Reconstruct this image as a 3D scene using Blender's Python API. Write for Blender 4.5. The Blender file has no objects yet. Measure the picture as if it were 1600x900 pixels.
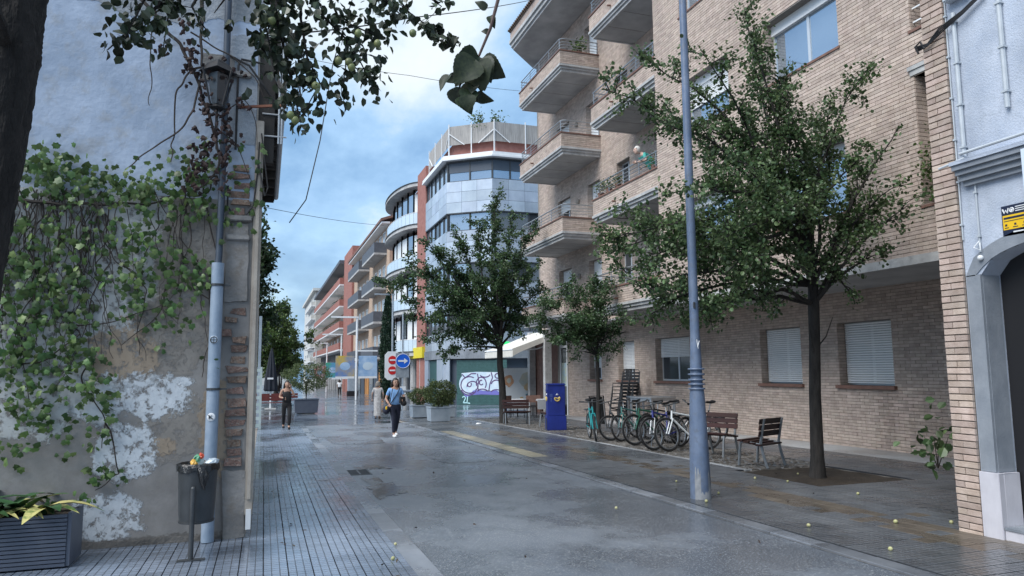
import bpy, bmesh, math, random
import numpy as np
from mathutils import Vector, Matrix
random.seed(7); rng = np.random.default_rng(11)
SC = bpy.context.scene; COL = SC.collection
# ------------------------------------------------------------------ camera
F = 1130.0; CAMZ = 1.62; SLOPE = -0.012
YAW, PITCH, ROLL = (math.radians(a) for a in (18.85, 6.45, -0.49))
def _basis():
    cy, sy, cp, sp = math.cos(YAW), math.sin(YAW), math.cos(PITCH), math.sin(PITCH)
    w = Vector((sy*cp, cy*cp, sp)); r = Vector((cy, -sy, 0)); u = r.cross(w)
    c, s = math.cos(ROLL), math.sin(ROLL)
    return c*r+s*u, -s*r+c*u, w
CR, CU, CW = _basis(); CC = Vector((0, 0, CAMZ))
cam = bpy.data.cameras.new('camera'); camo = bpy.data.objects.new('camera', cam); COL.objects.link(camo)
cam.sensor_width = 36; cam.lens = 36*F/1600; cam.clip_start = 0.05; cam.clip_end = 3000
camo.matrix_world = Matrix(((CR.x, CU.x, -CW.x, CC.x), (CR.y, CU.y, -CW.y, CC.y), (CR.z, CU.z, -CW.z, CC.z), (0, 0, 0, 1)))
SC.camera = camo
# ------------------------------------------------------------------ sky, sun, exposure
def rayd0(px, py): return (CR*((px-800)/F) + CU*((450-py)/F) + CW).normalized()
SUN_AZ, SUN_EL = math.radians(-112.0), math.radians(48.0)
SUND = Vector((math.sin(SUN_AZ)*math.cos(SUN_EL), math.cos(SUN_AZ)*math.cos(SUN_EL), math.sin(SUN_EL)))
world = bpy.data.worlds.new('World'); SC.world = world; world.use_nodes = True
def build_world():
    nt = world.node_tree; N = nt.nodes; L = nt.links; N.clear()
    def n(t, **k):
        x = N.new(t)
        for a, b in k.items(): setattr(x, a, b)
        return x
    out = n('ShaderNodeOutputWorld'); bg = n('ShaderNodeBackground'); bg.inputs['Strength'].default_value = 0.12
    sky = n('ShaderNodeTexSky', sky_type='NISHITA'); sky.sun_disc = False; sky.sun_elevation = SUN_EL; sky.sun_rotation = SUN_AZ
    sky.air_density = 1.2; sky.dust_density = 1.0
    tc = n('ShaderNodeTexCoord'); sep = n('ShaderNodeSeparateXYZ'); L.new(tc.outputs['Generated'], sep.inputs[0])
    zz = n('ShaderNodeMath', operation='MAXIMUM'); L.new(sep.outputs['Z'], zz.inputs[0]); zz.inputs[1].default_value = 0.0
    za = n('ShaderNodeMath', operation='ADD'); L.new(zz.outputs[0], za.inputs[0]); za.inputs[1].default_value = 0.22
    comb = n('ShaderNodeCombineXYZ')
    for k in 'XY':
        d = n('ShaderNodeMath', operation='DIVIDE'); L.new(sep.outputs[k], d.inputs[0]); L.new(za.outputs[0], d.inputs[1]); L.new(d.outputs[0], comb.inputs[k])
    def noise(scale, detail, off, rough=.55):
        m = n('ShaderNodeMapping'); m.inputs['Location'].default_value = off; m.inputs['Scale'].default_value = (1, .6, 1); L.new(comb.outputs[0], m.inputs[0])
        t = n('ShaderNodeTexNoise'); t.inputs['Scale'].default_value = scale; t.inputs['Detail'].default_value = detail; t.inputs['Roughness'].default_value = rough
        L.new(m.outputs[0], t.inputs['Vector']); return t.outputs['Fac']
    def ramp(src, stops):
        r = n('ShaderNodeValToRGB'); e = r.color_ramp.elements
        while len(e) < len(stops): e.new(.5)
        for i, (p, c) in enumerate(stops): e[i].position = p; e[i].color = (*c, 1)
        L.new(src, r.inputs[0]); return r.outputs[0]
    # cloud deck: slate blue bodies, pale tops; brighter round one cloud gap
    body = noise(1.9, 9, (3.3, 1.9, 0), .58)
    dot = n('ShaderNodeVectorMath', operation='DOT_PRODUCT'); L.new(tc.outputs['Generated'], dot.inputs[0]); dot.inputs[1].default_value = rayd0(545, 70)
    cl = n('ShaderNodeMath', operation='MAXIMUM'); L.new(dot.outputs['Value'], cl.inputs[0]); cl.inputs[1].default_value = 0
    pw = n('ShaderNodeMath', operation='POWER'); L.new(cl.outputs[0], pw.inputs[0]); pw.inputs[1].default_value = 26
    el = n('ShaderNodeMath', operation='MULTIPLY_ADD'); L.new(zz.outputs[0], el.inputs[0]); el.inputs[1].default_value = 0.50; L.new(body, el.inputs[2])
    gl = n('ShaderNodeMath', operation='MULTIPLY_ADD'); L.new(pw.outputs[0], gl.inputs[0]); gl.inputs[1].default_value = 0.13; L.new(el.outputs[0], gl.inputs[2])
    ccol = ramp(gl.outputs[0], [(.40, (.14, .29, .52)), (.56, (.22, .41, .68)), (.72, (.42, .65, .93)), (.87, (.86, .95, 1.0)), (1.0, (1, 1, 1))])
    cs = n('ShaderNodeMix', data_type='RGBA', blend_type='MULTIPLY'); cs.inputs[0].default_value = 1; L.new(ccol, cs.inputs[6]); cs.inputs[7].default_value = (3.55, 3.6, 3.65, 1)
    cover = noise(1.1, 5, (8.2, 4.1, 0))
    cf = ramp(cover, [(.32, (.62,)*3), (.6, (.96,)*3)])
    mx = n('ShaderNodeMix', data_type='RGBA'); L.new(cf, mx.inputs[0]); L.new(sky.outputs[0], mx.inputs[6]); L.new(cs.outputs[2], mx.inputs[7])
    L.new(mx.outputs[2], bg.inputs['Color']); L.new(bg.outputs[0], out.inputs['Surface'])
build_world()
sl = bpy.data.lights.new('sun', 'SUN'); sl.energy = 1.5; sl.angle = math.radians(40); sl.color = (1, .985, .96)
slo = bpy.data.objects.new('sun', sl); COL.objects.link(slo); slo.rotation_euler = (-SUND).to_track_quat('-Z', 'Y').to_euler(); slo.location = SUND*60
SC.view_settings.view_transform = 'Standard'; SC.view_settings.look = 'None'; SC.view_settings.gamma = 1
SC.view_settings.exposure = 1.3
# ------------------------------------------------------------------ helpers
def gz(y): return SLOPE*y
def rayd(px, py): return CR*((px-800)/F) + CU*((450-py)/F) + CW
def onX(px, py, X): d = rayd(px, py); return CC + d*(X/d.x)
def onY(px, py, Y): d = rayd(px, py); return CC + d*(Y/d.y)
def onG(px, py): d = rayd(px, py); return CC + d*(-CAMZ/(d.z-SLOPE*d.y))
V3 = Vector
OFF = {}
def link(o): COL.objects.link(o); return o
def tag(o, label=None, cat=None, group=None, kind=None):
    if label: o['label'] = label
    if cat: o['category'] = cat
    if group: o['group'] = group
    if kind: o['kind'] = kind
    return o
def thing(name, label, cat, loc=(0, 0, 0), rotz=0, group=None, world=False, scale=1):
    o = link(bpy.data.objects.new(name, None)); o.location = loc; o.rotation_euler = (0, 0, rotz); o.empty_display_size = .2
    if scale != 1: o.scale = (scale,)*3
    OFF[o] = V3(loc) if world else V3((0, 0, 0))
    return tag(o, label, cat, group)
def dup(root, loc=None, rotz=None, label=None, parent=None, mats=None):
    c = link(root.copy())
    if parent is not None: c.parent = parent
    if loc is not None: c.location = loc
    if rotz is not None: c.rotation_euler = (0, 0, rotz)
    if label: c['label'] = label
    for ch in list(root.children):
        dup(ch, parent=c)
    return c
def mesh_np(name, V, Fc, n, rnd=None):
    """V (k,3), Fc (m,n) -> mesh, fast"""
    me = bpy.data.meshes.new(name); V = np.asarray(V, np.float32); Fc = np.asarray(Fc, np.int32)
    me.vertices.add(len(V)); me.vertices.foreach_set('co', V.ravel())
    me.loops.add(Fc.size); me.loops.foreach_set('vertex_index', Fc.ravel())
    me.polygons.add(len(Fc)); me.polygons.foreach_set('loop_start', np.arange(0, Fc.size, n, dtype=np.int32))
    me.polygons.foreach_set('use_smooth', np.zeros(len(Fc), dtype=bool)); me.update(calc_edges=True)
    if rnd is not None:
        a = me.attributes.new('rnd', 'FLOAT', 'FACE'); a.data.foreach_set('value', np.asarray(rnd, np.float32))
    return me
def put(name, me, mat, parent=None, kind=None, smooth=False):
    o = link(bpy.data.objects.new(name, me))
    if mat is not None and not me.materials: me.materials.append(mat)
    if smooth: me.polygons.foreach_set('use_smooth', [True]*len(me.polygons))
    if parent is not None: o.parent = parent; OFF[o] = OFF.get(parent, V3())
    if kind: o['kind'] = kind
    return o
class MB:
    def __init__(s): s.v = []; s.f = []; s.r = []
    def add(s, vs, fs, r=None):
        b = len(s.v); s.v += [tuple(p) for p in vs]; s.f += [tuple(i+b for i in f) for f in fs]
        s.r += [random.random() if r is None else r]*len(fs); return s
    def box(s, x0, x1, y0, y1, z0, z1, r=None):
        return s.add([(x, y, z) for z in (z0, z1) for y in (y0, y1) for x in (x0, x1)],
              [(0, 2, 3, 1), (4, 5, 7, 6), (0, 1, 5, 4), (2, 6, 7, 3), (0, 4, 6, 2), (1, 3, 7, 5)], r)
    def obox(s, c, u, v, w):
        c, u, v, w = V3(c), V3(u), V3(v), V3(w)
        return s.add([c+a*u+b*v+d*w for d in (-1, 1) for b in (-1, 1) for a in (-1, 1)],
              [(0, 2, 3, 1), (4, 5, 7, 6), (0, 1, 5, 4), (2, 6, 7, 3), (0, 4, 6, 2), (1, 3, 7, 5)])
    def bar(s, a, b, wd, ht, up=(0, 0, 1)):
        a, b = V3(a), V3(b); d = (b-a); L = d.length; d.normalize(); up = V3(up)
        r = d.cross(up)
        if r.length < 1e-4: r = d.cross(V3((1, 0, 0)))
        r.normalize(); u = r.cross(d)
        return s.obox((a+b)/2, d*L/2, r*wd/2, u*ht/2)
    def prism(s, pts, off):
        n = len(pts); off = V3(off); P = [V3(p) for p in pts]
        return s.add(P+[p+off for p in P], [tuple(range(n-1, -1, -1)), tuple(range(n, 2*n))]+[(i, (i+1) % n, n+(i+1) % n, n+i) for i in range(n)])
    def tube(s, pts, r, n=6, cap=True):
        P = [V3(p) for p in pts]; m = len(P); R = r if isinstance(r, (list, tuple)) else [r]*m
        vs = []; fs = []; prev = None
        for i, p in enumerate(P):
            d = (P[min(i+1, m-1)]-P[max(i-1, 0)]).normalized()
            if prev is None:
                a = d.orthogonal().normalized()
            else:
                a = prev - d*prev.dot(d)
                a = a.normalized() if a.length > 1e-5 else d.orthogonal().normalized()
            prev = a; b = d.cross(a)
            for k in range(n):
                t = 2*math.pi*k/n; vs.append(p+(a*math.cos(t)+b*math.sin(t))*R[i])
        for i in range(m-1):
            for k in range(n):
                fs.append((i*n+k, i*n+(k+1) % n, (i+1)*n+(k+1) % n, (i+1)*n+k))
        if cap: fs += [tuple(range(n-1, -1, -1)), tuple((m-1)*n+k for k in range(n))]
        return s.add(vs, fs)
    def ring(s, c, R, r, ax=(0, 1, 0), n=24, m=6, a0=0, a1=2*math.pi):
        c = V3(c); ax = V3(ax).normalized(); u = ax.orthogonal().normalized(); v = ax.cross(u)
        full = abs(a1-a0-2*math.pi) < 1e-6
        if full:
            vs = []; fs = []
            for i in range(n):
                t = a0+(a1-a0)*i/n; d = u*math.cos(t)+v*math.sin(t)
                for k in range(m):
                    q = 2*math.pi*k/m; vs.append(c+d*(R+r*math.cos(q))+ax*r*math.sin(q))
            for i in range(n):
                for k in range(m):
                    fs.append((i*m+k, ((i+1) % n)*m+k, ((i+1) % n)*m+(k+1) % m, i*m+(k+1) % m))
            return s.add(vs, fs)
        return s.tube([c+(u*math.cos(a0+(a1-a0)*i/n)+v*math.sin(a0+(a1-a0)*i/n))*R for i in range(n+1)], r, m)
    def lathe(s, prof, c=(0, 0, 0), n=16, ax=None):
        c = V3(c); vs = []; fs = []
        if ax is None: u, v, w = V3((1, 0, 0)), V3((0, 1, 0)), V3((0, 0, 1))
        else: w = V3(ax).normalized(); u = w.orthogonal().normalized(); v = w.cross(u)
        for (r, z) in prof:
            for k in range(n):
                t = 2*math.pi*k/n; vs.append(c+(u*math.cos(t)+v*math.sin(t))*r+w*z)
        for i in range(len(prof)-1):
            for k in range(n): fs.append((i*n+k, i*n+(k+1) % n, (i+1)*n+(k+1) % n, (i+1)*n+k))
        fs += [tuple(range(n-1, -1, -1)), tuple((len(prof)-1)*n+k for k in range(n))]
        return s.add(vs, fs)
    def ball(s, c, r, n=10, m=7, sc=(1, 1, 1)):
        c = V3(c); vs = [c+V3((0, 0, -r*sc[2]))]; fs = []
        for i in range(1, m):
            a = -math.pi/2+math.pi*i/m
            for k in range(n):
                t = 2*math.pi*k/n; vs.append(c+V3((math.cos(t)*math.cos(a)*r*sc[0], math.sin(t)*math.cos(a)*r*sc[1], math.sin(a)*r*sc[2])))
        vs.append(c+V3((0, 0, r*sc[2]))); T = len(vs)-1
        for k in range(n):
            fs.append((0, 1+(k+1) % n, 1+k)); fs.append((T, T-n+k, T-n+(k+1) % n))
        for i in range(m-2):
            for k in range(n): fs.append((1+i*n+k, 1+i*n+(k+1) % n, 1+(i+1)*n+(k+1) % n, 1+(i+1)*n+k))
        return s.add(vs, fs)
    def poly(s, pts): return s.add(pts, [tuple(range(len(pts)))])
    def build(s, name, mat, parent=None, smooth=False, kind=None, bevel=0, rnd=False):
        off = OFF.get(parent, V3()) if parent is not None else V3()
        me = bpy.data.meshes.new(name)
        me.from_pydata([(p[0]-off.x, p[1]-off.y, p[2]-off.z) for p in s.v], [], s.f)
        if rnd: a = me.attributes.new('rnd', 'FLOAT', 'FACE'); a.data.foreach_set('value', s.r)
        if bevel:
            bm = bmesh.new(); bm.from_mesh(me); bmesh.ops.remove_doubles(bm, verts=bm.verts, dist=1e-5)
            bmesh.ops.bevel(bm, geom=bm.edges[:], offset=bevel, segments=2, affect='EDGES', clamp_overlap=True); bm.to_mesh(me); bm.free()
        o = put(name, me, mat, parent, kind)
        if smooth:
            me.polygons.foreach_set('use_smooth', [True]*len(me.polygons))
            try: me.set_sharp_from_angle(angle=math.radians(42))
            except Exception: pass
        return o
def single(name, mb, mat, label, cat, group=None, loc=None, **k):
    o = mb.build(name, mat, None, **k); return tag(o, label, cat, group)
def struct(name, mb, mat, **k):
    return mb.build(name, mat, None, kind='structure', **k)
# ------------------------------------------------------------------ materials
def mat(name, c1, c2=None, rough=.7, scale=4, bump=0, bscale=60, metal=0, spec=.5, orand=0, frand=0, coords='pos', detail=5, rough2=None, c3=None, lo=.35, hi=.65, stretch=(1, 1, 1), coat=0, bdist=.01, trans=0, macro=0, mscale=.8, leaf=0):
    m = bpy.data.materials.new(name); m.use_nodes = True; nt = m.node_tree; N = nt.nodes; L = nt.links
    b = N['Principled BSDF']; b.inputs['Roughness'].default_value = rough; b.inputs['Metallic'].default_value = metal
    b.inputs['Specular IOR Level'].default_value = spec; b.inputs['Coat Weight'].default_value = coat
    if trans: b.inputs['Transmission Weight'].default_value = trans
    if coords == 'pos': src = N.new('ShaderNodeNewGeometry').outputs['Position']
    else: src = N.new('ShaderNodeTexCoord').outputs['Object']
    mp = N.new('ShaderNodeMapping'); mp.inputs['Scale'].default_value = stretch; L.new(src, mp.inputs[0]); src = mp.outputs[0]
    def noise(sc, d=detail, r=.6):
        t = N.new('ShaderNodeTexNoise'); t.inputs['Scale'].default_value = sc; t.inputs['Detail'].default_value = d; t.inputs['Roughness'].default_value = r
        L.new(src, t.inputs['Vector']); return t.outputs['Fac']
    def ramp(s, a, bb, ca, cb):
        r = N.new('ShaderNodeValToRGB'); r.color_ramp.elements[0].position = a; r.color_ramp.elements[1].position = bb
        r.color_ramp.elements[0].color = ca; r.color_ramp.elements[1].color = cb; L.new(s, r.inputs[0]); return r.outputs[0]
    col = None
    if c2 is not None:
        nz = noise(scale); col = ramp(nz, lo, hi, (*c1, 1), (*c2, 1))
        if c3 is not None:
            mx = N.new('ShaderNodeMix'); mx.data_type = 'RGBA'; L.new(ramp(noise(scale*3.7, 4), .5, .68, (0,)*3+(1,), (1,)*3+(1,)), mx.inputs[0])
            L.new(col, mx.inputs[6]); mx.inputs[7].default_value = (*c3, 1); col = mx.outputs[2]
        if rough2 is not None:
            mr = N.new('ShaderNodeMapRange'); L.new(nz, mr.inputs[0]); mr.inputs[1].default_value = lo; mr.inputs[2].default_value = hi
            mr.inputs[3].default_value = rough; mr.inputs[4].default_value = rough2; L.new(mr.outputs[0], b.inputs['Roughness'])
    for amt, kind in ((orand, 'o'), (frand, 'f')):
        if not amt: continue
        if kind == 'o': rs = N.new('ShaderNodeObjectInfo').outputs['Random']
        else: at = N.new('ShaderNodeAttribute'); at.attribute_name = 'rnd'; rs = at.outputs['Fac']
        mr = N.new('ShaderNodeMapRange'); L.new(rs, mr.inputs[0]); mr.inputs[3].default_value = 1-amt; mr.inputs[4].default_value = 1+amt
        hs = N.new('ShaderNodeHueSaturation'); L.new(mr.outputs[0], hs.inputs['Value'])
        mh = N.new('ShaderNodeMapRange'); fr = N.new('ShaderNodeMath'); fr.operation = 'FRACT'; mu = N.new('ShaderNodeMath'); mu.operation = 'MULTIPLY'; mu.inputs[1].default_value = 7.3
        L.new(rs, mu.inputs[0]); L.new(mu.outputs[0], fr.inputs[0]); L.new(fr.outputs[0], mh.inputs[0]); mh.inputs[3].default_value = .5-.045*amt; mh.inputs[4].default_value = .5+.045*amt
        L.new(mh.outputs[0], hs.inputs['Hue'])
        if col is None: hs.inputs['Color'].default_value = (*c1, 1)
        else: L.new(col, hs.inputs['Color'])
        col = hs.outputs[0]
    if macro:
        mp2 = N.new('ShaderNodeMapping'); mp2.inputs['Scale'].default_value = (1, 1, .28); L.new(N.new('ShaderNodeNewGeometry').outputs['Position'], mp2.inputs[0])
        t2 = N.new('ShaderNodeTexNoise'); t2.inputs['Scale'].default_value = mscale; t2.inputs['Detail'].default_value = 7; t2.inputs['Roughness'].default_value = .65; L.new(mp2.outputs[0], t2.inputs['Vector'])
        mr = N.new('ShaderNodeMapRange'); L.new(t2.outputs['Fac'], mr.inputs[0]); mr.inputs[1].default_value = .3; mr.inputs[2].default_value = .7; mr.inputs[3].default_value = 1-macro; mr.inputs[4].default_value = 1+macro*.6
        hs = N.new('ShaderNodeHueSaturation'); L.new(mr.outputs[0], hs.inputs['Value'])
        if col is None: hs.inputs['Color'].default_value = (*c1, 1)
        else: L.new(col, hs.inputs['Color'])
        col = hs.outputs[0]
    if col is None: b.inputs['Base Color'].default_value = (*c1, 1)
    else: L.new(col, b.inputs['Base Color'])
    if bump:
        bp = N.new('ShaderNodeBump'); bp.inputs['Strength'].default_value = bump; bp.inputs['Distance'].default_value = bdist
        L.new(noise(bscale, 4), bp.inputs['Height']); L.new(bp.outputs[0], b.inputs['Normal'])
    if leaf:
        tr = N.new('ShaderNodeBsdfTranslucent'); ms = N.new('ShaderNodeMixShader'); ms.inputs[0].default_value = leaf
        if col is not None: L.new(col, tr.inputs['Color'])
        else: tr.inputs['Color'].default_value = (*c1, 1)
        L.new(b.outputs[0], ms.inputs[1]); L.new(tr.outputs[0], ms.inputs[2]); L.new(ms.outputs[0], N['Material Output'].inputs['Surface'])
    return m
def emat(name, c, s):
    m = bpy.data.materials.new(name); m.use_nodes = True; b = m.node_tree.nodes['Principled BSDF']
    b.inputs['Base Color'].default_value = (*c, 1); b.inputs['Emission Color'].default_value = (*c, 1); b.inputs['Emission Strength'].default_value = s; return m
MT = {}
MT['brick'] = mat('brick', (.435, .345, .29), (.535, .44, .38), .85, 7, .5, 90, frand=.15, orand=.0, macro=.16)
MT['brick_piece'] = mat('brick_piece', (.42, .325, .27), (.535, .43, .37), .85, 9, .6, 80, orand=.2, macro=.2, mscale=1.5)
MT['mortar'] = mat('mortar', (.21, .19, .17), (.27, .245, .22), .95, 9, .5, 60)
MT['concrete'] = mat('concrete', (.40, .40, .40), (.52, .52, .51), .8, 2.2, .3, 50, c3=(.36, .36, .36), macro=.25, mscale=1.3)
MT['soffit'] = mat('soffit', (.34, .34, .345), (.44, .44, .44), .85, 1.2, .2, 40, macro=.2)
MT['coping'] = mat('coping', (.16, .085, .065), (.22, .12, .09), .7, 6, .3, 60)
MT['white'] = mat('white_paint', (.72, .74, .76), (.80, .81, .82), .5, 3)
MT['shutter'] = mat('shutter', (.78, .80, .81), (.85, .86, .86), .5, 2.5)
MT['frame'] = mat('alu_frame', (.62, .65, .68), None, .4, metal=.4)
MT['glass'] = mat('window_glass', (.42, .50, .58), None, .04, metal=.75)
MT['glass_dark'] = mat('dark_glass', (.045, .055, .065), None, .06, spec=.8)
MT['steel'] = mat('steel', (.38, .40, .42), (.46, .48, .5), .35, 8, metal=.7)
MT['dark_metal'] = mat('dark_metal', (.05, .055, .06), (.075, .08, .085), .45, 9, metal=.3)
MT['black'] = mat('black', (.012, .012, .014), None, .5)
MT['rubber'] = mat('rubber', (.016, .016, .017), None, .75)
MT['red_brick'] = mat('red_brick', (.28, .115, .095), (.36, .165, .135), .85, 3, .4, 60)
MT['cable'] = mat('cable', (.018, .018, .02), None, .6)
MT['grey_pvc'] = mat('grey_pvc', (.42, .46, .50), (.5, .54, .58), .5, 5)
# ================================================================== SETTING
def wet_mat(name, c1, c2, r0, r1, scale, bump, bscale, grid=0, gw=.07, speck=None, orand=0, bdist=.004, gx=0, gy=0, frand=0):
    m = bpy.data.materials.new(name); m.use_nodes = True; nt = m.node_tree; N = nt.nodes; L = nt.links; b = N['Principled BSDF']
    pos = N.new('ShaderNodeNewGeometry').outputs['Position']
    def noise(sc, d=6, r=.6, st=(1, 1, 1)):
        mp = N.new('ShaderNodeMapping'); mp.inputs['Scale'].default_value = st; L.new(pos, mp.inputs[0])
        t = N.new('ShaderNodeTexNoise'); t.inputs['Scale'].default_value = sc; t.inputs['Detail'].default_value = d; t.inputs['Roughness'].default_value = r; L.new(mp.outputs[0], t.inputs['Vector']); return t.outputs['Fac']
    def mrange(s, a, bb, c, d, smooth=False):
        k = N.new('ShaderNodeMapRange'); k.interpolation_type = 'SMOOTHSTEP' if smooth else 'LINEAR'; L.new(s, k.inputs[0])
        for i, v in enumerate((a, bb, c, d)): k.inputs[i+1].default_value = v
        return k.outputs[0]
    def math_(op, a, bb=None):
        k = N.new('ShaderNodeMath'); k.operation = op
        for i, v in enumerate((a, bb)):
            if v is None: continue
            if isinstance(v, (int, float)): k.inputs[i].default_value = v
            else: L.new(v, k.inputs[i])
        return k.outputs[0]
    def mixc(f, a, bb):
        k = N.new('ShaderNodeMix'); k.data_type = 'RGBA'; L.new(f, k.inputs[0])
        for i, v in ((6, a), (7, bb)):
            if isinstance(v, tuple): k.inputs[i].default_value = (*v, 1)
            else: L.new(v, k.inputs[i])
        return k.outputs[2]
    big = noise(scale, 8, .68, (1, .7, 1)); wet = mrange(noise(scale*.6, 8, .66, (1, .8, 1)), .40, .60, 0, 1, True)
    col = mixc(mrange(big, .34, .66, 0, 1), c1, c2); dk = N.new('ShaderNodeHueSaturation'); L.new(mrange(wet, 0, 1, .74, 1.08), dk.inputs['Value']); L.new(col, dk.inputs['Color']); col = dk.outputs[0]
    hgt = noise(bscale, 5, .65)
    if speck:
        sp = noise(speck[1], 2, .5); col = mixc(mrange(sp, .57, .66, 0, 1), col, speck[0])
    if grid:
        sep = N.new('ShaderNodeSeparateXYZ'); L.new(pos, sep.inputs[0]); g = []
        for ax, o in (('X', gx), ('Y', gy)):
            f = math_('FRACT', math_('MULTIPLY', math_('ADD', sep.outputs[ax], o+200*grid), 1/grid))
            g.append(mrange(math_('ABSOLUTE', math_('SUBTRACT', f, .5)), .5-gw, .5-gw*.35, 0, 1, True))
        gr = math_('MAXIMUM', g[0], g[1]); col = mixc(math_('MULTIPLY', gr, .82), col, (.014, .016, .019))
        hgt = math_('SUBTRACT', math_('MULTIPLY', hgt, .25), gr)
    for amt, kind in ((orand, 'o'), (frand, 'f')):
        if not amt: continue
        if kind == 'o': rs = N.new('ShaderNodeObjectInfo').outputs['Random']
        else:
            at = N.new('ShaderNodeAttribute'); at.attribute_name = 'rnd'; rs = at.outputs['Fac']
        hs = N.new('ShaderNodeHueSaturation'); L.new(mrange(rs, 0, 1, 1-amt, 1+amt), hs.inputs['Value']); L.new(col, hs.inputs['Color']); col = hs.outputs[0]
    L.new(col, b.inputs['Base Color'])
    L.new(mrange(wet, 0, 1, r0, r1), b.inputs['Roughness']); b.inputs['Specular IOR Level'].default_value = .85
    bp = N.new('ShaderNodeBump'); bp.inputs['Strength'].default_value = bump; bp.inputs['Distance'].default_value = bdist; L.new(hgt, bp.inputs['Height']); L.new(bp.outputs[0], b.inputs['Normal'])
    return m
MT['asphalt'] = wet_mat('asphalt', (.100, .120, .150), (.155, .175, .205), .13, .48, .9, .6, 60, speck=((.30, .32, .34), 60), bdist=.006)
MT['paving'] = wet_mat('wet_paving', (.098, .12, .155), (.155, .178, .215), .08, .26, .7, .2, 60, grid=.6, gw=.012)
for _k, _a in (('', dict(orand=.14)), ('_f', dict(frand=.14))):
  MT['panot'+_k] = wet_mat('panot_tile', (.15, .19, .255), (.235, .28, .355), .11, .32, .8, .5, 120, grid=.2/3, gw=.085, gx=.16, **_a)
  MT['panot_dark'+_k] = wet_mat('panot_tile_dark', (.095, .105, .122), (.16, .17, .184), .2, .42, .8, .9, 120, grid=.2/3, gw=.125, gx=-4.95, **_a)
  MT['panot_ochre'+_k] = wet_mat('panot_tile_ochre', (.115, .095, .072), (.16, .132, .105), .22, .5, 1.1, .5, 120, grid=.2/3, gw=.085, gx=-4.95, **_a)
  MT['panot_yellow'+_k] = wet_mat('panot_tile_yellow', (.30, .27, .19), (.40, .36, .27), .3, .5, 1.3, .5, 120, grid=.2/3, gw=.085, gx=-4.95, **_a)
MT['kerb'] = wet_mat('kerb_stone', (.12, .135, .16), (.20, .215, .24), .16, .45, 1.3, .4, 90, orand=.42)
MT['strip'] = wet_mat('concrete_strip', (.30, .31, .32), (.40, .41, .42), .3, .55, 1.0, .3, 60)
MT['cobble'] = wet_mat('cobble', (.085, .078, .07), (.17, .155, .14), .25, .55, 2.0, .4, 80, frand=.35)
MT['soil'] = mat('soil', (.030, .022, .016), (.06, .045, .032), .95, 6, .9, 40, bdist=.03)
def sheet(name, x0, x1, y0, y1, dz, m, ny=1):
    b = MB()
    ys = [y0+(y1-y0)*i/ny for i in range(ny+1)]
    for a, c in zip(ys, ys[1:]):
        b.poly([(x0, a, gz(a)+dz), (x1, a, gz(a)+dz), (x1, c, gz(c)+dz), (x0, c, gz(c)+dz)])
    return struct(name, b, m)
sheet('ground', -500, 500, -60, 1400, -.025, MT['paving'])
sheet('road', 1.44, 4.95, -6, 27.5, 0, MT['asphalt'])
MT['asphalt_patch'] = wet_mat('asphalt_patch', (.085, .10, .125), (.135, .152, .178), .13, .4, 1.4, .6, 60, speck=((.25, .26, .27), 60), bdist=.006)
MT['dark_stain'] = wet_mat('silt_stain', (.05, .05, .05), (.095, .094, .092), .1, .35, 2.5, .3, 70)
def road_patch(c, rx, ry, m, name, rag):
    b = MB(); n = 40; P = []
    for k in range(n):
        t = 2*math.pi*k/n; q = 1+rag*(math.sin(3*t+c[0]*5)*.5+math.sin(7*t+c[1])*.3+random.uniform(-.35, .35))
        e = .35 if rag < .2 else 1
        x, y = math.copysign(abs(math.cos(t))**e, math.cos(t))*rx*q, math.copysign(abs(math.sin(t))**e, math.sin(t))*ry*q
        P.append((c[0]+x, c[1]+y, gz(c[1]+y)+.004))
    b.poly(P); struct(name, b, m)
for c, rx, ry, m, nm, rag in (((3.9, 15.2), .6, 1.3, 'asphalt_patch', 'road_patch', .05), ((2.4, 20.5), .7, 1.5, 'asphalt_patch', 'road_patch', .08), ((1.75, 11.3), .24, 1.0, 'dark_stain', 'silt_stain', .5), ((1.95, 13.9), .3, .35, 'dark_stain', 'silt_stain', .6)): road_patch(c, rx, ry, MT[m], nm, rag)
pavL = sheet('pavement_left', -7, 1.23, -6, 27.0, .004, MT['mortar'])
pavR = sheet('pavement_right', 4.95, 12.3, -6, 29.8, .004, MT['mortar'])
strip = sheet('concrete_strip', 11.15, 12.3, 5.7, 29.6, .03, MT['strip'])
RX = Matrix.Rotation(math.atan(SLOPE), 4, 'X')
def tile_mesh(name, sx, sy, h, bev=.004):
    x, y = sx/2, sy/2; b = bev
    vs = [(-x, -y, 0), (x, -y, 0), (x, y, 0), (-x, y, 0), (-x, -y, h-b), (x, -y, h-b), (x, y, h-b), (-x, y, h-b), (-x+b, -y+b, h), (x-b, -y+b, h), (x-b, y-b, h), (-x+b, y-b, h)]
    fs = [(8, 9, 10, 11)]+[(i, (i+1) % 4, 4+(i+1) % 4, 4+i) for i in range(4)]+[(4+i, 4+(i+1) % 4, 8+(i+1) % 4, 8+i) for i in range(4)]
    me = bpy.data.meshes.new(name); me.from_pydata(vs, [], fs); return me
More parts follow.
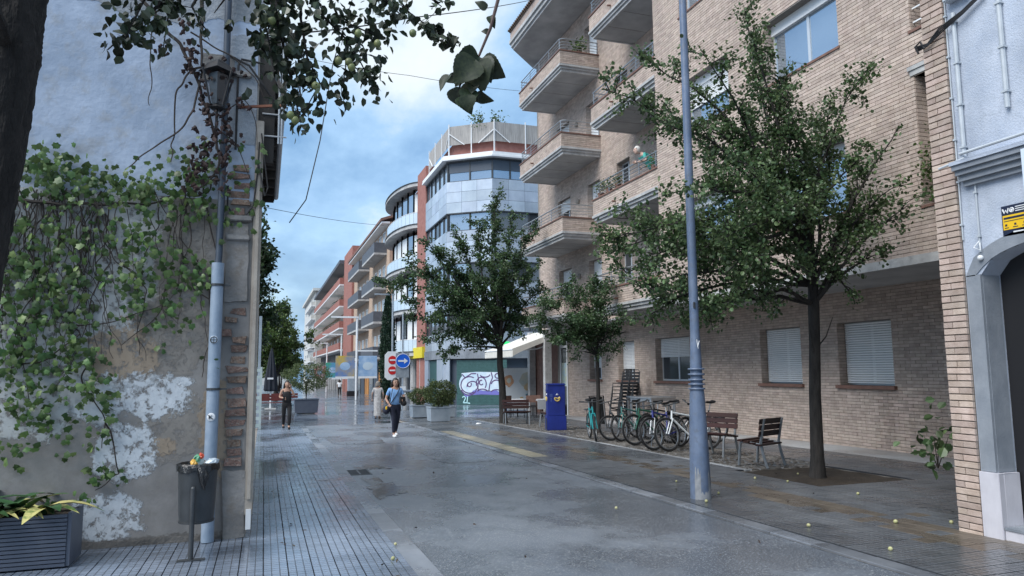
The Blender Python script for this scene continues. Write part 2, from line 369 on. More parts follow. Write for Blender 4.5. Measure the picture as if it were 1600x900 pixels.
def lay(parent, name, cells, mkey, sx, sy, top, nmax=300, jit=.0012):
    """cells: list of (x, y); the nmax nearest in view are pieces, the rest one joined field"""
    def key(c):
        d = V3((c[0], c[1], gz(c[1])))-CC; w = d.dot(CW)
        if w < .5: return 1e9
        px, py = 800+F*d.dot(CR)/w, 450-F*d.dot(CU)/w
        return w if -20 < px < 1620 and py < 925 else 1e6+w
    cs = sorted(cells, key=key); me = tile_mesh(name, sx, sy, .026); me.materials.append(MT[mkey])
    for (x, y) in cs[:nmax]:
        if key((x, y)) > 1e5: break
        o = link(bpy.data.objects.new(name, me)); o.parent = parent
        o.location = (x, y, gz(y)+top-.026+random.uniform(-jit, jit))
        o.rotation_euler = (math.atan(SLOPE)+random.gauss(0, .004), random.gauss(0, .004), random.gauss(0, .003))
    rest = cs[nmax:]
    if rest:
        P = np.array(rest); n = len(P); hx, hy = sx/2, sy/2; T = np.zeros((n, 8, 3))
        ox = [-hx, hx, hx, -hx]; oy = [-hy, -hy, hy, hy]
        dz = rng.uniform(-jit, jit, n); tl = rng.normal(0, .004, (n, 2))
        for k in range(8):
            T[:, k, 0] = P[:, 0]+ox[k % 4]; T[:, k, 1] = P[:, 1]+oy[k % 4]
            T[:, k, 2] = SLOPE*T[:, k, 1]+top+dz+tl[:, 0]*ox[k % 4]+tl[:, 1]*oy[k % 4]-(.024 if k < 4 else 0)
        f0 = np.array([(4, 5, 6, 7), (0, 1, 5, 4), (1, 2, 6, 5), (2, 3, 7, 6), (3, 0, 4, 7)])
        Fc = (np.arange(n)[:, None, None]*8+f0[None]).reshape(-1, 4)
        put(name+'_field', mesh_np(name+'_field', T.reshape(-1, 3), Fc, 4, np.repeat(rng.random(n), 5)), MT.get(mkey+'_f', MT[mkey]), parent, 'stuff')
# left pavement: 20 cm tiles with nine pads each
cl = []
for j in range(int(24/.2)):
    y = 3.0+.1+.2*j
    for i in range(-26, 7):
        x = -.06+.2*i
        if x > 1.2: continue
        if y > 8.1 and x < -.1: continue
        if y > 10 and x < -.1: continue
        if y < 5.2 and x < -2.5: continue
        cl.append((x, y))
lay(pavL, 'tile', cl, 'panot', .196, .196, .030)
kb = [(1.335, 2.5+1.0*j) for j in range(25)]
lay(pavL, 'kerb_stone', kb, 'kerb', .205, .992, .026, jit=.002)
# right pavement
main, och, yel = [], [], []
for j in range(135):
    y = 2.6+.2*j+.1
    for i in range(30):
        x = 5.15+.2*i+.1
        if x > 11.15: continue
        if 7.74 < x < 9.62 and 10.55 < y < 28.2: continue
        if 7.6 < x < 9.3 and 8.55 < y < 10.55: continue
        if 5.15 < x < 5.56 and 13.9 < y < 22: yel.append((x, y))
        elif 6.15+.012*y < x < 6.62+.012*y and random.random() < .8 or (5.95 < x < 7.1 and random.random() < .05): och.append((x, y))
        else: main.append((x, y))
lay(pavR, 'tile', main, 'panot_dark', .196, .196, .030, nmax=260)
lay(pavR, 'ochre_tile', och, 'panot_ochre', .196, .196, .030, nmax=40)
lay(pavR, 'yellow_tile', yel, 'panot_yellow', .196, .196, .031, nmax=70)
lay(pavR, 'gutter_slab', [(5.05, 2.5+.6*j) for j in range(42)], 'kerb', .19, .592, .022, jit=.002)
lay(pavR, 'edging_slab', [(7.79, 10.8+.5*j) for j in range(35)], 'strip', .09, .49, .034, jit=.003)
# cobbled strip round the trees and bicycles (too small to pick apart)
cb = []
y = 10.6
while y < 28.1:
    x = 7.87+random.uniform(0, .05); h = random.uniform(.10, .14)
    while x < 9.6:
        w = random.uniform(.10, .19); cb.append((x+w/2, y+h/2, w*.94, h*.92)); x += w
    y += h
b = MB()
for (x, y, w, h) in cb:
    t = gz(y)+.026+random.uniform(-.008, .008); q = random.uniform(.006, .012)
    p = [(x-w/2, y-h/2), (x+w/2, y-h/2), (x+w/2, y+h/2), (x-w/2, y+h/2)]; p = [(a+random.uniform(-.012, .012), c+random.uniform(-.012, .012)) for a, c in p]
    i = [(x+(a-x)*.78, y+(c-y)*.78) for a, c in p]
    b.add([(a, c, t-.03) for a, c in p]+[(a, c, t+random.uniform(-.003, .003)) for a, c in i], [(4, 5, 6, 7)]+[(k, (k+1) % 4, 4+(k+1) % 4, 4+k) for k in range(4)])
b.build('cobbles', MT['cobble'], pavR, kind='stuff', rnd=True)
# tree pit with soil
pit = MB(); n = 14
def pz(x, y): return gz(y)+.012+.05*math.exp(-((x-8.2)**2+(y-9.4)**2)/.12)+random.uniform(-.008, .008)
g = [[(7.62+1.66*i/n, 8.57+1.96*j/n) for i in range(n+1)] for j in range(n+1)]
vs = [(x, y, pz(x, y)) for r in g for (x, y) in r]
pit.add(vs, [(j*(n+1)+i, j*(n+1)+i+1, (j+1)*(n+1)+i+1, (j+1)*(n+1)+i) for j in range(n) for i in range(n)])
struct('tree_pit_soil', pit, MT['soil'], smooth=True)
# drain grate in the road gutter
dg = thing('drain_grate', 'rusty iron drain grate in the road beside the left kerb', 'drain', (1.62, 13.2, gz(13.2)))
m = MB(); m.box(-.20, .20, -.33, -.30, -.01, .012); m.box(-.20, .20, .30, .33, -.01, .012); m.box(-.20, -.17, -.3, .3, -.01, .012); m.box(.17, .20, -.3, .3, -.01, .012); m.box(-.015, .015, -.3, .3, -.01, .012)
m.build('rim', MT['dark_metal'], dg)
for k in range(9):
    m = MB(); y = -.26+.065*k; m.box(-.17, .17, y-.012, y+.012, -.01, .010); m.build('grate_bar', MT['dark_metal'], dg)
m = MB(); m.box(-.18, .18, -.3, .3, .002, .004); m.build('pit', MT['black'], dg)
# ================================================================== BRICK APARTMENT BUILDING (right)
PITCHZ, BL = .067, .25
class Bricks:
    def __init__(s): s.rows = []
    def wall(s, o, u, nrm, u0, u1, z0, z1, holes=(), proud=.012, start=None):
        """bricks on a plane through o; u unit vector along it, nrm outward normal"""
        o, u, nrm = V3(o), V3(u), V3(nrm); k0 = math.floor(z0/PITCHZ); k1 = math.ceil(z1/PITCHZ)
        for k in range(k0, k1):
            a, b = max(z0, k*PITCHZ), min(z1, (k+1)*PITCHZ-.010)
            if b-a < .012: continue
            zm = (a+b)/2
            cuts = sorted((h[0], h[1]) for h in holes if h[2] < zm < h[3]); segs = []; p = u0
            for (h0, h1) in cuts:
                if h0 > p: segs.append((p, h0))
                p = max(p, h1)
            if p < u1: segs.append((p, u1))
            off = (k % 2)*BL/2
            for (p0, p1) in segs:
                i = math.floor((p0-off)/BL)
                while i*BL+off < p1:
                    x0, x1 = max(p0, i*BL+off+.003), min(p1, (i+1)*BL+off-.003); i += 1
                    if x1-x0 > .015: s.rows.append((o, u, nrm, x0, x1, a, b, proud+random.uniform(-.0025, .0025)))
    def geom(s, rows):
        n = len(rows); T = np.zeros((n, 8, 3))
        for i, (o, u, m, x0, x1, a, b, p) in enumerate(rows):
            for k, (xx, zz, pp) in enumerate(((x0, a, 0), (x1, a, 0), (x1, b, 0), (x0, b, 0), (x0, a, p), (x1, a, p), (x1, b, p), (x0, b, p))):
                T[i, k] = (o.x+u.x*xx+m.x*pp, o.y+u.y*xx+m.y*pp, zz)
        f0 = np.array([(4, 5, 6, 7), (0, 1, 5, 4), (1, 2, 6, 5), (2, 3, 7, 6), (3, 0, 4, 7)])
        return T.reshape(-1, 3), (np.arange(n)[:, None, None]*8+f0[None]).reshape(-1, 4)
def holed(mb, axis, c0, c1, u0, u1, z0, z1, holes):
    """wall slab between planes c0..c1 with rectangular holes, as boxes. axis 'X': u is Y; axis 'Y': u is X"""
    us = sorted({u0, u1, *[h[0] for h in holes], *[h[1] for h in holes]}); us = [u for u in us if u0 <= u <= u1]
    for a, b in zip(us, us[1:]):
        hs = sorted((h[2], h[3]) for h in holes if h[0] <= a and h[1] >= b); p = z0
        for (h0, h1) in hs+[(z1, z1)]:
            if h0 > p:
                if axis == 'X': mb.box(c0, c1, a, b, p, h0)
                else: mb.box(a, b, c0, c1, p, h0)
            p = max(p, h1)
BB = thing('brick_apartment_building', 'tan brick apartment block with corner balconies and shuttered ground floor windows', 'building', (12.3, 18, gz(18)), world=True)
FX, LX, GX = 10.0, 11.6, 12.3
ZB = [3.32, 6.30, 9.44, 12.58]            # balcony undersides
HF = [(10.25, 12.35, 7.58, 8.95), (13.62, 15.6, 7.58, 8.92), (10.25, 12.35, 4.45, 5.82), (13.62, 15.6, 4.45, 5.82), (13.62, 15.6, 10.72, 12.05), (10.25, 12.35, 10.72, 12.05),
      (7.6, 8.69, 4.2, 6.38), (7.6, 8.69, 7.15, 9.3)]
BK = Bricks()
wall = MB()
holed(wall, 'X', FX, FX+.36, 5.72, 16.9, 3.34, 15.6, HF)
wall.box(FX+.36, FX+.8, 5.72, 16.9, 3.34, 3.5)
wall.box(FX+.9, FX+1.0, 5.72, 16.88, 3.5, 15.6)                                  # dark backing inside
BK.wall((FX, 0, 0), (0, 1, 0), (-1, 0, 0), 5.72, 16.9, 3.36, 15.6, HF)
for h in HF:
    BK.wall((0, h[1], 0), (1, 0, 0), (0, -1, 0), FX, FX+.36, h[2], h[3], proud=.008)
# recessed wall behind the balconies
HL = []
for zb in ZB:
    f = zb+.22
    HL += [(23.75, 24.85, f, f+2.15), (26.5, 27.8, f+.55, f+2.15), (21.42, 22.4, f+.9, f+2.3), (17.6, 19.6, f, f+2.15)]
holed(wall, 'X', LX, LX+.3, 16.9, 30.0, 3.34, 15.7, HL)
wall.box(LX+.8, LX+.9, 16.9, 29.9, 3.34, 15.7); wall.box(LX+.3, LX+.8, 16.9, 30, 3.34, 3.5); wall.box(LX, 24, 29.9, 30.2, 3.34, 15.7)
BK.wall((LX, 0, 0), (0, 1, 0), (-1, 0, 0), 16.9, 30.0, 3.36, 15.7, HL)
for h in HL: BK.wall((0, h[1], 0), (1, 0, 0), (0, -1, 0), LX, LX+.3, h[2], h[3], proud=.008)
# ground floor
HG = [(11.67, 13.18, 1.22, 2.60), (14.38, 15.9, 1.22, 2.60), (19.25, 21.3, 1.22, 2.60), (22.75, 24.0, 1.22, 2.60), (25.4, 26.5, 1.22, 2.60)]
holed(wall, 'X', GX, GX+.32, 5.72, 28.6, -.5, 3.34, HG)
wall.box(GX+.8, GX+.9, 5.72, 28.6, -.5, 3.34)
BK.wall((GX, 0, 0), (0, 1, 0), (-1, 0, 0), 5.72, 28.6, -.34, 3.32, HG)
for h in HG: BK.wall((0, h[1], 0), (1, 0, 0), (0, -1, 0), GX, GX+.32, h[2], h[3], proud=.008)
wall.box(GX, GX+6, 28.6, 28.75, -.5, 3.34)
# shop corner piers (under the far end) and roof slab mass
wall.box(12.35, 12.75, 29.55, 29.95, -.5, 3.34); wall.box(12.0, 24, 30.21, 30.4, 3.34, 3.8)
wall.build('wall', MT['mortar'], BB)
# party wall pier at the near end
pier = MB(); pier.box(6.74, 12.28, 5.45, 5.705, -.3, 7.2); pier.build('party_wall', MT['mortar'], BB)
PB = []
for k in range(-1, 107):
    a, b = k*PITCHZ, (k+1)*PITCHZ-.011
    segs = [(5.448, 5.707)] if k % 2 else ([(5.448, 5.60), (5.606, 5.707)] if k % 4 else [(5.448, 5.585), (5.591, 5.707)])
    for (y0, y1) in segs: PB.append((V3((6.74, 0, 0)), V3((0, 1, 0)), V3((-1, 0, 0)), y0, y1, a, b, .02+random.uniform(-.004, .004)))
for k in range(-1, 107):                                                          # returns of the pier bricks seen edge on
    pass
# 300 nearest bricks as pieces: the whole pier, then the ground floor wall near the pier foot and nearest façade bricks
def brick_obj(row, parent):
    o_, u, m, x0, x1, a, b, p = row
    key = (round(x1-x0, 3), round(b-a, 3), abs(u.x) > .5)
    me = brick_obj.cache.get(key)
    if me is None:
        w, h = (x1-x0)/2, (b-a)/2; c = .003
        vs = [(-w, 0, -h), (w, 0, -h), (w, 0, h), (-w, 0, h), (-w, 1, -h), (w, 1, -h), (w, 1, h), (-w, 1, h)]
        B = MB(); d = .02
        pts = [(-w, -h), (w, -h), (w, h), (-w, h)]; pin = [(-w+c, -h+c), (w-c, -h+c), (w-c, h-c), (-w+c, h-c)]
        # local: x = outward(-), y = along, z up
        B.add([(.012, a_, c_) for a_, c_ in pts]+[(-d+c, a_, c_) for a_, c_ in pts]+[(-d, a_, c_) for a_, c_ in pin],
              [(8, 11, 10, 9)]+[(i, 4+i, 4+(i+1) % 4, (i+1) % 4) for i in range(4)]+[(4+i, 8+i, 8+(i+1) % 4, 4+(i+1) % 4) for i in range(4)])
        me = bpy.data.meshes.new('brick'); me.from_pydata(B.v, [], B.f); me.materials.append(MT['brick_piece']); brick_obj.cache[key] = me
    o = link(bpy.data.objects.new('brick', me)); o.parent = parent
    off = OFF[parent]
    o.location = (o_.x-off.x+.02-p, (x0+x1)/2-off.y, (a+b)/2-off.z); return o
brick_obj.cache = {}
PB = [r for r in PB if r[6] < 6.4]
for r in PB: brick_obj(r, BB)
near = [r for r in BK.rows if abs(r[2].x) > .5]
cand = sorted((r for r in near if abs(r[0].x-GX) < .01 and r[5] < 1.2 and 10.3 < r[3] < 13.5), key=lambda r: r[3])[:max(0, 300-len(PB))]
cs = set(id(r) for r in cand)
for r in cand: brick_obj(r, BB)
rest = [r for r in BK.rows if id(r) not in cs]
# balconies' bricks are collected below, then the whole field is built
BCOL = {'L': (23.6, 28.1), 'R': (16.9, 21.05)}
RAILR = .017
for key, (y0, y1) in BCOL.items():
    for li, zb in enumerate(ZB):
        far_ext = .0
        rim = zb+.80
        core = MB(); th = .13
        core.box(FX+.012, FX+th, y0+.012, y1-.012, zb+.2, rim-.04)
        if key == 'L': core.box(FX+th, LX, y0+.012, y0+th, zb+.2, rim-.04)
        core.box(FX+th, LX, y1-th, y1-.012, zb+.2, rim-.04)
        core.build('balcony_parapet', MT['mortar'], BB)
        bw = Bricks()
        bw.wall((FX+.012, 0, 0), (0, 1, 0), (-1, 0, 0), y0, y1, zb+.26, rim-.04, proud=.012)
        if key == 'L': bw.wall((0, y0+.012, 0), (1, 0, 0), (0, -1, 0), FX, LX, zb+.26, rim-.04, proud=.012)
        rest += bw.rows
        ya = y0 if key == 'L' else y0
        # slab with stepped moulding and flat soffit
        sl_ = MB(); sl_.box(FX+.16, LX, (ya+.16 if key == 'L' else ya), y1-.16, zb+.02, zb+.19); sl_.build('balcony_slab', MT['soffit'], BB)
        mo = MB()
        def band(o_, zlo, zhi):
            mo.box(FX-o_, FX+.17, ya-(o_ if key == 'L' else 0), y1+o_, zlo, zhi)
        if key == 'L':
            for (o_, zl, zh) in ((.025, zb+.185, zb+.262), (-.03, zb+.10, zb+.185), (-.085, zb, zb+.10)):
                mo.box(FX-o_, FX+.17, ya-o_, y1+o_, zl, zh); mo.box(FX+.17, LX, ya-o_, ya+.17, zl, zh); mo.box(FX+.17, LX, y1-.17, y1+o_, zl, zh)
        else:
            for (o_, zl, zh) in ((.025, zb+.185, zb+.262), (-.03, zb+.10, zb+.185), (-.085, zb, zb+.10)):
                mo.box(FX-o_, FX+.17, ya, y1+o_, zl, zh); mo.box(FX+.17, LX, y1-.17, y1+o_, zl, zh)
        mo.build('balcony_moulding', MT['concrete'], BB)
        for s in range(1, 4):
            ln = MB(); yy = y0+(y1-y0)*s/4; ln.box(FX+.2, LX-.02, yy-.006, yy+.006, zb+.014, zb+.024); ln.build('soffit_joint', MT['mortar'], BB)
        cp = MB(); cp.box(FX-.03, FX+th+.02, y0-(.03 if key == 'L' else 0), y1+.03, rim-.04, rim)
        if key == 'L': cp.box(FX+th+.02, LX, y0-.03, y0+th+.02, rim-.04, rim)
        cp.box(FX+th+.02, LX, y1-th-.02, y1+.03, rim-.04, rim)
        cpo = cp.build('coping', MT['coping'], BB)
        # railing
        rl = MB(); ns = y0+.06; fs_ = y1-.06; hx = FX+.06
        for q, hh in enumerate((.12, .23, .34, .47)):
            r_ = .022 if q == 3 else .011
            if key == 'L': pts = [(LX, ns, rim+hh), (hx+.16, ns, rim+hh), (hx+.05, ns+.05, rim+hh), (hx, ns+.18, rim+hh), (hx, fs_, rim+hh), (LX, fs_, rim+hh)]
            else: pts = [(hx, y0, rim+hh), (hx, fs_, rim+hh), (LX, fs_, rim+hh)]
            rl.tube(pts, r_, 6)
        ro = rl.build('railing', MT['steel'], BB)
        pm = MB()
        for q in range(5): pm.tube([(hx+.01, y0+.2+(y1-y0-.3)*q/4, rim-.02), (hx+.01, y0+.2+(y1-y0-.3)*q/4, rim+.47)], .014, 6)
        if key == 'L': pm.tube([(LX-.06, ns, rim), (LX-.06, ns, rim+.47)], .014, 6)
        pm.build('railing_post', MT['steel'], ro)
        sp = MB(); yy = y1-1.6; sp.tube([(FX+.05, yy, zb+.42), (FX-.12, yy, zb+.40)], .03, 8); sp.build('drain_spout', MT['coping'], BB)
# the field of bricks that cannot be picked apart singly
Vb, Fb = BK.geom(rest); off = OFF[BB]; Vb = Vb-np.array(off)
put('brick_field', mesh_np('brick_field', Vb, Fb, 4, np.repeat(rng.random(len(rest)), 5)), MT['brick'], BB, 'stuff')
# roof eave over the balconies, chamfered far end
ev = MB(); Z0 = 15.72
poly = [(10.05, 16.9), (10.05, 29.0), (11.6, 30.6), (13, 30.6), (13, 16.9)]
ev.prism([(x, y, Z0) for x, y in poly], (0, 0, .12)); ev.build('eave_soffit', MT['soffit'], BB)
ev = MB(); poly2 = [(9.97, 16.9), (9.97, 29.05), (11.55, 30.68), (13, 30.68), (13, 16.9)]
ev.prism([(x, y, Z0+.12) for x, y in poly2], (0, 0, .16)); po3 = [(9.9, 16.9), (9.9, 29.1), (11.5, 30.76), (13, 30.76), (13, 16.9)]
ev.prism([(x, y, Z0+.28) for x, y in po3], (0, 0, .14)); ev.build('eave_moulding', MT['concrete'], BB)
ev = MB(); po4 = [(9.95, 16.9), (9.95, 29.08), (11.55, 30.72), (13, 30.72), (13, 16.9)]
ev.prism([(x, y, Z0+.42) for x, y in po4], (0, 0, .42)); ev.build('eave_parapet', MT['brick'], BB)
MT['roof_tile'] = mat('roof_tile', (.10, .075, .06), (.16, .11, .085), .8, 6, orand=.3)
tm = MB(); tm.add([(0.34*a, .085*math.cos(t)*(.9+.1*a), .085*math.sin(t)*(.9+.1*a)) for a in (0, 1) for t in [math.pi*k/5 for k in range(6)]], [(k, k+1, 7+k, 6+k) for k in range(5)]+[(0, 1, 2, 3, 4, 5)])
tme = bpy.data.meshes.new('roof_tile'); tme.from_pydata(tm.v, [], tm.f); tme.materials.append(MT['roof_tile'])
for k in range(66):
    o = link(bpy.data.objects.new('roof_tile', tme)); o.parent = BB; o.location = V3((9.84, 17.0+.185*k, Z0+.84))-off; o.rotation_euler = (0, -.25, 0)
tb = MB(); tb.prism([(9.9, 16.9, Z0+.8), (9.9, 29.1, Z0+.8), (12.9, 29.1, Z0+1.6), (12.9, 16.9, Z0+1.6)], (0, 0, .05)); tb.build('roof', MT['roof_tile'], BB)
# overhang soffit of the front block
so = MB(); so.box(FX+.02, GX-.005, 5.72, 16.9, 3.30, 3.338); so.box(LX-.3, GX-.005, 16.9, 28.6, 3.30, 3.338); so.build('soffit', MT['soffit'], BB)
ed = MB(); ed.box(FX-.035, FX+.02, 5.72, 16.9, 3.27, 3.36); ed.box(FX-.02, FX+.02, 5.72, 16.9, 3.361, 3.42); ed.build('overhang_edge', MT['concrete'], BB)
# windows
def window(parent, X, h, depth, style, axis=1):
    y0, y1, z0, z1 = h; x = X+depth
    fr = MB(); t = .055
    fr.box(x, x+.05, y0, y1, z0, z0+t); fr.box(x, x+.05, y0, y1, z1-t, z1); fr.box(x, x+.05, y0, y0+t, z0+t, z1-t); fr.box(x, x+.05, y1-t, y1, z0+t, z1-t)
    ym = (y0+y1)/2
    if style != 'door': fr.box(x, x+.05, ym-.035, ym+.035, z0+t, z1-t)
    w = fr.build('window_frame', MT['frame'], parent)
    for a, b in ((y0+t, ym-.035), (ym+.035, y1-t)):
        p = MB(); p.box(x+.02, x+.032, a, b, z0+t, z1-t); p.build('pane', MT['glass'] if style == 'upper' else MT['glass_dark'], w)
    return w
def roller(parent, X, h, depth, zlow, name='shutter'):
    y0, y1, z0, z1 = h; x = X+depth; b = MB(); z = z1-.01; p = .052
    while z-p > zlow:
        b.prism([(x, y0+.03, z), (x-.012, y0+.03, z-.006), (x-.014, y0+.03, z-p*.55), (x-.006, y0+.03, z-p+.009), (x+.012, y0+.03, z-p+.006), (x+.012, y0+.03, z)], (0, y1-y0-.06, 0)); z -= p
    b.box(x-.016, x+.014, y0+.03, y1-.03, z-.03, z)
    return b.build(name, MT['shutter'], parent)
for i, h in enumerate(HF):
    if i < 6:
        window(BB, FX, h, .26, 'upper')
        bx = MB(); bx.box(FX+.2, FX+.32, h[0], h[1], h[3]-.22, h[3]); bx.build('shutter_box', MT['shutter'], BB)
        if i in (1, 4): roller(BB, FX, h, .24, h[3]-.7)
    else:
        if i == 7:
            for q in range(9):
                l = MB(); zz = h[2]+.14+q*.24; l.box(FX+.05, FX+.07, h[0], h[1], zz, zz+.025); l.build('louvre_bar', MT['white'], BB)
        w = MB(); w.box(FX+.35, FX+.42, h[0], h[1], h[2], h[3]); w.build('recess_back', MT['mortar'], BB)
    s = MB(); s.box(FX-.035, FX+.3, h[0]-.03, h[1]+.03, h[2]-.045, h[2]); s.build('sill', MT['coping'], BB)
lt = MB(); lt.box(FX-.03, FX+.3, 7.5, 8.75, 6.38, 6.47); lt.box(FX-.05, FX+.3, 7.5, 8.78, 6.47, 6.54); lt.build('lintel', MT['concrete'], BB)
for i, h in enumerate(HG):
    window(BB, GX, h, .24, 'ground')
    zl = (1.27, 1.27, 1.98, 1.62, 1.70)[i]
    roller(BB, GX, h, .20, zl)
    s = MB(); s.box(GX-.09, GX+.3, h[0]-.06, h[1]+.06, h[2]-.075, h[2]); s.build('sill', MT['coping'], BB)
cu = MB()
for k in range(24):
    y = 19.4+k*.075; cu.box(GX+.33+.012*(k % 2), GX+.34+.012*(k % 2), y, y+.075, 1.27, 1.98)
cu.build('curtain', MT['shutter'], BB)
for i, h in enumerate(HL):
    k = i % 4
    if k == 0:
        d = MB(); d.box(LX+.2, LX+.24, h[0]+.02, h[1]-.02, h[2], h[3]); d.build('balcony_door', MT['shutter'], BB)
    elif k == 3:
        window(BB, LX, h, .22, 'door')
    else:
        window(BB, LX, h, .22, 'ground')
        if k == 1: roller(BB, LX, h, .18, h[3]-.5)
# round wall lamps beside the balcony doors
for zb in ZB:
    l = MB(); l.lathe([(.02, 0), (.11, .0), (.12, .04), (.09, .09), (.03, .11)], (LX-.01, 25.7, zb+1.9), 12, ax=(-1, 0, 0)); l.build('wall_lamp', MT['mortar'], BB, smooth=True)
# ================================================================== PALE BLUE HOUSE AT THE RIGHT EDGE
MT['blue_render'] = mat('blue_render', (.40, .455, .55), (.50, .55, .64), .85, 3.0, .55, 55, c3=(.43, .48, .56), bdist=.015, macro=.22, mscale=1.6)
MT['grey_paint'] = mat('grey_paint', (.20, .225, .26), (.26, .285, .32), .65, 4, .35, 50, macro=.25, mscale=2)
MT['plinth'] = mat('plinth_tile', (.56, .55, .60), (.64, .63, .68), .35, 3, macro=.2, mscale=2.5)
BH = thing('blue_house', 'pale blue rendered house with grey arched doorway beside the brick pier', 'building', (6.8, 4.4, gz(4.4)), world=True)
W = MB(); bx0, bx1 = 6.76, 7.3; ys = (2.2, 5.445); ac, hw, sz, rise = 4.28, 1.0, 2.52, .3
def arch(y): t = (y-ac)/hw; return sz+rise*math.sqrt(max(0, 1-t*t)) if abs(t) <= 1 else sz
N_ = 16; yy = [ac-hw+2*hw*i/N_ for i in range(N_+1)]
W.box(bx0, 12.2, 2.2, 5.444, 2.95, 9); W.box(bx0, 7.4, ac+hw, 5.444, -.2, 2.95); W.box(bx0, 7.4, 2.2, ac-hw, -.2, 2.95)
for a, b in zip(yy, yy[1:]): W.prism([(bx0, a, arch(a)), (bx0, b, arch(b)), (bx0, b, 2.95), (bx0, a, 2.95)], (.64, 0, 0))
W.box(7.9, 12.2, 2.2, 5.444, -.2, 2.95)
W.build('wall', MT['blue_render'], BH)
S_ = MB(); o = .15
S_.box(bx0-.012, bx0+.02, ac+hw-.002, 5.43, .59, sz+.01)
def arch2(y): t = (y-ac)/(hw+o); return sz+.012+(rise+o-.02)*math.sqrt(max(0, 1-t*t)) if abs(t) <= 1 else sz
y2 = [ac-hw-o+2*(hw+o)*i/24 for i in range(25)]
for a, b in zip(y2, y2[1:]):
    S_.prism([(bx0-.012, a, max(arch(a), sz)), (bx0-.012, b, max(arch(b), sz)), (bx0-.012, b, arch2(b)), (bx0-.012, a, arch2(a))], (.03, 0, 0))
S_.box(bx0+.02, 7.0, ac+hw-.006, ac+hw, .59, sz)                        # reveal
S_.build('door_surround', MT['grey_paint'], BH)
d = MB(); d.box(7.02, 7.06, ac-hw, ac+hw-.007, .086, 2.95); d.build('doorway', MT['black'], BH)
p = MB(); p.box(bx0-.045, bx0+.03, ac+hw-.05, 5.436, -.12, .585); p.box(bx0+.03, 7.0, ac+hw-.05, ac+hw-.01, -.12, .585); p.build('plinth', MT['plinth'], BH, bevel=.004)
s = MB(); s.box(bx0-.02, 7.4, 2.2, ac+hw-.055, -.15, .06); s.build('step', MT['plinth'], BH)
s = MB(); s.box(bx0-.03, 7.42, 2.2, ac+hw-.055, .061, .085); s.build('step_tread', MT['grey_paint'], BH)
c = MB()
for (pr, a, b) in ((.05, 3.44, 3.49), (.085, 3.49, 3.55), (.12, 3.55, 3.60), (.15, 3.60, 3.65)): c.box(bx0-pr, bx0+.01, 2.2, 5.33+pr*.4, a, b)
c.build('cornice', MT['grey_paint'], BH)
c = MB(); c.box(bx0-.17, bx0+.01, 2.2, 5.40, 3.652, 3.69); c.build('cornice_cap', MT['blue_render'], BH)
for (py, za, zb, r) in ((5.33, 3.69, 5.3, .022), (4.84, 4.1, 7.2, .024), (5.43, 2.9, 7.0, .008), (5.25, 2.75, 3.46, .009)):
    t = MB(); t.tube([(bx0-r-.005, py, za), (bx0-r-.005, py, zb)], r, 8); po = t.build('conduit', MT['grey_pvc'], BH, smooth=True)
    k = MB(); z = za+.15
    while z < zb: k.box(bx0-2*r-.012, bx0, py-r-.008, py+r+.008, z, z+.02); z += .45
    k.build('conduit_clip', MT['grey_pvc'], po)
t = MB(); t.tube([(bx0-.01, 5.66, 3.72), (bx0-.03, 5.62, 3.70), (bx0-.035, 5.3, 3.735), (bx0-.19, 5.25, 3.74), (bx0-.19, 4.4, 3.75), (bx0-.19, 3.2, 3.77)], .016, 8); t.build('service_pipe', MT['grey_pvc'], BH, smooth=True)
jb = MB(); jb.box(bx0-.11, bx0, 5.12, 5.38, 5.42, 5.9); jb.build('junction_box', MT['grey_pvc'], BH, bevel=.01)
t = MB()
for k in range(4):
    o = .012*k
    t.tube([(6.70-o, 5.74, 5.06+o), (6.69, 5.62, 5.06+.7*o), (6.70-o, 5.45, 5.14+o), (6.70, 5.2, 5.22+o), (6.71, 4.98, 5.32+o), (6.71, 4.85, 5.6)], .008, 6)
t.tube([(6.68, 5.73, 5.02), (6.66, 5.75, 5.10), (6.68, 5.70, 5.14), (6.69, 5.66, 5.05)], .012, 6)
t.build('cable_bundle', MT['cable'], BH)
t = MB(); t.tube([(bx0-.02, 5.25, 2.86), (bx0-.05, 5.29, 2.80), (bx0-.05, 5.22, 2.76), (bx0-.03, 5.24, 2.84)], .007, 5); t.ball((bx0-.03, 5.245, 2.69), .028); t.build('hanging_wire', MT['white'], BH)
lb = MB(); lb.box(bx0-.22, bx0-.20, 4.1, 4.62, 3.05, 3.60); MT['panel_blue'] = mat('panel_pale', (.62, .70, .82), None, .4)
lb.build('sign_panel', MT['panel_blue'], BH)
# small security notice on the wall
MT['navy'] = mat('navy', (.012, .02, .05), None, .45); MT['yellow'] = mat('sign_yellow', (.80, .50, .015), None, .45)
NT = thing('wall_notice', 'black and yellow notice plate on the pale blue wall above the arch', 'sign', (bx0, 4.85, 3.0), world=True)
b = MB(); b.box(bx0-.012, bx0-.002, 4.70, 5.005, 2.86, 3.155); b.build('plate', MT['navy'], NT)
b = MB(); b.box(bx0-.0145, bx0-.0125, 4.70, 4.995, 2.92, 3.06); b.build('yellow_field', MT['yellow'], NT)
b = MB()
for (a, bb, z0, z1) in ((4.715, 4.985, 3.022, 3.042), (4.715, 4.985, 3.000, 3.006), (4.955, 4.975, 2.955, 2.975), (4.865, 4.885, 2.955, 2.975), (4.775, 4.795, 2.955, 2.975), (4.94, 4.98, 2.935, 2.942), (4.85, 4.9, 2.935, 2.942), (4.76, 4.81, 2.935, 2.942)): b.box(bx0-.0165, bx0-.0148, a, bb, z0, z1)
b.build('print', MT['navy'], NT)
b = MB(); x = bx0-.0145
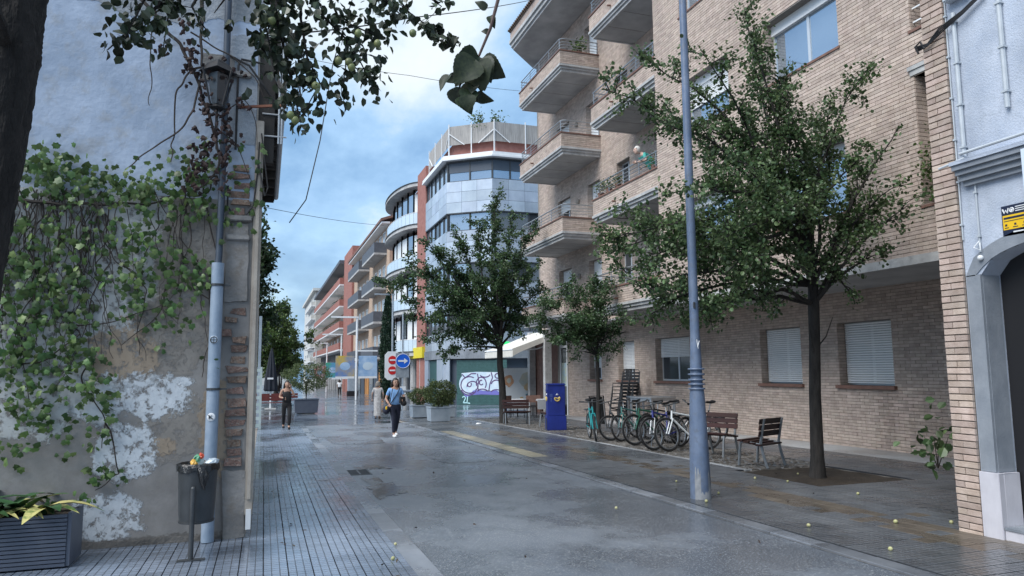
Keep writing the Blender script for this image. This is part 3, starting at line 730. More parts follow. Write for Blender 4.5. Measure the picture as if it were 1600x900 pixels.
b.tube([(x, 4.99, 3.125), (x, 4.972, 3.082), (x, 4.958, 3.11), (x, 4.944, 3.082), (x, 4.93, 3.128)], .008, 5); b.ring((x, 4.9, 3.105), .02, .006, (1, 0, 0), 14, 4); b.ball((x, 4.9, 3.105), .012, 8, 5, (.2, 1, 1))
for z in (3.085, 3.105, 3.125): b.box(x-.001, x+.001, 4.73, 4.865, z, z+.008)
b.box(x-.001, x+.001, 4.80, 4.90, 2.885, 2.898)
b.build('emblem', MT['white'], NT)
# ================================================================== CORNER BUILDING WITH METAL PANELS
MT['panel'] = mat('metal_panel', (.40, .47, .56), (.48, .55, .63), .38, 1.5, .1, 20, metal=.25, orand=.16, macro=.15)
MT['blind'] = mat('blind', (.07, .09, .12), None, .5)
MT['shutter_green'] = mat('shutter_green', (.03, .09, .09), (.045, .12, .12), .5, 6)
MT['reed'] = mat('reed_screen', (.27, .26, .25), (.42, .40, .38), .9, 2, .6, 40, stretch=(8, 8, .6))
GB = thing('corner_office_building', 'blue grey metal panelled corner building with ribbon windows and roof screen', 'building', (13, 46, gz(46)), world=True)
faces = [((11.05, 52.1), (11.05, 45.6), 6), ((11.05, 45.6), (13.62, 43.64), 3), ((13.62, 43.64), (22.5, 43.64), 8)]
GW = [(13.95, 15.3), (10.65, 11.85), (7.35, 8.55), (4.05, 5.25)]; GP = [(11.85, 13.95), (8.55, 10.65), (5.25, 7.35), (2.95, 4.05)]
core = MB(); cp = [(11.35, 52.1), (11.35, 45.75), (13.75, 43.94), (22.5, 43.94), (22.5, 52.1)]
core.prism([(x, y, -.9) for x, y in cp], (0, 0, 16.4)); core.build('core', MT['blind'], GB)
def fbox(mb, p0, p1, t0, t1, z0, z1, d0, d1):
    """box on a façade line p0->p1, distances t along, d outward (right-hand side of travel is outward)"""
    p0, p1 = V3((*p0, 0)), V3((*p1, 0)); u = (p1-p0).normalized(); n = V3((-u.y, u.x, 0))*-1
    if n.dot(V3((-1, -1, 0))) < 0: n = -n
    q = [p0+u*t0+n*d0, p0+u*t1+n*d0, p0+u*t1+n*d1, p0+u*t0+n*d1]
    mb.prism([(a.x, a.y, z0) for a in q], (0, 0, z1-z0))
for (p0, p1, nc) in faces:
    Lf = (V3((*p1, 0))-V3((*p0, 0))).length; w = Lf/nc
    for (z0, z1) in GP:
        rows = 3 if z1-z0 > 1.5 else 2; hh = (z1-z0)/rows
        for r in range(rows):
            for c in range(nc):
                m = MB(); fbox(m, p0, p1, c*w+.008, (c+1)*w-.008, z0+r*hh+.008, z0+(r+1)*hh-.008, -.05, random.uniform(-.004, .004)); m.build('panel', MT['panel'], GB)
    for fi, (z0, z1) in enumerate(GW):
        nw = max(2, nc//2*1 if nc < 6 else nc-1); ww = Lf/nw
        fr = MB(); fbox(fr, p0, p1, 0, Lf, z0, z0+.06, -.22, -.1); fbox(fr, p0, p1, 0, Lf, z1-.06, z1, -.22, -.02)
        for c in range(nw+1): fbox(fr, p0, p1, max(0, c*ww-.045), min(Lf, c*ww+.045), z0+.06, z1-.06, -.22, -.1)
        f = fr.build('window_band', MT['dark_metal'], GB)
        for c in range(nw):
            zt = z0+.62 if fi == 0 and nc != 6 else z1-.06
            m = MB(); fbox(m, p0, p1, c*ww+.05, (c+1)*ww-.05, z0+.06, zt, -.19, -.17); m.build('pane', MT['glass'] if (c+fi) % 3 or fi == 0 else MT['glass_dark'], f)
            if zt < z1-.1: m = MB(); fbox(m, p0, p1, c*ww+.05, (c+1)*ww-.05, zt, z1-.06, -.18, -.12); m.build('blind', MT['blind'], f)
cor = [(10.75, 52.1), (10.75, 45.45), (13.5, 43.3), (22.5, 43.3), (22.5, 52.1)]
m = MB(); m.prism([(x, y, 15.35) for x, y in cor], (0, 0, .12)); m.prism([(x+.06, y+.06, 15.47) for x, y in cor], (0, 0, .22)); m.build('cornice', MT['white'], GB)
pb = [(11.7, 52.1), (11.7, 46.0), (14.1, 44.2), (22.5, 44.2), (22.5, 52.1)]
m = MB(); m.prism([(x, y, 15.69) for x, y in pb], (0, 0, 1.15)); m.build('roof_parapet', MT['red_brick'], GB)
rs = [(11.3, 52.0), (11.3, 45.85), (13.85, 43.9), (22.5, 43.9)]
for (a, b_) in zip(rs, rs[1:]):
    L_ = (V3((*b_, 0))-V3((*a, 0))).length; n = max(2, int(L_/1.9))
    m = MB(); fbox(m, a, b_, 0, L_, 16.55, 17.85, -.02, 0); m.build('reed_screen', MT['reed'], GB)
    for k in range(n+1):
        m = MB(); fbox(m, a, b_, max(0, L_*k/n-.03), min(L_, L_*k/n+.03), 15.7, 18.0, .005, .06); po = m.build('screen_post', MT['white'], GB)
    u = (V3((*b_, 0))-V3((*a, 0))).normalized(); q = V3((*b_, 0))
    for sgn, e in ((1, V3((*a, 0))), (-1, V3((*b_, 0)))):
        m = MB(); m.bar(e+u*sgn*.05+V3((-.03, -.06, 17.3)), e+u*sgn*1.1+V3((-.03, -.06, 16.5)), .05, .05); m.build('screen_brace', MT['white'], GB)
# ground floor: grey fascia, piers, shutters
p0, p1 = (11.05, 45.6), (13.62, 43.64)
m = MB()
for (a, b_, nc) in faces: Lf = (V3((*b_, 0))-V3((*a, 0))).length; fbox(m, a, b_, 0, Lf, 2.35, 2.94, -.2, .06)
m.build('fascia', MT['grey_paint'], GB)
for (a, b_, ts) in ((faces[0][0], faces[0][1], (0, 1.2, 3.9, 5.6)), (p0, p1, (0, .25)), ((13.62, 43.64), (22.5, 43.64), (2.4, 2.8))):
    for q in range(0, len(ts), 2):
        m = MB(); fbox(m, a, b_, ts[q], ts[q+1], -.8, 2.35, -.15, .02); m.build('pier', MT['panel'], GB)
m = MB(); fbox(m, faces[0][0], faces[0][1], 5.6, 6.45, -.8, 2.35, -.14, -.02); m.build('pier', MT['panel'], GB)
def corr(parent, a, b_, t0, t1, z0, z1, mt, name):
    m = MB(); z = z0
    while z < z1: fbox(m, a, b_, t0, t1, z, min(z+.085, z1), -.16, -.10); fbox(m, a, b_, t0, t1, min(z+.085, z1), min(z+.1, z1), -.16, -.12); z += .1
    return m.build(name, mt, parent)
corr(GB, faces[0][0], faces[0][1], 1.2, 3.9, -.7, 2.3, MT['shutter_green'], 'roller_shutter')
# painted shutter in the chamfer and beyond: purple and white lettering
gs = corr(GB, (11.6, 45.18), (14.6, 42.89), 0, 3.4, -.62, 2.25, MT['shutter_green'], 'roller_shutter')
ga, gb = V3((11.6, 45.18, 0)), V3((14.6, 42.89, 0)); gu = (gb-ga).normalized(); gn = V3((-.607, -.795, 0))
def gpt(px, py, d):      # crop 690..790 x 550..650 -> wall
    t = (px-20)/76*3.2; return ga+gu*(t)+gn*d+V3((0, 0, -.62+(81-py)/79*2.95))
MT['gr_white'] = mat('paint_white', (.46, .62, .74), (.66, .74, .82), .5, 2.5); MT['gr_purple'] = mat('paint_purple', (.10, .05, .16), None, .5); MT['gr_blue'] = mat('paint_violet', (.16, .16, .5), None, .5); MT['gr_pale'] = mat('paint_pale', (.5, .8, .85), None, .5)
def gblob(pts, name, mt, d):
    m = MB(); m.prism([gpt(x, y, d) for x, y in pts], gn*.004); m.build(name, mt, gs)
def stroke(pts, w, name, mt, d):
    m = MB()
    for a, b_ in zip(pts, pts[1:]): m.bar(gpt(*a, d), gpt(*b_, d), .006, w, gn.cross(V3(gpt(*b_, d)-gpt(*a, d)))) 
    m.build(name, mt, gs)
def arcp(cx, cy, rx, ry, a0, a1, n=14): return [(cx+rx*math.cos(math.radians(a0+(a1-a0)*i/n)), cy-ry*math.sin(math.radians(a0+(a1-a0)*i/n))) for i in range(n+1)]
gblob(arcp(39, 44, 15, 18, 0, 360, 20), 'graffiti_fill', MT['gr_white'], -.098)
gblob([(28, 26), (52, 24), (92, 25), (92, 60), (72, 55), (55, 56), (34, 60)], 'graffiti_fill', MT['gr_white'], -.0955)
gblob([(28, 57), (38, 64), (48, 55), (60, 55), (72, 57), (84, 55), (92, 60), (92, 63), (60, 62), (45, 63), (36, 67)], 'graffiti_shade', MT['gr_blue'], -.092)
for pts in (arcp(41, 46, 14, 14, 60, 300), arcp(46, 48, 9, 8, 190, -60), arcp(41, 45, 3, 4, 150, 400), arcp(60, 44, 8, 11, 200, -40), arcp(60, 42, 3, 4, 60, 330), [(54, 27), (56, 40), (54, 50), (56, 56)], [(76, 25), (78, 34), (74, 44), (72, 56)], arcp(84, 46, 8, 8, 170, 10), arcp(86, 31, 4, 4, 0, 360), arcp(62, 57, 8, 4, 180, 0), [(29, 28), (34, 34), (44, 27), (52, 27)], arcp(66, 28, 8, 5, 200, 350), arcp(40, 50, 13, 13, 200, 330), arcp(84, 58, 8, 4, 180, 0)):
    stroke(pts, .07, 'graffiti_line', MT['gr_purple'], -.088)
for pts in (arcp(32, 68, 2.4, 2.6, 170, -30, 8)+[(31, 76), (38, 76)], [(38, 65), (37, 76), (42, 77)]): stroke(pts, .06, 'graffiti_number', MT['gr_pale'], -.088)
g = MB(); g.lathe([(.02, 0), (.32, 0), (.32, .08), (.02, .08)], (14.25, 42.7, 3.05), 20, ax=(-.6, -.8, 0)); g.build('green_round_sign', emat('green_sign', (.02, .45, .12), .5), GB)
# ================================================================== STREET FRONT BEYOND
X0 = 11.05
MT['beige'] = mat('beige_render', (.42, .30, .22), (.50, .38, .29), .85, 2); MT['pale'] = mat('pale_render', (.50, .50, .48), (.60, .59, .56), .85, 2)
MT['bal_grey'] = mat('balcony_grey', (.07, .08, .10), (.10, .11, .13), .6, 3); MT['orange'] = mat('shop_timber', (.50, .22, .06), (.62, .30, .10), .6, 2)
MT['rail_glass'] = mat('rail_glass', (.55, .66, .75), None, .15, spec=.6)
B2 = thing('curved_bay_building', 'red brick building with rounded glazed bays and curved balconies', 'building', (11.4, 61, gz(61)), world=True)
m = MB(); m.box(X0, 22, 52.11, 55.2, -1, 16.9); m.build('brick_pier', MT['red_brick'], B2)
m = MB(); m.box(X0+.5, 22, 55.21, 68.5, 2.9, 16.3); m.build('wall', MT['red_brick'], B2)
def ell(pr, hl, z, n=18, c=(X0+.3, 61.0)): return [(c[0]-pr*math.sin(math.pi*i/n), c[1]-hl*math.cos(math.pi*i/n), z) for i in range(n+1)]
for i, z in enumerate((16.1, 12.75, 9.4, 6.05, 2.75)):
    m = MB(); m.prism(ell(1.7, 5.9, z), (0, 0, .12)); m.prism(ell(1.62, 5.85, z+.13), (0, 0, .16)); s = m.build('curved_slab', MT['concrete'], B2)
    m = MB(); m.prism(ell(1.72, 5.92, z+.30), (0, 0, .05)); m.build('slab_edge', MT['dark_metal'], s)
    if i == 0: continue
    E_ = ell(1.5, 5.7, z+.35)
    for a, b_ in zip(E_, E_[1:]):
        a, b_ = V3(a), V3(b_); m = MB(); m.bar(a+(b_-a)*.03+V3((0, 0, .45)), a+(b_-a)*.97+V3((0, 0, .45)), .02, .86); m.build('rail_panel', MT['rail_glass'], s)
    m = MB(); m.tube([V3(p)+V3((0, 0, .92)) for p in E_], .03, 5); m.build('hand_rail', MT['white'], s)
    E_ = ell(.85, 4.9, z+.35, 8)
    for a, b_ in zip(E_, E_[1:]):
        a, b_ = V3(a), V3(b_); f = MB()
        for e in (a, b_): f.box(e.x-.07, e.x+.07, e.y-.07, e.y+.07, z+.35, z+3.3)
        w = f.build('window_post', MT['white'], B2)
        m = MB(); m.bar(a+V3((0, 0, 1.3)), b_+V3((0, 0, 1.3)), .03, 2.6); m.build('pane', MT['glass'] if random.random() < .6 else MT['shutter'], w)
m = MB(); m.box(X0+.8, 22, 55.21, 68.5, -1.2, 2.9); m.build('shop_front', MT['blind'], B2)
m = MB(); m.box(X0-.2, X0+.6, 52.2, 59.0, 2.55, 3.35); m.build('yellow_shop_sign', mat('shop_yellow', (.75, .62, .03), None, .5), B2)
for k in range(4): m = MB(); m.lathe([(.32, -1), (.32, 2.5)], (X0+.3, 54+3.6*k, 0), 12); m.build('column', MT['concrete'], B2)
def balcony_block(root, x, y0, y1, z, d, ph, mp, mslab, glassy=False):
    m = MB(); m.box(x-d, x, y0, y1, z, z+.2); s = m.build('balcony_slab', mslab, root)
    m = MB(); m.box(x-d, x-d+.06, y0, y1, z+.2, z+.2+ph); m.box(x-d+.06, x, y0, y0+.06, z+.2, z+.2+ph); m.box(x-d+.06, x, y1-.06, y1, z+.2, z+.2+ph); m.build('balcony_parapet', mp, s)
def far_window(root, x, y0, y1, z0, z1, g):
    m = MB(); t = .07
    m.box(x-.04, x+.02, y0, y1, z1-t, z1); m.box(x-.04, x+.02, y0, y0+t, z0, z1-t); m.box(x-.04, x+.02, y1-t, y1, z0, z1-t); m.box(x-.04, x+.02, (y0+y1)/2-.03, (y0+y1)/2+.03, z0, z1-t); w = m.build('window', MT['white'], root)
    m = MB(); m.box(x-.012, x+.01, y0+t, y1-t, z0, z1-t); m.build('pane', g, w)
B3 = thing('balcony_house', 'beige house with dark grey balconies and pitched eave between bays and red block', 'building', (11.4, 82, gz(82)), world=True)
m = MB(); m.box(X0, 22, 68.6, 97.5, 2.6, 15.9); m.build('wall', MT['beige'], B3)
m = MB(); m.prism([(X0-.9, 68.4, 15.9), (X0-.9, 97.5, 15.9), (X0+5, 97.5, 18), (X0+5, 68.4, 18)], (0, 0, .25)); m.build('roof', MT['coping'], B3)
m = MB(); m.box(X0-.8, X0, 68.5, 97.4, 15.7, 15.88); m.build('eave', MT['white'], B3)
for z in (12.9, 9.5, 6.15, 2.75):
    for (a, b_) in ((70.2, 79.5), (82.5, 93.5)):
        balcony_block(B3, X0, a, b_, z, 1.25, 1.0, MT['bal_grey'], MT['concrete'])
        for k in range(3):
            y = a+.8+(b_-a-1.2)*k/3; far_window(B3, X0-.02, y, y+1.5, z+.25, z+2.5, MT['glass'] if random.random() < .5 else MT['glass_dark'])
for k in range(8):
    m = MB(); y = 68.8+3.6*k; m.box(X0+.1, X0+.6, y, y+2.9, -1.4, 2.6); m.build('shop_bay', [MT['orange'], MT['glass_dark'], MT['blind']][(k*2+1) % 3 if k else 1], B3)
m = MB(); m.box(X0+.6, 22, 68.6, 97.4, -1.5, 2.6); m.build('shop_wall', MT['blind'], B3)
B4 = thing('red_balcony_block', 'long red brick block with white edged continuous balconies far down the street', 'building', (11.4, 130, gz(130)), world=True)
m = MB(); m.box(X0-.3, 24, 97.6, 108, -1.6, 18.4); m.build('end_wall', MT['red_brick'], B4)
m = MB(); m.box(X0+1.0, 24, 108, 166, 4.6, 17.4); m.build('wall', MT['beige'], B4)
m = MB(); m.box(X0-1.0, 24, 107.9, 166, 17.4, 17.9); m.build('roof_slab', MT['bal_grey'], B4)
for z in (4.6, 7.75, 10.95, 14.15):
    balcony_block(B4, X0+1.0, 108.1, 166, z, 1.9, .95, MT['red_brick'], MT['white'])
    for k in range(9):
        y = 110+6.2*k; far_window(B4, X0+.98, y, y+2.2, z+.25, z+2.6, MT['glass_dark'] if k % 3 else MT['shutter'])
        if (k*3+int(z)) % 4 == 0:
            m = MB(); m.prism([(X0+.9, y, z+2.7), (X0-.6, y, z+1.9), (X0-.6, y+3, z+1.9), (X0+.9, y+3, z+2.7)], (0, 0, .03)); m.build('balcony_awning', mat('awning_green', (.03, .22, .15), None, .8) if k % 2 else MT['shutter_green'], B4)
m = MB(); m.box(X0+1.6, 24, 108, 166, -2.4, 4.59); m.build('shop_wall', MT['blind'], B4)
for k in range(14): m = MB(); m.box(X0+.6, X0+1.1, 108.6+4.2*k, 109.3+4.2*k, -2.3, 4.59); m.build('column', MT['concrete'], B4)
for k in range(6): m = MB(); m.box(X0+1.15, X0+1.2, 110+9*k, 116+9*k, .8, 1.6); m.build('shop_sign', [MT['white'], MT['orange'], MT['shutter_green']][k % 3], B4)
B5 = thing('pale_tower_block', 'pale rendered block at the far end of the street', 'building', (11.4, 200, gz(200)), world=True)
m = MB(); m.box(X0-.5, 26, 168, 215, -3, 19.6); m.box(X0-1.2, 26, 166.3, 215, 19.6, 20.2); m.build('wall', MT['pale'], B5)
for z in (4, 7.2, 10.4, 13.6, 16.6):
    for k in range(5): far_window(B5, X0-.52, 170+8*k, 174+8*k, z, z+1.9, MT['glass_dark'])
    balcony_block(B5, X0-.5, 169, 195, z-.3, .9, .9, MT['pale'], MT['white'])
B6 = thing('distant_grey_block', 'distant grey block closing the street behind the trees', 'building', (0, 320, gz(320)), world=True)
m = MB(); m.box(-60, 9.5, 315, 330, -5, 11); m.build('wall', MT['pale'], B6)
for k in range(16):
    for z in (0, 3.5, 7): far_window_y = MB(); far_window_y.box(-50+3.6*k, -48.4+3.6*k, 314.9, 315.1, z, z+1.8); far_window_y.build('window', MT['glass_dark'], B6)
# buildings across the cross street, on the left beyond the trees
B7 = thing('cream_house', 'cream house on the left side hidden behind the street trees', 'building', (-6, 120, gz(120)), world=True)
m = MB(); m.box(-20, -4.5, 95, 170, -3, 9); m.build('wall', MT['pale'], B7)
for k in range(8):
    for z in (1, 4.5): far = MB(); far.box(-4.52, -4.46, 97+9*k, 99+9*k, z, z+1.8); far.build('window', MT['glass_dark'], B7)
# ================================================================== OLD HOUSE ON THE LEFT
WY = 8.15                                                        # plane of the gable wall that faces the camera
MT['lime_blue'] = mat('blue_limewash', (.29, .36, .47), (.42, .50, .63), .9, 1.5, .35, 9, c3=(.33, .37, .43), bdist=.03, lo=.36, hi=.64, detail=10, macro=.2, mscale=1.2)
MT['cement'] = mat('old_cement', (.17, .165, .16), (.28, .27, .262), .92, 2.2, .6, 22, c3=(.20, .18, .16), bdist=.02, detail=10)
MT['lime_pale'] = mat('pale_limewash', (.40, .42, .43), (.50, .51, .51), .9, 3.0, .8, 30, c3=(.33, .31, .28), bdist=.02)
MT['lime_white'] = mat('white_limewash', (.44, .47, .50), (.62, .66, .70), .9, 6.0, .6, 22, c3=(.36, .37, .37), bdist=.02, detail=9)
MT['ochre_render'] = mat('ochre_render', (.24, .19, .14), (.32, .26, .19), .92, 4, .7, 34, bdist=.02)
MT['old_brick'] = mat('old_brick', (.13, .085, .068), (.25, .165, .13), .92, 14, 1.0, 40, c3=(.22, .195, .17), orand=.3, bdist=.02)
MT['timber'] = mat('dark_timber', (.018, .016, .015), (.035, .03, .027), .8, 6, .5, 30, stretch=(1, 1, .2))
MT['beige_strip'] = mat('beige_strip', (.33, .29, .25), (.42, .38, .33), .8, 5, .4, 40)
def layered_wall(name):
    """old cement with worn coats of limewash; each coat keeps its own ragged outline"""
    m = bpy.data.materials.new(name); m.use_nodes = True; nt = m.node_tree; N = nt.nodes; L = nt.links; b = N['Principled BSDF']; b.inputs['Roughness'].default_value = .92
    pos = N.new('ShaderNodeNewGeometry').outputs['Position']; sep = N.new('ShaderNodeSeparateXYZ'); L.new(pos, sep.inputs[0])
    def nz(sc, d=8, r=.62):
        t = N.new('ShaderNodeTexNoise'); t.inputs['Scale'].default_value = sc; t.inputs['Detail'].default_value = d; t.inputs['Roughness'].default_value = r; L.new(pos, t.inputs['Vector']); return t.outputs['Fac']
    def mt_(op, *a):
        k = N.new('ShaderNodeMath'); k.operation = op
        for i, v in enumerate(a):
            if isinstance(v, (int, float)): k.inputs[i].default_value = v
            else: L.new(v, k.inputs[i])
        return k.outputs[0]
    def mr(s_, a, c, o0=0, o1=1):
        k = N.new('ShaderNodeMapRange'); L.new(s_, k.inputs[0])
        for i, v in enumerate((a, c, o0, o1)): k.inputs[i+1].default_value = v
        return k.outputs[0]
    def mix(f, a, c):
        k = N.new('ShaderNodeMix'); k.data_type = 'RGBA'; L.new(f, k.inputs[0])
        for i, v in ((6, a), (7, c)):
            if isinstance(v, tuple): k.inputs[i].default_value = (*v, 1)
            else: L.new(v, k.inputs[i])
        return k.outputs[2]
    n1, n2, n3 = nz(2.2, 10), nz(7, 9, .7), nz(30, 5, .7)
    n4 = nz(17, 8, .75); flake = mr(nz(11, 9, .8), .40, .47)
    wob = mt_('ADD', mt_('ADD', mt_('MULTIPLY', mt_('SUBTRACT', n1, .5), 2.6), mt_('MULTIPLY', mt_('SUBTRACT', n2, .5), 2.2)), mt_('MULTIPLY', mt_('SUBTRACT', n4, .5), 1.6))
    col = mix(mr(n1, .32, .68), (.155, .150, .148), (.27, .262, .255)); col = mix(mr(n2, .5, .72), col, (.205, .195, .182))
    hgt = mt_('MULTIPLY', n3, .35)
    def coat(blobs, c1, c2, fray=1.0, th=.6):
        nonlocal col, hgt
        best = None
        for (px, py, rx, ry) in blobs:
            q = onY(px, py, WY); sx, sz_ = rx/F*8.6, ry/F*8.6
            d = mt_('SQRT', mt_('ADD', mt_('POWER', mt_('DIVIDE', mt_('SUBTRACT', sep.outputs['X'], q.x), sx), 2.0), mt_('POWER', mt_('DIVIDE', mt_('SUBTRACT', sep.outputs['Z'], q.z), sz_), 2.0)))
            best = d if best is None else mt_('MINIMUM', best, d)
        f = mt_('MULTIPLY', mr(mt_('ADD', best, mt_('MULTIPLY', wob, fray)), 1.04, .90), flake)
        col = mix(f, col, mix(mr(n2, .3, .7), c1, c2)); hgt = mt_('ADD', hgt, mt_('MULTIPLY', f, th))
    coat([(60, 400, 130, 110), (190, 380, 90, 95), (110, 520, 130, 90), (30, 610, 110, 60)], (.36, .385, .40), (.47, .485, .49), .55)
    coat([(270, 525, 48, 60), (285, 390, 36, 70), (270, 655, 40, 55)], (.19, .175, .16), (.25, .235, .215), .4, .4)
    coat([(195, 560, 40, 45), (250, 700, 20, 12), (336, 660, 20, 75)], (.25, .20, .15), (.33, .27, .21), .6, .3)
    coat([(225, 618, 62, 30), (192, 712, 38, 40), (172, 810, 42, 34), (285, 597, 22, 8), (150, 640, 30, 20)], (.42, .46, .50), (.60, .64, .68), .62, .8)
    coat([(60, 878, 140, 22), (250, 852, 120, 14)], (.10, .095, .09), (.15, .14, .13), .35, .1)
    L.new(col, b.inputs['Base Color']); bp = N.new('ShaderNodeBump'); bp.inputs['Strength'].default_value = .8; bp.inputs['Distance'].default_value = .012; L.new(hgt, bp.inputs['Height']); L.new(bp.outputs[0], b.inputs['Normal'])
    return m
OH = thing('old_house', 'weathered old house with pale blue limewashed gable and crumbling brick corner', 'building', (-3, WY+.5, gz(WY)), world=True)
w = MB(); w.box(-7.5, -.16, WY, 16.0, -.4, 3.45); w.build('lower_wall', layered_wall('layered_plaster'), OH)
w = MB(); w.box(-7.5, -.16, WY, 16.0, 3.45, 5.35); w.box(-7.5, -.12, WY, WY+.4, 5.35, 8.5); w.build('upper_wall', MT['lime_blue'], OH)
def jag(pts, amp=.03, it=4):
    P = [V3((p[0], p[1], 0)) for p in pts]
    for k in range(it):
        Q = []
        for a, b in zip(P, P[1:]+P[:1]):
            d = b-a; n = V3((-d.y, d.x, 0)); Q += [a, (a+b)/2+(n.normalized()*random.gauss(0, amp*.5) if d.length > .02 else V3())]
        P = Q; amp *= .55
    return [(p.x, p.y) for p in P]
def patch(pix, mt, th, amp=.04, name='plaster_patch'):
    P = []
    for px, py in pix: q = onY(px, py, WY); P.append((q.x, q.z))
    P = jag(P, amp, 4); bm = bmesh.new(); off = OFF[OH]
    vs = [bm.verts.new((x-off.x, WY-off.y-th, z-off.z)) for x, z in P]; f = bm.faces.new(vs)
    f.normal_update()
    if f.normal.y > 0: f.normal_flip()
    r = bmesh.ops.extrude_face_region(bm, geom=[f]); ex = [g for g in r['geom'] if isinstance(g, bmesh.types.BMVert)]
    for v in ex: v.co.y += th+.002
    bmesh.ops.triangulate(bm, faces=bm.faces[:]); me = bpy.data.meshes.new(name); bm.to_mesh(me); bm.free()
    put(name, me, mt, OH)
patch([(345, 235), (398, 228), (398, 60), (362, 55)], mat('grey_lime', (.27, .30, .34), (.36, .39, .43), .9, 2.4, .8, 26, bdist=.02), .006, .03)
patch([(120, 0), (250, -12), (410, -8), (408, 34), (340, 28), (300, 40), (190, 22)], mat('stained_lime', (.20, .22, .24), (.33, .36, .40), .9, 2.2, .7, 26, bdist=.02), .004, .06)
patch([(-60, 850), (40, 838), (150, 848), (260, 838), (345, 836), (345, 852), (-60, 890)], mat('damp_cement', (.09, .085, .08), (.15, .14, .13), .8, 3, .7, 30, bdist=.02), .006, .02)
patch([(346, 735), (383, 735), (381, 838), (348, 842)], MT['cement'], .03, .015, 'corner_render')
patch([(352, 352), (388, 350), (386, 470), (350, 472)], MT['cement'], .022, .02, 'corner_render')
# exposed corner bricks
bz = [(376, 262), (377, 276), (378, 290), (374, 304), (376, 318), (373, 332), (371, 362), (372, 487), (362, 500), (374, 531), (373, 545), (371, 561), (371, 577), (370, 594), (368, 611), (370, 630), (367, 644), (366, 661), (365, 677), (364, 693), (366, 708), (346, 520), (364, 722)]
for i, (px, py) in enumerate(bz):
    q = onY(px, py, WY); hw = random.uniform(.065, .115); hh = random.uniform(.028, .04); B = MB(); th = random.uniform(.006, .04)
    J = lambda: random.uniform(-.016, .016)
    f = [(-hw+J(), -hh+J()), (hw+J(), -hh+J()), (hw+J(), hh+J()), (-hw+J(), hh+J())]
    B.add([(q.x+a, WY+.01, q.z+c) for a, c in f]+[(q.x+a*.93, WY-th+J()*.6, q.z+c*.9) for a, c in f], [(4, 5, 6, 7)]+[(k, (k+1) % 4, 4+(k+1) % 4, 4+k) for k in range(4)])
    B.build('brick', MT['old_brick'], OH)
for px, py, wd in ((374, 342, .13), (372, 372, .12), (375, 118, .12)):
    q = onY(px, py, WY); B = MB(); B.box(q.x-wd, q.x+wd, WY-.06, WY, q.z-.03, q.z+.03); B.build('stone_ledge', MT['cement'], OH, bevel=.01)
# corner strip, street façade, eave and gutter
B = MB(); B.box(-.158, -.075, WY-.03, WY+.02, .16, 4.35); B.build('corner_strip', MT['beige_strip'], OH, bevel=.006)
B = MB(); B.box(-.135, -.10, WY-.05, WY-.031, .32, 4.0); B.build('corner_pipe', MT['beige_strip'], OH)
B = MB(); B.box(-.14, -.09, WY-.055, WY-.034, .02, .22); B.build('pipe_foot', MT['white'], OH)
B = MB(); B.box(-.159, -.14, WY+.02, 15.9, -.3, 5.3); B.build('street_facade', MT['beige_strip'], OH)
B = MB(); B.box(-.155, .10, WY+.01, 15.9, 5.22, 5.34); B.build('eave', MT['timber'], OH)
for k in range(12):
    B = MB(); y = WY+.12+.65*k; B.box(-.155, .085, y, y+.09, 5.10, 5.219); B.build('rafter_end', MT['timber'], OH)
B = MB(); B.box(-.15, .03, WY+.03, WY+.14, 3.9, 5.1); B.build('shutter', MT['timber'], OH)
B = MB(); B.tube([(.13, WY+.05, 5.32), (.13, 15.8, 5.28)], .05, 8); B.build('gutter', MT['grey_pvc'], OH, smooth=True)
for dx in (.075, .105):
    B = MB(); B.tube([(dx, WY+.02, 5.35), (dx, WY+.02, 4.12)], .011, 6); B.build('conduit', MT['grey_pvc'], OH)
for z in (4.2, 4.45):
    B = MB(); B.tube([(-.1, WY+.02, z), (.16, WY+.02, z)], .009, 5); B.build('bracket', MT['steel'], OH)
B = MB(); q = onY(376, 168, WY); B.bar((q.x, WY-.01, q.z), (q.x+.42, WY-.25, q.z-.02), .025, .025); B.build('iron_rod', mat('rust', (.12, .04, .025), (.18, .07, .04), .8, 20), OH)
t = MB(); 
for k in range(5): t.tube([(.02, WY+.0, 4.95-.02*k), (.10+.012*k, WY-.12, 4.72-.05*k), (.25+.02*k, WY+.05, 4.70-.04*k), (.30, WY+.2, 4.95-.03*k)], .006, 5)
t.tube([(-.45, WY-.02, 5.05), (-.25, WY-.05, 4.95), (-.1, WY-.04, 4.75), (.02, WY, 4.6)], .012, 6); t.tube([(-.36, WY-.03, 4.0), (-.36, WY-.03, 4.95), (-.33, WY-.03, 5.02), (-.12, WY-.03, 5.0)], .012, 6)
t.tube([(-.42, WY-.03, 3.6), (-.42, WY-.03, 3.38), (-.36, WY-.04, 3.28), (-.25, WY-.04, 3.26), (-.16, WY-.05, 3.4), (-.13, WY-.06, 3.75), (-.12, WY-.05, 4.1)], .009, 6)
t.tube([(-.13, WY-.06, 3.9), (-.05, WY-.08, 3.5), (-.02, WY-.04, 3.6), (-.1, WY-.05, 4.2)], .008, 6)
t.build('cables', MT['cable'], OH)
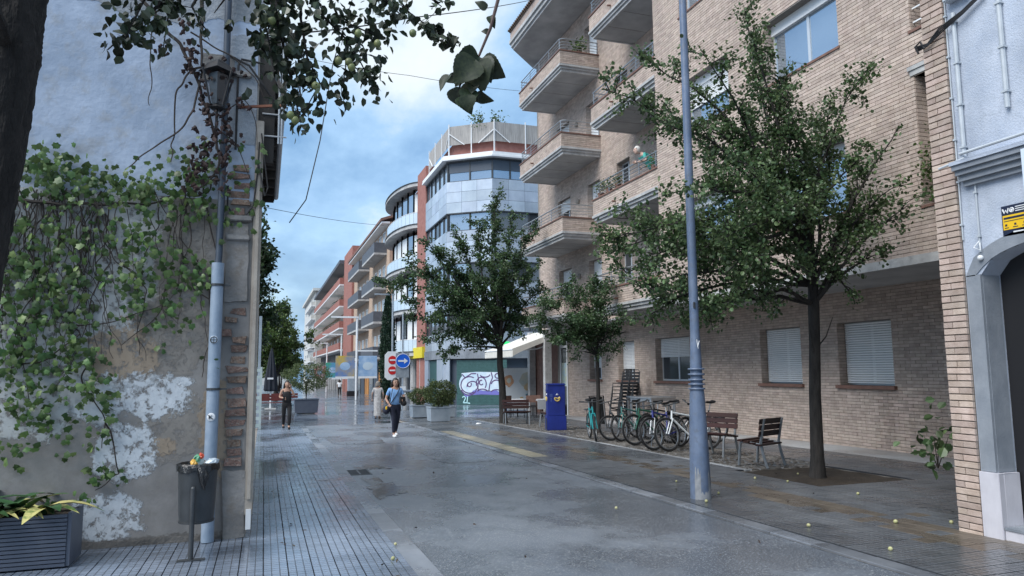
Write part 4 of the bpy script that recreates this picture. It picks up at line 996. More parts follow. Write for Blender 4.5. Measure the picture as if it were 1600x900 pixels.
# drainpipe
MT['pipe'] = mat('pipe_grey', (.22, .29, .38), (.30, .37, .46), .5, 7, .2, 60); MT['pipe_dark'] = mat('pipe_dark', (.03, .045, .07), (.05, .07, .1), .5, 6)
q0, q1 = onY(322, 850, WY), onY(333, 395, WY); x0, x1 = q0.x, q1.x
B = MB(); B.tube([(x0+.015, WY-.1, -.06), (x0+.02, WY-.1, 2.75)], .062, 14); dp = B.build('drainpipe', MT['pipe'], OH, smooth=True)
B = MB(); B.tube([(x0+.02, WY-.1, 2.74), (x0+.025, WY-.09, 2.82), (x0+.03, WY-.08, 4.1), (x0+.02, WY-.08, 7)], .035, 10); B.build('upper_drainpipe', MT['pipe_dark'], OH, smooth=True)
for z in (2.52, 1.45):
    B = MB(); B.lathe([(.066, -.012), (.07, -.012), (.07, .012), (.066, .012)], (x0+.019, WY-.1, z), 14); B.box(x0+.08, x0+.15, WY-.11, WY-.08, z-.008, z+.008); B.build('pipe_clamp', MT['dark_metal'], dp)
for (z, c1) in ((1.95, MT['panel']), (1.17, MT['white'])):
    s = MB(); s.ball((x0+.012, WY-.163, z), .042, 14, 8, (.95, .12, 1)); so_ = s.build('sticker', c1, dp, smooth=True)
    s = MB()
    if z < 1.5: s.bar((x0-.005, WY-.169, z-.018), (x0-.005, WY-.169, z+.018), .004, .008, (1, 0, 0)); s.bar((x0-.003, WY-.169, z), (x0+.02, WY-.169, z+.018), .004, .008, (0, 1, 0)); s.bar((x0-.003, WY-.169, z), (x0+.02, WY-.169, z-.018), .004, .008, (0, 1, 0)); s.bar((x0-.02, WY-.169, z+.025), (x0+.034, WY-.169, z-.022), .004, .006, (0, 1, 0))
    else: s.ring((x0+.01, WY-.168, z), .032, .004, (0, 1, 0), 16, 4); s.bar((x0+.01, WY-.169, z-.03), (x0+.01, WY-.169, z+.03), .004, .005, (1, 0, 0)); s.bar((x0-.02, WY-.169, z), (x0+.04, WY-.169, z), .004, .005)
    s.build('sticker_print', MT['black'], so_)
# old wall lantern
LT = thing('wall_lantern', 'old black tapered lantern bracketed high on the gable near the corner', 'lantern', (-.55, WY-.12, 4.45), world=True)
B = MB(); B.box(-.72, -.4, WY-.012, WY-.002, 4.75, 5.05); B.build('back_plate', MT['cement'], LT)
cx, cy = -.55, WY-.2
for sx, sy in ((-1, -1), (1, -1), (1, 1), (-1, 1)):
    B = MB(); B.tube([(cx+sx*.06, cy+sy*.06, 4.40), (cx+sx*.14, cy+sy*.14, 4.76)], .011, 5); B.build('corner_bar', MT['black'], LT)
B = MB(); B.lathe([(.2, 0), (.16, .03), (.10, .10), (.03, .14)], (cx, cy, 4.77), 4); B.build('cap', MT['black'], LT)
B = MB(); B.lathe([(.05, 0), (.08, .02), (.05, .05)], (cx, cy, 4.36), 8); B.build('base', MT['black'], LT)
B = MB(); B.tube([(cx, cy, 4.38), (cx, cy+.02, 4.15), (cx, WY, 4.0)], .015, 6); B.build('bracket', MT['black'], LT)
B = MB(); B.lathe([(.05, .42), (.10, .75)], (cx, cy, 4.0), 4); B.build('lantern_glass', mat('lantern_glass', (.05, .06, .07), None, .2, spec=.6), LT)
# ================================================================== IVY
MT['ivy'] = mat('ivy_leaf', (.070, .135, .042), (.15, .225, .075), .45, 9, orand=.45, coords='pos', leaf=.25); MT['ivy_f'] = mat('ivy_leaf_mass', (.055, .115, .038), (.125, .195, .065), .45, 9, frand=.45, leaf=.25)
MT['stem'] = mat('vine_stem', (.025, .02, .018), (.05, .04, .034), .85, 20); MT['dead'] = mat('dead_leaf', (.016, .009, .009), (.038, .018, .016), .8, 14, frand=.4)
IV = thing('ivy', 'climbing green ivy covering the middle of the old gable wall', 'ivy', (-1.9, WY, gz(WY)), world=True)
lob = []
for ang, r in ((-150, .52), (-112, .78), (-80, .62), (-50, .90), (-26, .70), (0, 1.12), (26, .70), (50, .90), (80, .62), (112, .78), (150, .52)):
    a = math.radians(ang); lob.append((math.sin(a)*r, math.cos(a)*r))
IVF = [(0, i+1, i+2) for i in range(len(lob)-1)]+[(0, len(lob), 1)]
IVT = np.array([(0, 0, .06)]+[(x, y, -.10*(x*x+y*y)) for x, y in lob])
def ivy_mesh(): 
    me = bpy.data.meshes.new('leaf'); me.from_pydata([tuple(v) for v in IVT], [], IVF); me.materials.append(MT['ivy']); return me
def inblobs():
    # (px, py, sx, sy, weight)
    bl = [(70, 265, 35, 25, 9), (120, 290, 45, 25, 9), (180, 300, 50, 28, 8), (250, 300, 50, 25, 8), (320, 285, 40, 30, 8), (300, 330, 35, 22, 4), (365, 265, 25, 30, 4), (400, 300, 12, 60, 3.2), (350, 340, 25, 25, 3),
          (50, 400, 45, 60, 9), (110, 380, 40, 40, 6), (170, 400, 40, 50, 4), (215, 430, 30, 60, 5), (255, 480, 35, 35, 4), (275, 415, 35, 18, 3), (305, 440, 25, 15, 4), (235, 375, 25, 20, 3), (320, 470, 15, 12, 1.6),
          (40, 480, 45, 50, 8), (110, 470, 35, 40, 5), (25, 560, 35, 45, 6), (80, 560, 40, 40, 5), (130, 540, 30, 40, 4), (150, 600, 25, 30, 4), (165, 650, 15, 40, 3), (60, 640, 45, 35, 5), (130, 690, 30, 25, 2.4), (25, 700, 40, 25, 2.6), (180, 750, 18, 12, 1.6), (330, 555, 12, 15, 1.0), (350, 505, 8, 5, .4), (90, 780, 50, 10, 2), (320, 230, 20, 25, 2), (380, 210, 15, 20, 1), (150, 740, 20, 14, 2)]
    w = np.array([b[4]*math.sqrt(b[2]*b[3])/40 for b in bl]); w /= w.sum(); b = bl[rng.choice(len(bl), p=w)]
    return b[0]+rng.normal()*b[2]*.75, b[1]+rng.normal()*b[3]*.75
LV = []
while len(LV) < 1850:
    px, py = inblobs()
    if px > 412 or px < -120 or py < 215: continue
    if 330 < px < 400 and rng.random() < .55: continue
    q = onY(px, py, WY); o = abs(rng.normal())*.07+.03
    LV.append((q.x, WY-o, q.z, o))
LV.sort(key=lambda l: -l[3]); lm = ivy_mesh()
def leaf_rot():
    return Matrix.Rotation(random.gauss(math.pi, .9), 4, 'Y') @ Matrix.Rotation(math.radians(90)+random.gauss(-.35, .38), 4, 'X') @ Matrix.Rotation(random.gauss(0, .45), 4, 'Y')
off = OFF[IV]; VB, FB, RB = [], [], []
for i, (x, y, z, o) in enumerate(LV):
    s = random.triangular(.018, .066, .036); M_ = leaf_rot()
    if i < 300:
        ob = link(bpy.data.objects.new('leaf', lm)); ob.parent = IV; ob.matrix_local = Matrix.Translation(V3((x, y, z))-off) @ M_ @ Matrix.Scale(s, 4)
    else:
        A = np.array(M_.to_3x3()); P = (IVT*s) @ A.T+np.array((x-off.x, y-off.y, z-off.z)); b0 = len(VB)*len(IVT); VB.append(P); FB.append(np.array(IVF)+b0); RB += [random.random()]*len(IVF)
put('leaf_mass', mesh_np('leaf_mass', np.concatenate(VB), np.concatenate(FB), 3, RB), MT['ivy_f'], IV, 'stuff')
sm = MB()
def vine(pts, r, wob=.03, y=.03):
    P = []
    for i, (px, py) in enumerate(pts):
        q = onY(px, py, WY); P.append(V3((q.x, WY-y-random.random()*.03, q.z)))
    Q = [P[0]]
    for a, b in zip(P, P[1:]):
        for k in (1, 2, 3): Q.append(a+(b-a)*k/3+V3((random.gauss(0, wob), random.gauss(0, .008), random.gauss(0, wob)))*(k < 3))
    for _ in range(2):
        Z = [Q[0]]
        for a, b in zip(Q, Q[1:]): Z += [a*.75+b*.25, a*.25+b*.75]
        Q = Z+[Q[-1]]
    sm.tube(Q, [r*(1-.6*i/len(Q)) for i in range(len(Q))], 5)
vine([(-10, 320), (80, 318), (160, 322), (270, 310)], .022); vine([(300, 275), (340, 280), (330, 300), (250, 312)], .014)
for k in range(70):
    x = random.choice([random.uniform(-40, 160), random.uniform(-40, 330)]); y = random.uniform(290, 340); p = [(x, y)]
    for s in range(random.randint(3, 6)): x += random.gauss(0, 16); y += random.uniform(30, 62); p.append((x, min(y, 780)))
    vine(p, random.uniform(.004, .009), .02)
for p in ([(20, 575), (80, 560), (130, 520), (70, 500)], [(60, 460), (120, 510), (190, 500), (265, 470)], [(150, 560), (130, 600), (165, 650), (160, 700)], [(165, 660), (180, 700), (188, 740), (150, 765)], [(265, 440), (250, 490), (190, 540)], [(290, 300), (300, 380), (280, 430)], [(90, 330), (95, 420), (40, 480), (20, 560)], [(300, 440), (330, 470), (345, 500)]): vine(p, .009, .02)
sm.build('stems', MT['stem'], IV, smooth=True)
# dead vine: bare dark shoots and clumps of brown leaves
dv = MB(); sm = dv
vine([(205, -20), (262, 60), (300, 110), (330, 190), (345, 260), (310, 300)], .022, .02, .12); vine([(318, -20), (318, 60), (317, 115)], .026, .01, .2)
vine([(317, 115), (300, 120), (278, 150), (276, 220), (270, 260)], .013, .02, .15); vine([(318, 118), (305, 180), (280, 215), (240, 240), (200, 272)], .013, .02, .15)
vine([(248, 20), (240, 100), (242, 150), (238, 176)], .008, .015, .2); vine([(300, 60), (360, 95), (400, 130), (420, 180)], .010, .02, .15); vine([(345, 180), (380, 160), (398, 190), (402, 240)], .007, .02, .12); vine([(330, 200), (370, 230), (395, 290)], .007, .02, .12)
dv.build('bare_shoots', MT['stem'], IV, smooth=True)
VB, FB, RB = [], [], []
for (px, py, sx, sy, n) in ((296, 100, 6, 18, 26), (300, 80, 8, 10, 14), (330, 105, 8, 12, 16), (352, 110, 14, 8, 20), (322, 165, 8, 18, 34), (345, 190, 10, 20, 40), (325, 225, 9, 14, 30), (310, 255, 9, 14, 34), (350, 270, 6, 14, 20), (360, 215, 8, 10, 14), (255, 78, 7, 6, 10), (285, 40, 8, 8, 10), (378, 165, 6, 6, 8), (352, 245, 6, 10, 12), (300, 290, 8, 8, 12)):
    for k in range(n):
        q = onY(px+rng.normal()*sx, py+rng.normal()*sy, WY-.16-rng.random()*.12); s = random.uniform(.025, .05); A = np.array(leaf_rot().to_3x3()); T_ = IVT*np.array((.7, 1, 1)); T_ = T_+np.c_[np.zeros(len(T_)), np.zeros(len(T_)), -.7*T_[:, 0]**2]
        P = (T_*s) @ A.T+np.array(q-off); b0 = len(VB)*len(IVT); VB.append(P); FB.append(np.array(IVF)+b0); RB += [random.random()]*len(IVF)
put('dead_leaves', mesh_np('dead_leaves', np.concatenate(VB), np.concatenate(FB), 3, RB), MT['dead'], IV, 'stuff')
# ================================================================== PLANTER WITH ASPIDISTRA
MT['planter_grey'] = mat('planter_grey', (.075, .09, .125), (.095, .11, .145), .5, 5)
PY0, PY1, PX0, PX1 = 7.42, 7.86, -3.3, -1.56; pz0 = gz(7.6)
PL = thing('slatted_planter', 'long dark grey slatted planter box against the old wall', 'planter', (-2.4, 7.6, pz0), world=True)
B = MB(); B.box(PX0+.02, PX1-.02, PY0+.02, PY1-.02, pz0+.06, pz0+.47); B.build('box', MT['planter_grey'], PL)
B = MB(); B.box(PX1-.03, PX1, PY0, PY1, pz0+.05, pz0+.5); B.build('end_panel', MT['planter_grey'], PL)
for k in range(13):
    B = MB(); z = pz0+.05+.0345*k; B.box(PX0, PX1-.032, PY0-.012, PY0+.018, z, z+.026); B.build('slat', MT['planter_grey'], PL)
B = MB(); B.box(PX0+.02, PX1-.04, PY0+.03, PY1-.03, pz0+.44, pz0+.48); B.build('soil', MT['soil'], PL)
B = MB(); B.box(PX0+.1, PX1-.12, PY0+.08, PY1-.08, pz0+.0, pz0+.06); B.build('base', MT['black'], PL)
def blade(root, p, d, L, wd, m, droop):
    d = V3(d).normalized(); side = d.cross(V3((0, 0, 1))); side.normalize(); n = 6; L_ = []
    P = V3(p); dirv = V3((d.x, d.y, 0))*.35+V3((0, 0, 1)); dirv.normalize(); rows = []
    for i in range(n+1):
        t = i/n; w_ = wd*math.sin(math.pi*min(1, .12+t*.88))**.8*(1 if i < n else 0)+.002
        rows.append((P.copy(), w_)); dirv = (dirv+V3((d.x, d.y, -droop))*.28).normalized(); P = P+dirv*L/n
    B = MB(); vs = []; fs = []
    for c, w_ in rows: vs += [c-side*w_, c+V3((0, 0, -w_*.25)), c+side*w_]
    for i in range(n): fs += [(3*i, 3*i+1, 3*i+4, 3*i+3), (3*i+1, 3*i+2, 3*i+5, 3*i+4)]
    B.add(vs, fs); B.build('leaf', m, root, smooth=True)
MT['asp'] = mat('aspidistra', (.025, .075, .028), (.055, .125, .045), .35, 6, orand=.3); MT['asp_y'] = mat('aspidistra_yellow', (.09, .17, .045), (.55, .50, .20), .4, 7, orand=.15, lo=.38, hi=.52)
AS = thing('aspidistra_plant', 'broad leaved plant with yellowing tips growing in the slatted planter', 'plant', (-2.3, 7.6, pz0+.48), world=True)
for k in range(60):
    a = random.uniform(-math.pi*.95, -.05*math.pi) if random.random() < .75 else random.uniform(0, math.pi)
    yl = k < 20
    blade(AS, (random.uniform(-3.0, -1.75), random.uniform(7.5, 7.74), pz0+.46), (math.cos(a), math.sin(a)*.8, 0), random.uniform(.4, .72) if not yl else random.uniform(.42, .6), random.uniform(.042, .068), MT['asp_y'] if yl else MT['asp'], random.uniform(.35, 1.0) if not yl else random.uniform(.9, 1.3))
for k in range(6): blade(AS, (-2.0-.12*k, 7.56, pz0+.46), (random.uniform(.4, 1), -.7, 0), .46, .035, MT['asp_y'], 1.0)
gv = MB()
# ================================================================== LITTER BIN
BIN = thing('litter_bin', 'dark grey ribbed litter bin on a post beside the drainpipe', 'bin', (-.57, 7.45, gz(7.45)), world=True)
bz_ = gz(7.45); bx, by = -.56, 7.50; n = 40; vs = []; fs = []
prof = [(.142, .36), (.148, .345), (.152, .40), (.168, .80), (.174, .83), (.174, .85), (.160, .85), (.150, .5)]
for j, (r, z) in enumerate(prof):
    for k in range(n):
        t = 2*math.pi*k/n; rr = r*(1+(.022 if (k % 4 in (0,)) and 1 < j < 4 else 0)); vs.append((bx+math.cos(t)*rr, by+math.sin(t)*rr, bz_+z))
for j in range(len(prof)-1):
    for k in range(n): fs.append((j*n+k, j*n+(k+1) % n, (j+1)*n+(k+1) % n, (j+1)*n+k))
fs.append(tuple(range(n)))
B = MB(); B.add(vs, fs); B.build('body', mat('bin_grey', (.035, .04, .045), (.05, .056, .062), .45, 6, .15, 80), BIN, smooth=True)
B = MB(); B.lathe([(.14, 0), (.155, 0), (.158, .018), (.14, .018)], (bx, by, bz_+.335), 30); B.build('bottom_ring', MT['dark_metal'], BIN)
B = MB(); B.tube([(bx-.02, by-.20, bz_), (bx-.02, by-.20, bz_+.66)], .022, 10); B.ball((bx-.02, by-.2, bz_+.66), .022); B.build('post', MT['dark_metal'], BIN, smooth=True)
B = MB(); B.box(bx-.13, bx+.10, by-.23, by-.17, bz_+.032, bz_+.042); B.build('base_plate', MT['dark_metal'], BIN)
vs = []; fs = []; n = 36; MT['bag'] = mat('bin_bag', (.008, .008, .009), None, .18, bump=.6, bscale=30, spec=.7, bdist=.02)
for j, (r, z) in enumerate(((.13, .74), (.150, .83), (.168, .872), (.182, .86), (.186, .81))):
    for k in range(n): t = 2*math.pi*k/n; rr = r+random.uniform(-.006, .008)*(j > 1); dz = (-.10 if (abs(k-29) < 2 and j == 4) else 0)+random.uniform(-.015, .012)*(j > 2); vs.append((bx+math.cos(t)*rr, by+math.sin(t)*rr, bz_+z+dz))
for j in range(4):
    for k in range(n): fs.append((j*n+k, j*n+(k+1) % n, (j+1)*n+(k+1) % n, (j+1)*n+k))
B = MB(); B.add(vs, fs); B.poly([(bx+math.cos(2*math.pi*k/n)*.13, by+math.sin(2*math.pi*k/n)*.13, bz_+.76) for k in range(n)])
B.tube([(bx+.03, by-.175, bz_+.85), (bx+.05, by-.2, bz_+.80), (bx+.055, by-.195, bz_+.72), (bx+.075, by-.19, bz_+.64)], [.028, .034, .026, .006], 7); B.tube([(bx+.05, by-.18, bz_+.84), (bx+.08, by-.2, bz_+.77), (bx+.085, by-.19, bz_+.68)], [.02, .026, .005], 7)
B.build('bin_liner', MT['bag'], BIN, smooth=True)
LP = thing('snack_packet', 'crumpled colourful packet on top of the litter bin', 'rubbish', (bx+.02, by, bz_+.83), world=True)
for (dx, dz, r, c, nm) in ((0, .0, .055, (.55, .62, .60), 'packet'), (-.035, -.015, .032, (.75, .42, .06), 'packet_front'), (.028, .055, .022, (.65, .10, .05), 'packet_top'), (-.005, .03, .03, (.16, .42, .25), 'packet_label')):
    B = MB(); B.ball((bx+dx, by-.04-.03*(nm != 'packet'), bz_+.885+dz), r, 9, 6, (1, .6, 1.2)); B.v = [(a+random.uniform(-.006, .006), b_+random.uniform(-.006, .006), c_+random.uniform(-.008, .008)) for a, b_, c_ in B.v]; B.build(nm, mat(nm, c, None, .35, spec=.6), LP)
B = MB(); B.ball((bx+.12, by-.05, bz_+.875), .05, 9, 6, (1.3, .7, .6)); B.v = [(a+random.uniform(-.012, .012), b_+random.uniform(-.012, .012), c_+random.uniform(-.012, .012)) for a, b_, c_ in B.v]
single('plastic_bag', B, mat('pale_plastic', (.45, .52, .58), None, .25), 'pale crumpled plastic bag hanging over the bin rim', 'rubbish')
# ================================================================== LAMP POST (near, right)
MT['lamp_paint'] = mat('lamp_paint', (.10, .145, .235), (.16, .205, .295), .42, 3.5, .15, 50, c3=(.12, .15, .21), macro=.28, mscale=3); MT['primer'] = mat('bare_patches', (.20, .215, .235), (.30, .31, .33), .6, 12, .3, 60)
LMP = thing('lamp_post', 'tall blue grey steel lamp post standing at the road edge', 'lamp post', (5.46, 8.41, gz(8.41)))
B = MB(); B.lathe([(.135, 0), (.135, .02), (.128, .5), (.112, 1.0), (.098, 1.36), (.090, 1.44)], n=24); B.build('base_column', MT['lamp_paint'], LMP, smooth=True)
B = MB(); B.lathe([(.080, 1.44), (.078, 1.75), (.062, 2.2), (.058, 4), (.046, 8.6)], n=20); B.build('pole', MT['lamp_paint'], LMP, smooth=True)
for z in (1.45, 1.51, 1.57, 1.64, 1.71):
    B = MB(); B.lathe([(.08, -.012), (.108, -.010), (.112, 0), (.108, .010), (.08, .012)], (0, 0, z), 22); B.build('ring', MT['lamp_paint'], LMP, smooth=True)
for (a0, a1, h0, h1) in ((3.6, 4.2, .0, .42), (5.0, 5.7, .0, .38), (4.2, 5.0, .0, .12)):
    P = [(a0+(a1-a0)*i/8, h0) for i in range(9)]+[(a1+(a0-a1)*i/8, h1*random.uniform(.45, 1.1)) for i in range(9)]
    B = MB(); k = len(P)//2
    L_ = P[:9]; U_ = P[9:][::-1]
    vs = [(math.cos(a)*(.1372-.012*h), math.sin(a)*(.1372-.012*h), h+.022) for a, h in L_+U_]; B.add(vs, [(i, i+1, 10+i, 9+i) for i in range(8)]); B.build('bare_patch', MT['primer'], LMP)
B = MB(); B.bar((-.03, -.05, 2.52), (-.03, -.05, 2.60), .04, .02); B.build('number_tag', MT['dark_metal'], LMP)
B = MB(); B.ring((-.02, -.09, .28), .03, .006, (0, 1, 0), 12, 4); B.bar((-.045, -.125, 2.0), (.0, -.10, 2.08), .006, .01); B.bar((-.02, -.1, 1.98), (-.04, -.1, 2.1), .006, .01); B.build('scribble', MT['white'], LMP)
B = MB(); B.tube([(0, 0, 8.5), (-.6, 0, 8.8), (-1.6, 0, 8.9)], .04, 8); B.build('arm', MT['lamp_paint'], LMP)
B = MB(); B.box(-2.1, -1.5, -.12, .12, 8.84, 8.94); B.build('lamp_head', MT['lamp_paint'], LMP, bevel=.02)
# ================================================================== BENCHES (single seats with dark slats)
MT['bench_wood'] = mat('bench_wood', (.030, .013, .012), (.055, .024, .02), .38, 10, .2, 60, orand=.25, coords='obj', stretch=(1, .1, 1)); MT['bench_leg'] = mat('bench_leg', (.22, .24, .26), (.30, .32, .34), .4, 9, metal=.5)
def make_bench(label, w=.72):
    r = thing('slatted_bench', label, 'bench', group='slatted benches on the right pavement'); h = w/2      # local: faces -X, seat spans Y
    for y in (-h+.06, h-.06):
        m = MB(); m.tube([(.27, y, 0), (.20, y, .22), (.16, y, .42), (.20, y, .62), (.25, y, .83)], [.026, .026, .026, .023, .02], 6); m.build('rear_leg', MT['bench_leg'], r, smooth=True)
        m = MB(); m.tube([(-.28, y, 0), (-.25, y, .3), (-.23, y, .40), (-.14, y, .415), (.15, y, .385)], .024, 6); m.build('front_leg', MT['bench_leg'], r, smooth=True)
    for k in range(4):
        m = MB(); x = -.27+.118*k; z = .445-.02*k; m.box(x, x+.108, -h, h, z-.018, z+.014); m.build('seat_slat', MT['bench_wood'], r, bevel=.006)
    for k in range(3):
        m = MB(); t = .53+.105*k; x = .165+.10*(t-.5); m.obox((x, 0, t+.045), (.014, 0, -.002), (0, h, 0), (.010, 0, .047)); m.build('back_slat', MT['bench_wood'], r, bevel=.005)
    return r
b1 = make_bench('slatted single seat right beside the tree pit, seen side on')
b1.location = (8.42, 10.98, gz(10.9)+.03); b1.rotation_euler = (0, 0, math.radians(-68))
b2 = dup(b1, (8.72, 12.75, gz(12.7)+.03), math.radians(22), 'slatted single seat just right of the lamp post, reddish back facing us')
# far wide bench and its neighbour by the letter box
b3 = make_bench('wide slatted bench beside the trunk of the far street tree', .95); b3.location = (8.35, 24.1, gz(24)+.03); b3.rotation_euler = (0, 0, math.radians(80))
b4 = dup(b1, (9.0, 22.75, gz(22.8)+.03), math.radians(-20), 'slatted seat half hidden behind the blue letter box')
# ================================================================== LETTER BOX
MT['post_blue'] = mat('post_blue', (.010, .022, .18), (.014, .032, .24), .45, 2, .08, 40, macro=.3, mscale=3); MT['post_dirty'] = mat('dirty_blue', (.02, .022, .03), (.02, .03, .10), .6, 8)
PO = thing('letter_box', 'tall blue street letter box with round yellow horn emblems', 'letter box', (8.52, 20.9, gz(20.9)+.03), math.radians(-14))
m = MB(); m.box(-.30, .30, -.24, .24, 0, .44); m.build('plinth', MT['post_blue'], PO, bevel=.015)
m = MB(); m.box(-.27, .27, -.215, .215, .44, 1.34); m.build('body', MT['post_blue'], PO, bevel=.012)
m = MB(); m.box(-.285, .285, -.23, .23, 1.34, 1.41); m.build('top', MT['post_blue'], PO, bevel=.02)
m = MB(); m.box(-.29, -.268, -.16, .16, 1.16, 1.22); sl0 = m.build('slot_hood', MT['post_blue'], PO); m = MB(); m.box(-.272, -.268, -.15, .15, 1.13, 1.155); m.build('slot', MT['black'], PO)
m = MB(); m.box(-.31, -.302, -.22, .05, .02, .36); m.build('dirt_stain', MT['post_dirty'], PO)
MT['horn'] = mat('emblem_yellow', (.62, .46, .12), None, .5)
for (c, ax, u) in (((.02, -.217, .96), V3((0, -1, 0)), V3((1, 0, 0))), ((-.272, 0, .96), V3((-1, 0, 0)), V3((0, 1, 0)))):
    m = MB(); c = V3(c)+ax*.004
    m.tube([c+u*(.075*math.cos(t))+V3((0, 0, .075*math.sin(t))) for t in [math.radians(160+i*24) for i in range(11)]], [.022]*11, 5)
    m.tube([c+u*-.075+V3((0, 0, .03)), c+u*.02+V3((0, 0, .0)), c+u*.09+V3((0, 0, .02))], [.012, .02, .034], 5); m.build('horn_emblem', MT['horn'], PO)
    m = MB(); m.tube([c+u*-.03+V3((0, 0, .10)), c+V3((0, 0, .14)), c+u*.03+V3((0, 0, .10))], .012, 5); m.build('crown_emblem', MT['white'], PO)
m = MB(); x = -.17
for z in (1.02, 1.05, 1.08): m.box(x-.04, x+.05, -.219, -.216, z, z+.012)
m.box(x, x+.012, -.219, -.216, .86, .98); m.box(x-.03, x+.04, -.219, -.216, .97, .98); m.build('sticker', mat('faint_blue', (.10, .16, .42), None, .5), PO)
# ================================================================== BICYCLES
MT['rim'] = mat('rim', (.42, .44, .46), None, .3, metal=.8)
def make_bike(label, colr, wheel_r=.335, style='mtb', fw=0):
    r = thing('bicycle', label, 'bicycle', group='bicycles parked in the row')
    mf = mat('bike_paint', colr, None, .35, spec=.6)
    R = wheel_r; A = V3((-.52, 0, R)); Bk = V3((.50, 0, R)); bb = V3((.07, 0, .29)); st = V3((.20, 0, .80)); hd = V3((-.33, 0, .82)); hb = V3((-.36, 0, .70))
    for c, steer in ((A, fw), (Bk, 0)):
        ax = V3((math.sin(steer), math.cos(steer), 0))
        m = MB(); m.ring(c, R-.022, .024, ax, 28, 6); t = m.build('wheel', MT['rubber'], r, smooth=True)
        m = MB(); m.ring(c, R-.055, .012, ax, 28, 5); m.build('rim', MT['rim'], t, smooth=True)
        m = MB(); u = ax.orthogonal().normalized(); v = ax.cross(u)
        for k in range(14): a_ = 2*math.pi*k/14; m.tube([c+ax*(.02 if k % 2 else -.02), c+(u*math.cos(a_)+v*math.sin(a_))*(R-.06)], .0035, 3, False)
        m.build('spokes', MT['rim'], t)
        m = MB(); m.lathe([(.022, -.04), (.022, .04)], c, 10, ax=ax); m.build('hub', MT['dark_metal'], t)
    m = MB(); tr = .019
    m.tube([hb, bb], tr*1.15, 8); m.tube([hd, st+V3((0, 0, -.08))], tr, 8); m.tube([st, bb], tr, 8); m.tube([hd+V3((0, 0, .04)), hb], tr*1.1, 8)
    for s in (-1, 1): m.tube([bb+V3((0, s*.03, 0)), Bk+V3((0, s*.055, 0))], .010, 6); m.tube([st+V3((0, s*.015, -.1)), Bk+V3((0, s*.055, 0))], .009, 6)
    m.build('frame', mf, r, smooth=True)
    m = MB()
    for s in (-1, 1): m.tube([hb+V3((0, s*.045, -.02)), A+V3((0, s*.055, 0))], .013, 6)
    m.tube([hb+V3((0, -.05, -.02)), hb+V3((0, .05, -.02))], .02, 6); m.build('fork', MT['steel'] if style == 'susp' else mf, r, smooth=True)
    m = MB(); hp = hd+V3((-.03, 0, .14)); m.tube([hd, hp, hp+V3((-.05, 0, .02))], .014, 6); m.tube([hp+V3((.02, -.30, .04)), hp+V3((-.05, -.1, .02)), hp+V3((-.05, .1, .02)), hp+V3((.02, .30, .04))], .012, 6); hbo = m.build('handlebar', MT['dark_metal'], r, smooth=True)
    for s in (-1, 1): m = MB(); m.tube([hp+V3((.01, s*.20, .035)), hp+V3((.03, s*.32, .042))], .018, 7); m.build('grip', MT['rubber'], hbo)
    m = MB(); m.tube([st, st+V3((.03, 0, .16))], .013, 6); m.build('seat_post', MT['steel'], r)
    sp = st+V3((.03, 0, .17)); m = MB(); m.prism([sp+V3((-.15, -.018, 0)), sp+V3((-.15, .018, 0)), sp+V3((-.02, .035, 0)), sp+V3((.08, .075, .01)), sp+V3((.12, .05, .02)), sp+V3((.12, -.05, .02)), sp+V3((.08, -.075, .01)), sp+V3((-.02, -.035, 0))], (0, 0, .045)); m.build('saddle', MT['black'], r, bevel=.012)
    m = MB(); m.ring(bb+V3((0, -.05, 0)), .085, .008, (0, 1, 0), 18, 4); m.tube([bb+V3((0, -.06, 0)), bb+V3((.10, -.07, -.13))], .010, 5); m.tube([bb+V3((0, .06, 0)), bb+V3((-.10, .07, .13))], .010, 5); cr = m.build('crank', MT['dark_metal'], r)
    for p in (bb+V3((.10, -.11, -.13)), bb+V3((-.10, .11, .13))): m = MB(); m.box(p.x-.045, p.x+.045, p.y-.04, p.y+.04, p.z-.01, p.z+.01); m.build('pedal', MT['black'], cr)
    m = MB(); m.tube([bb+V3((0, -.05, .085)), Bk+V3((0, -.05, .035))], .005, 4); m.tube([bb+V3((0, -.05, -.085)), Bk+V3((0, -.05, -.035))], .005, 4); m.build('chain', MT['dark_metal'], r)
    if style == 'city':
        m = MB()
        for c in (A, Bk): m.ring(c, R+.02, .016, (0, 1, 0), 10, 4, math.radians(20), math.radians(170))
        m.build('mudguard', MT['dark_metal'], r); m = MB(); m.box(.36, .74, -.07, .07, .73, .75); m.tube([(.6, 0, .74), (.52, .06, R)], .008, 4); m.build('carrier', MT['dark_metal'], r)
    return r
bikes = [((932, 692), 74, -4, 'turquoise bicycle standing end on at the left of the row', (.02, .30, .32), 'city', .32),
         ((957, 690), 24, -14, 'dark bicycle leaning low just right of the turquoise one', (.03, .035, .04), 'mtb', .32),
         ((972, 692), 18, -12, 'bicycle with pale teal frame in the middle left of the row', (.05, .16, .15), 'city', .33),
         ((993, 698), 6, -6, 'dark green bicycle with a large wheel turned to the road', (.02, .10, .06), 'mtb', .36),
         ((1010, 696), 4, 6, 'black bicycle with a high saddle in the middle of the row', (.012, .012, .014), 'mtb', .35),
         ((1024, 706), 26, -12, 'deep blue bicycle with silver fork tilted beside the white one', (.012, .02, .20), 'susp', .36),
         ((1046, 708), 2, -10, 'white framed bicycle beside the lamp post, last of the row', (.72, .76, .78), 'mtb', .36),
         ((1066, 699), 8, 9, 'black bicycle mostly hidden behind the lamp post', (.02, .02, .022), 'mtb', .34)]
for (wp, rz, lean, lab, c, sty, R) in bikes:
    g = onG(*wp); a_ = math.radians(rz); xy = (g.x+.52*math.cos(a_), g.y+.52*math.sin(a_))
    o = make_bike(lab, c, R, sty, random.uniform(-.35, .35)); o.location = (*xy, gz(xy[1])+.03); o.rotation_euler = (math.radians(lean), 0, a_)
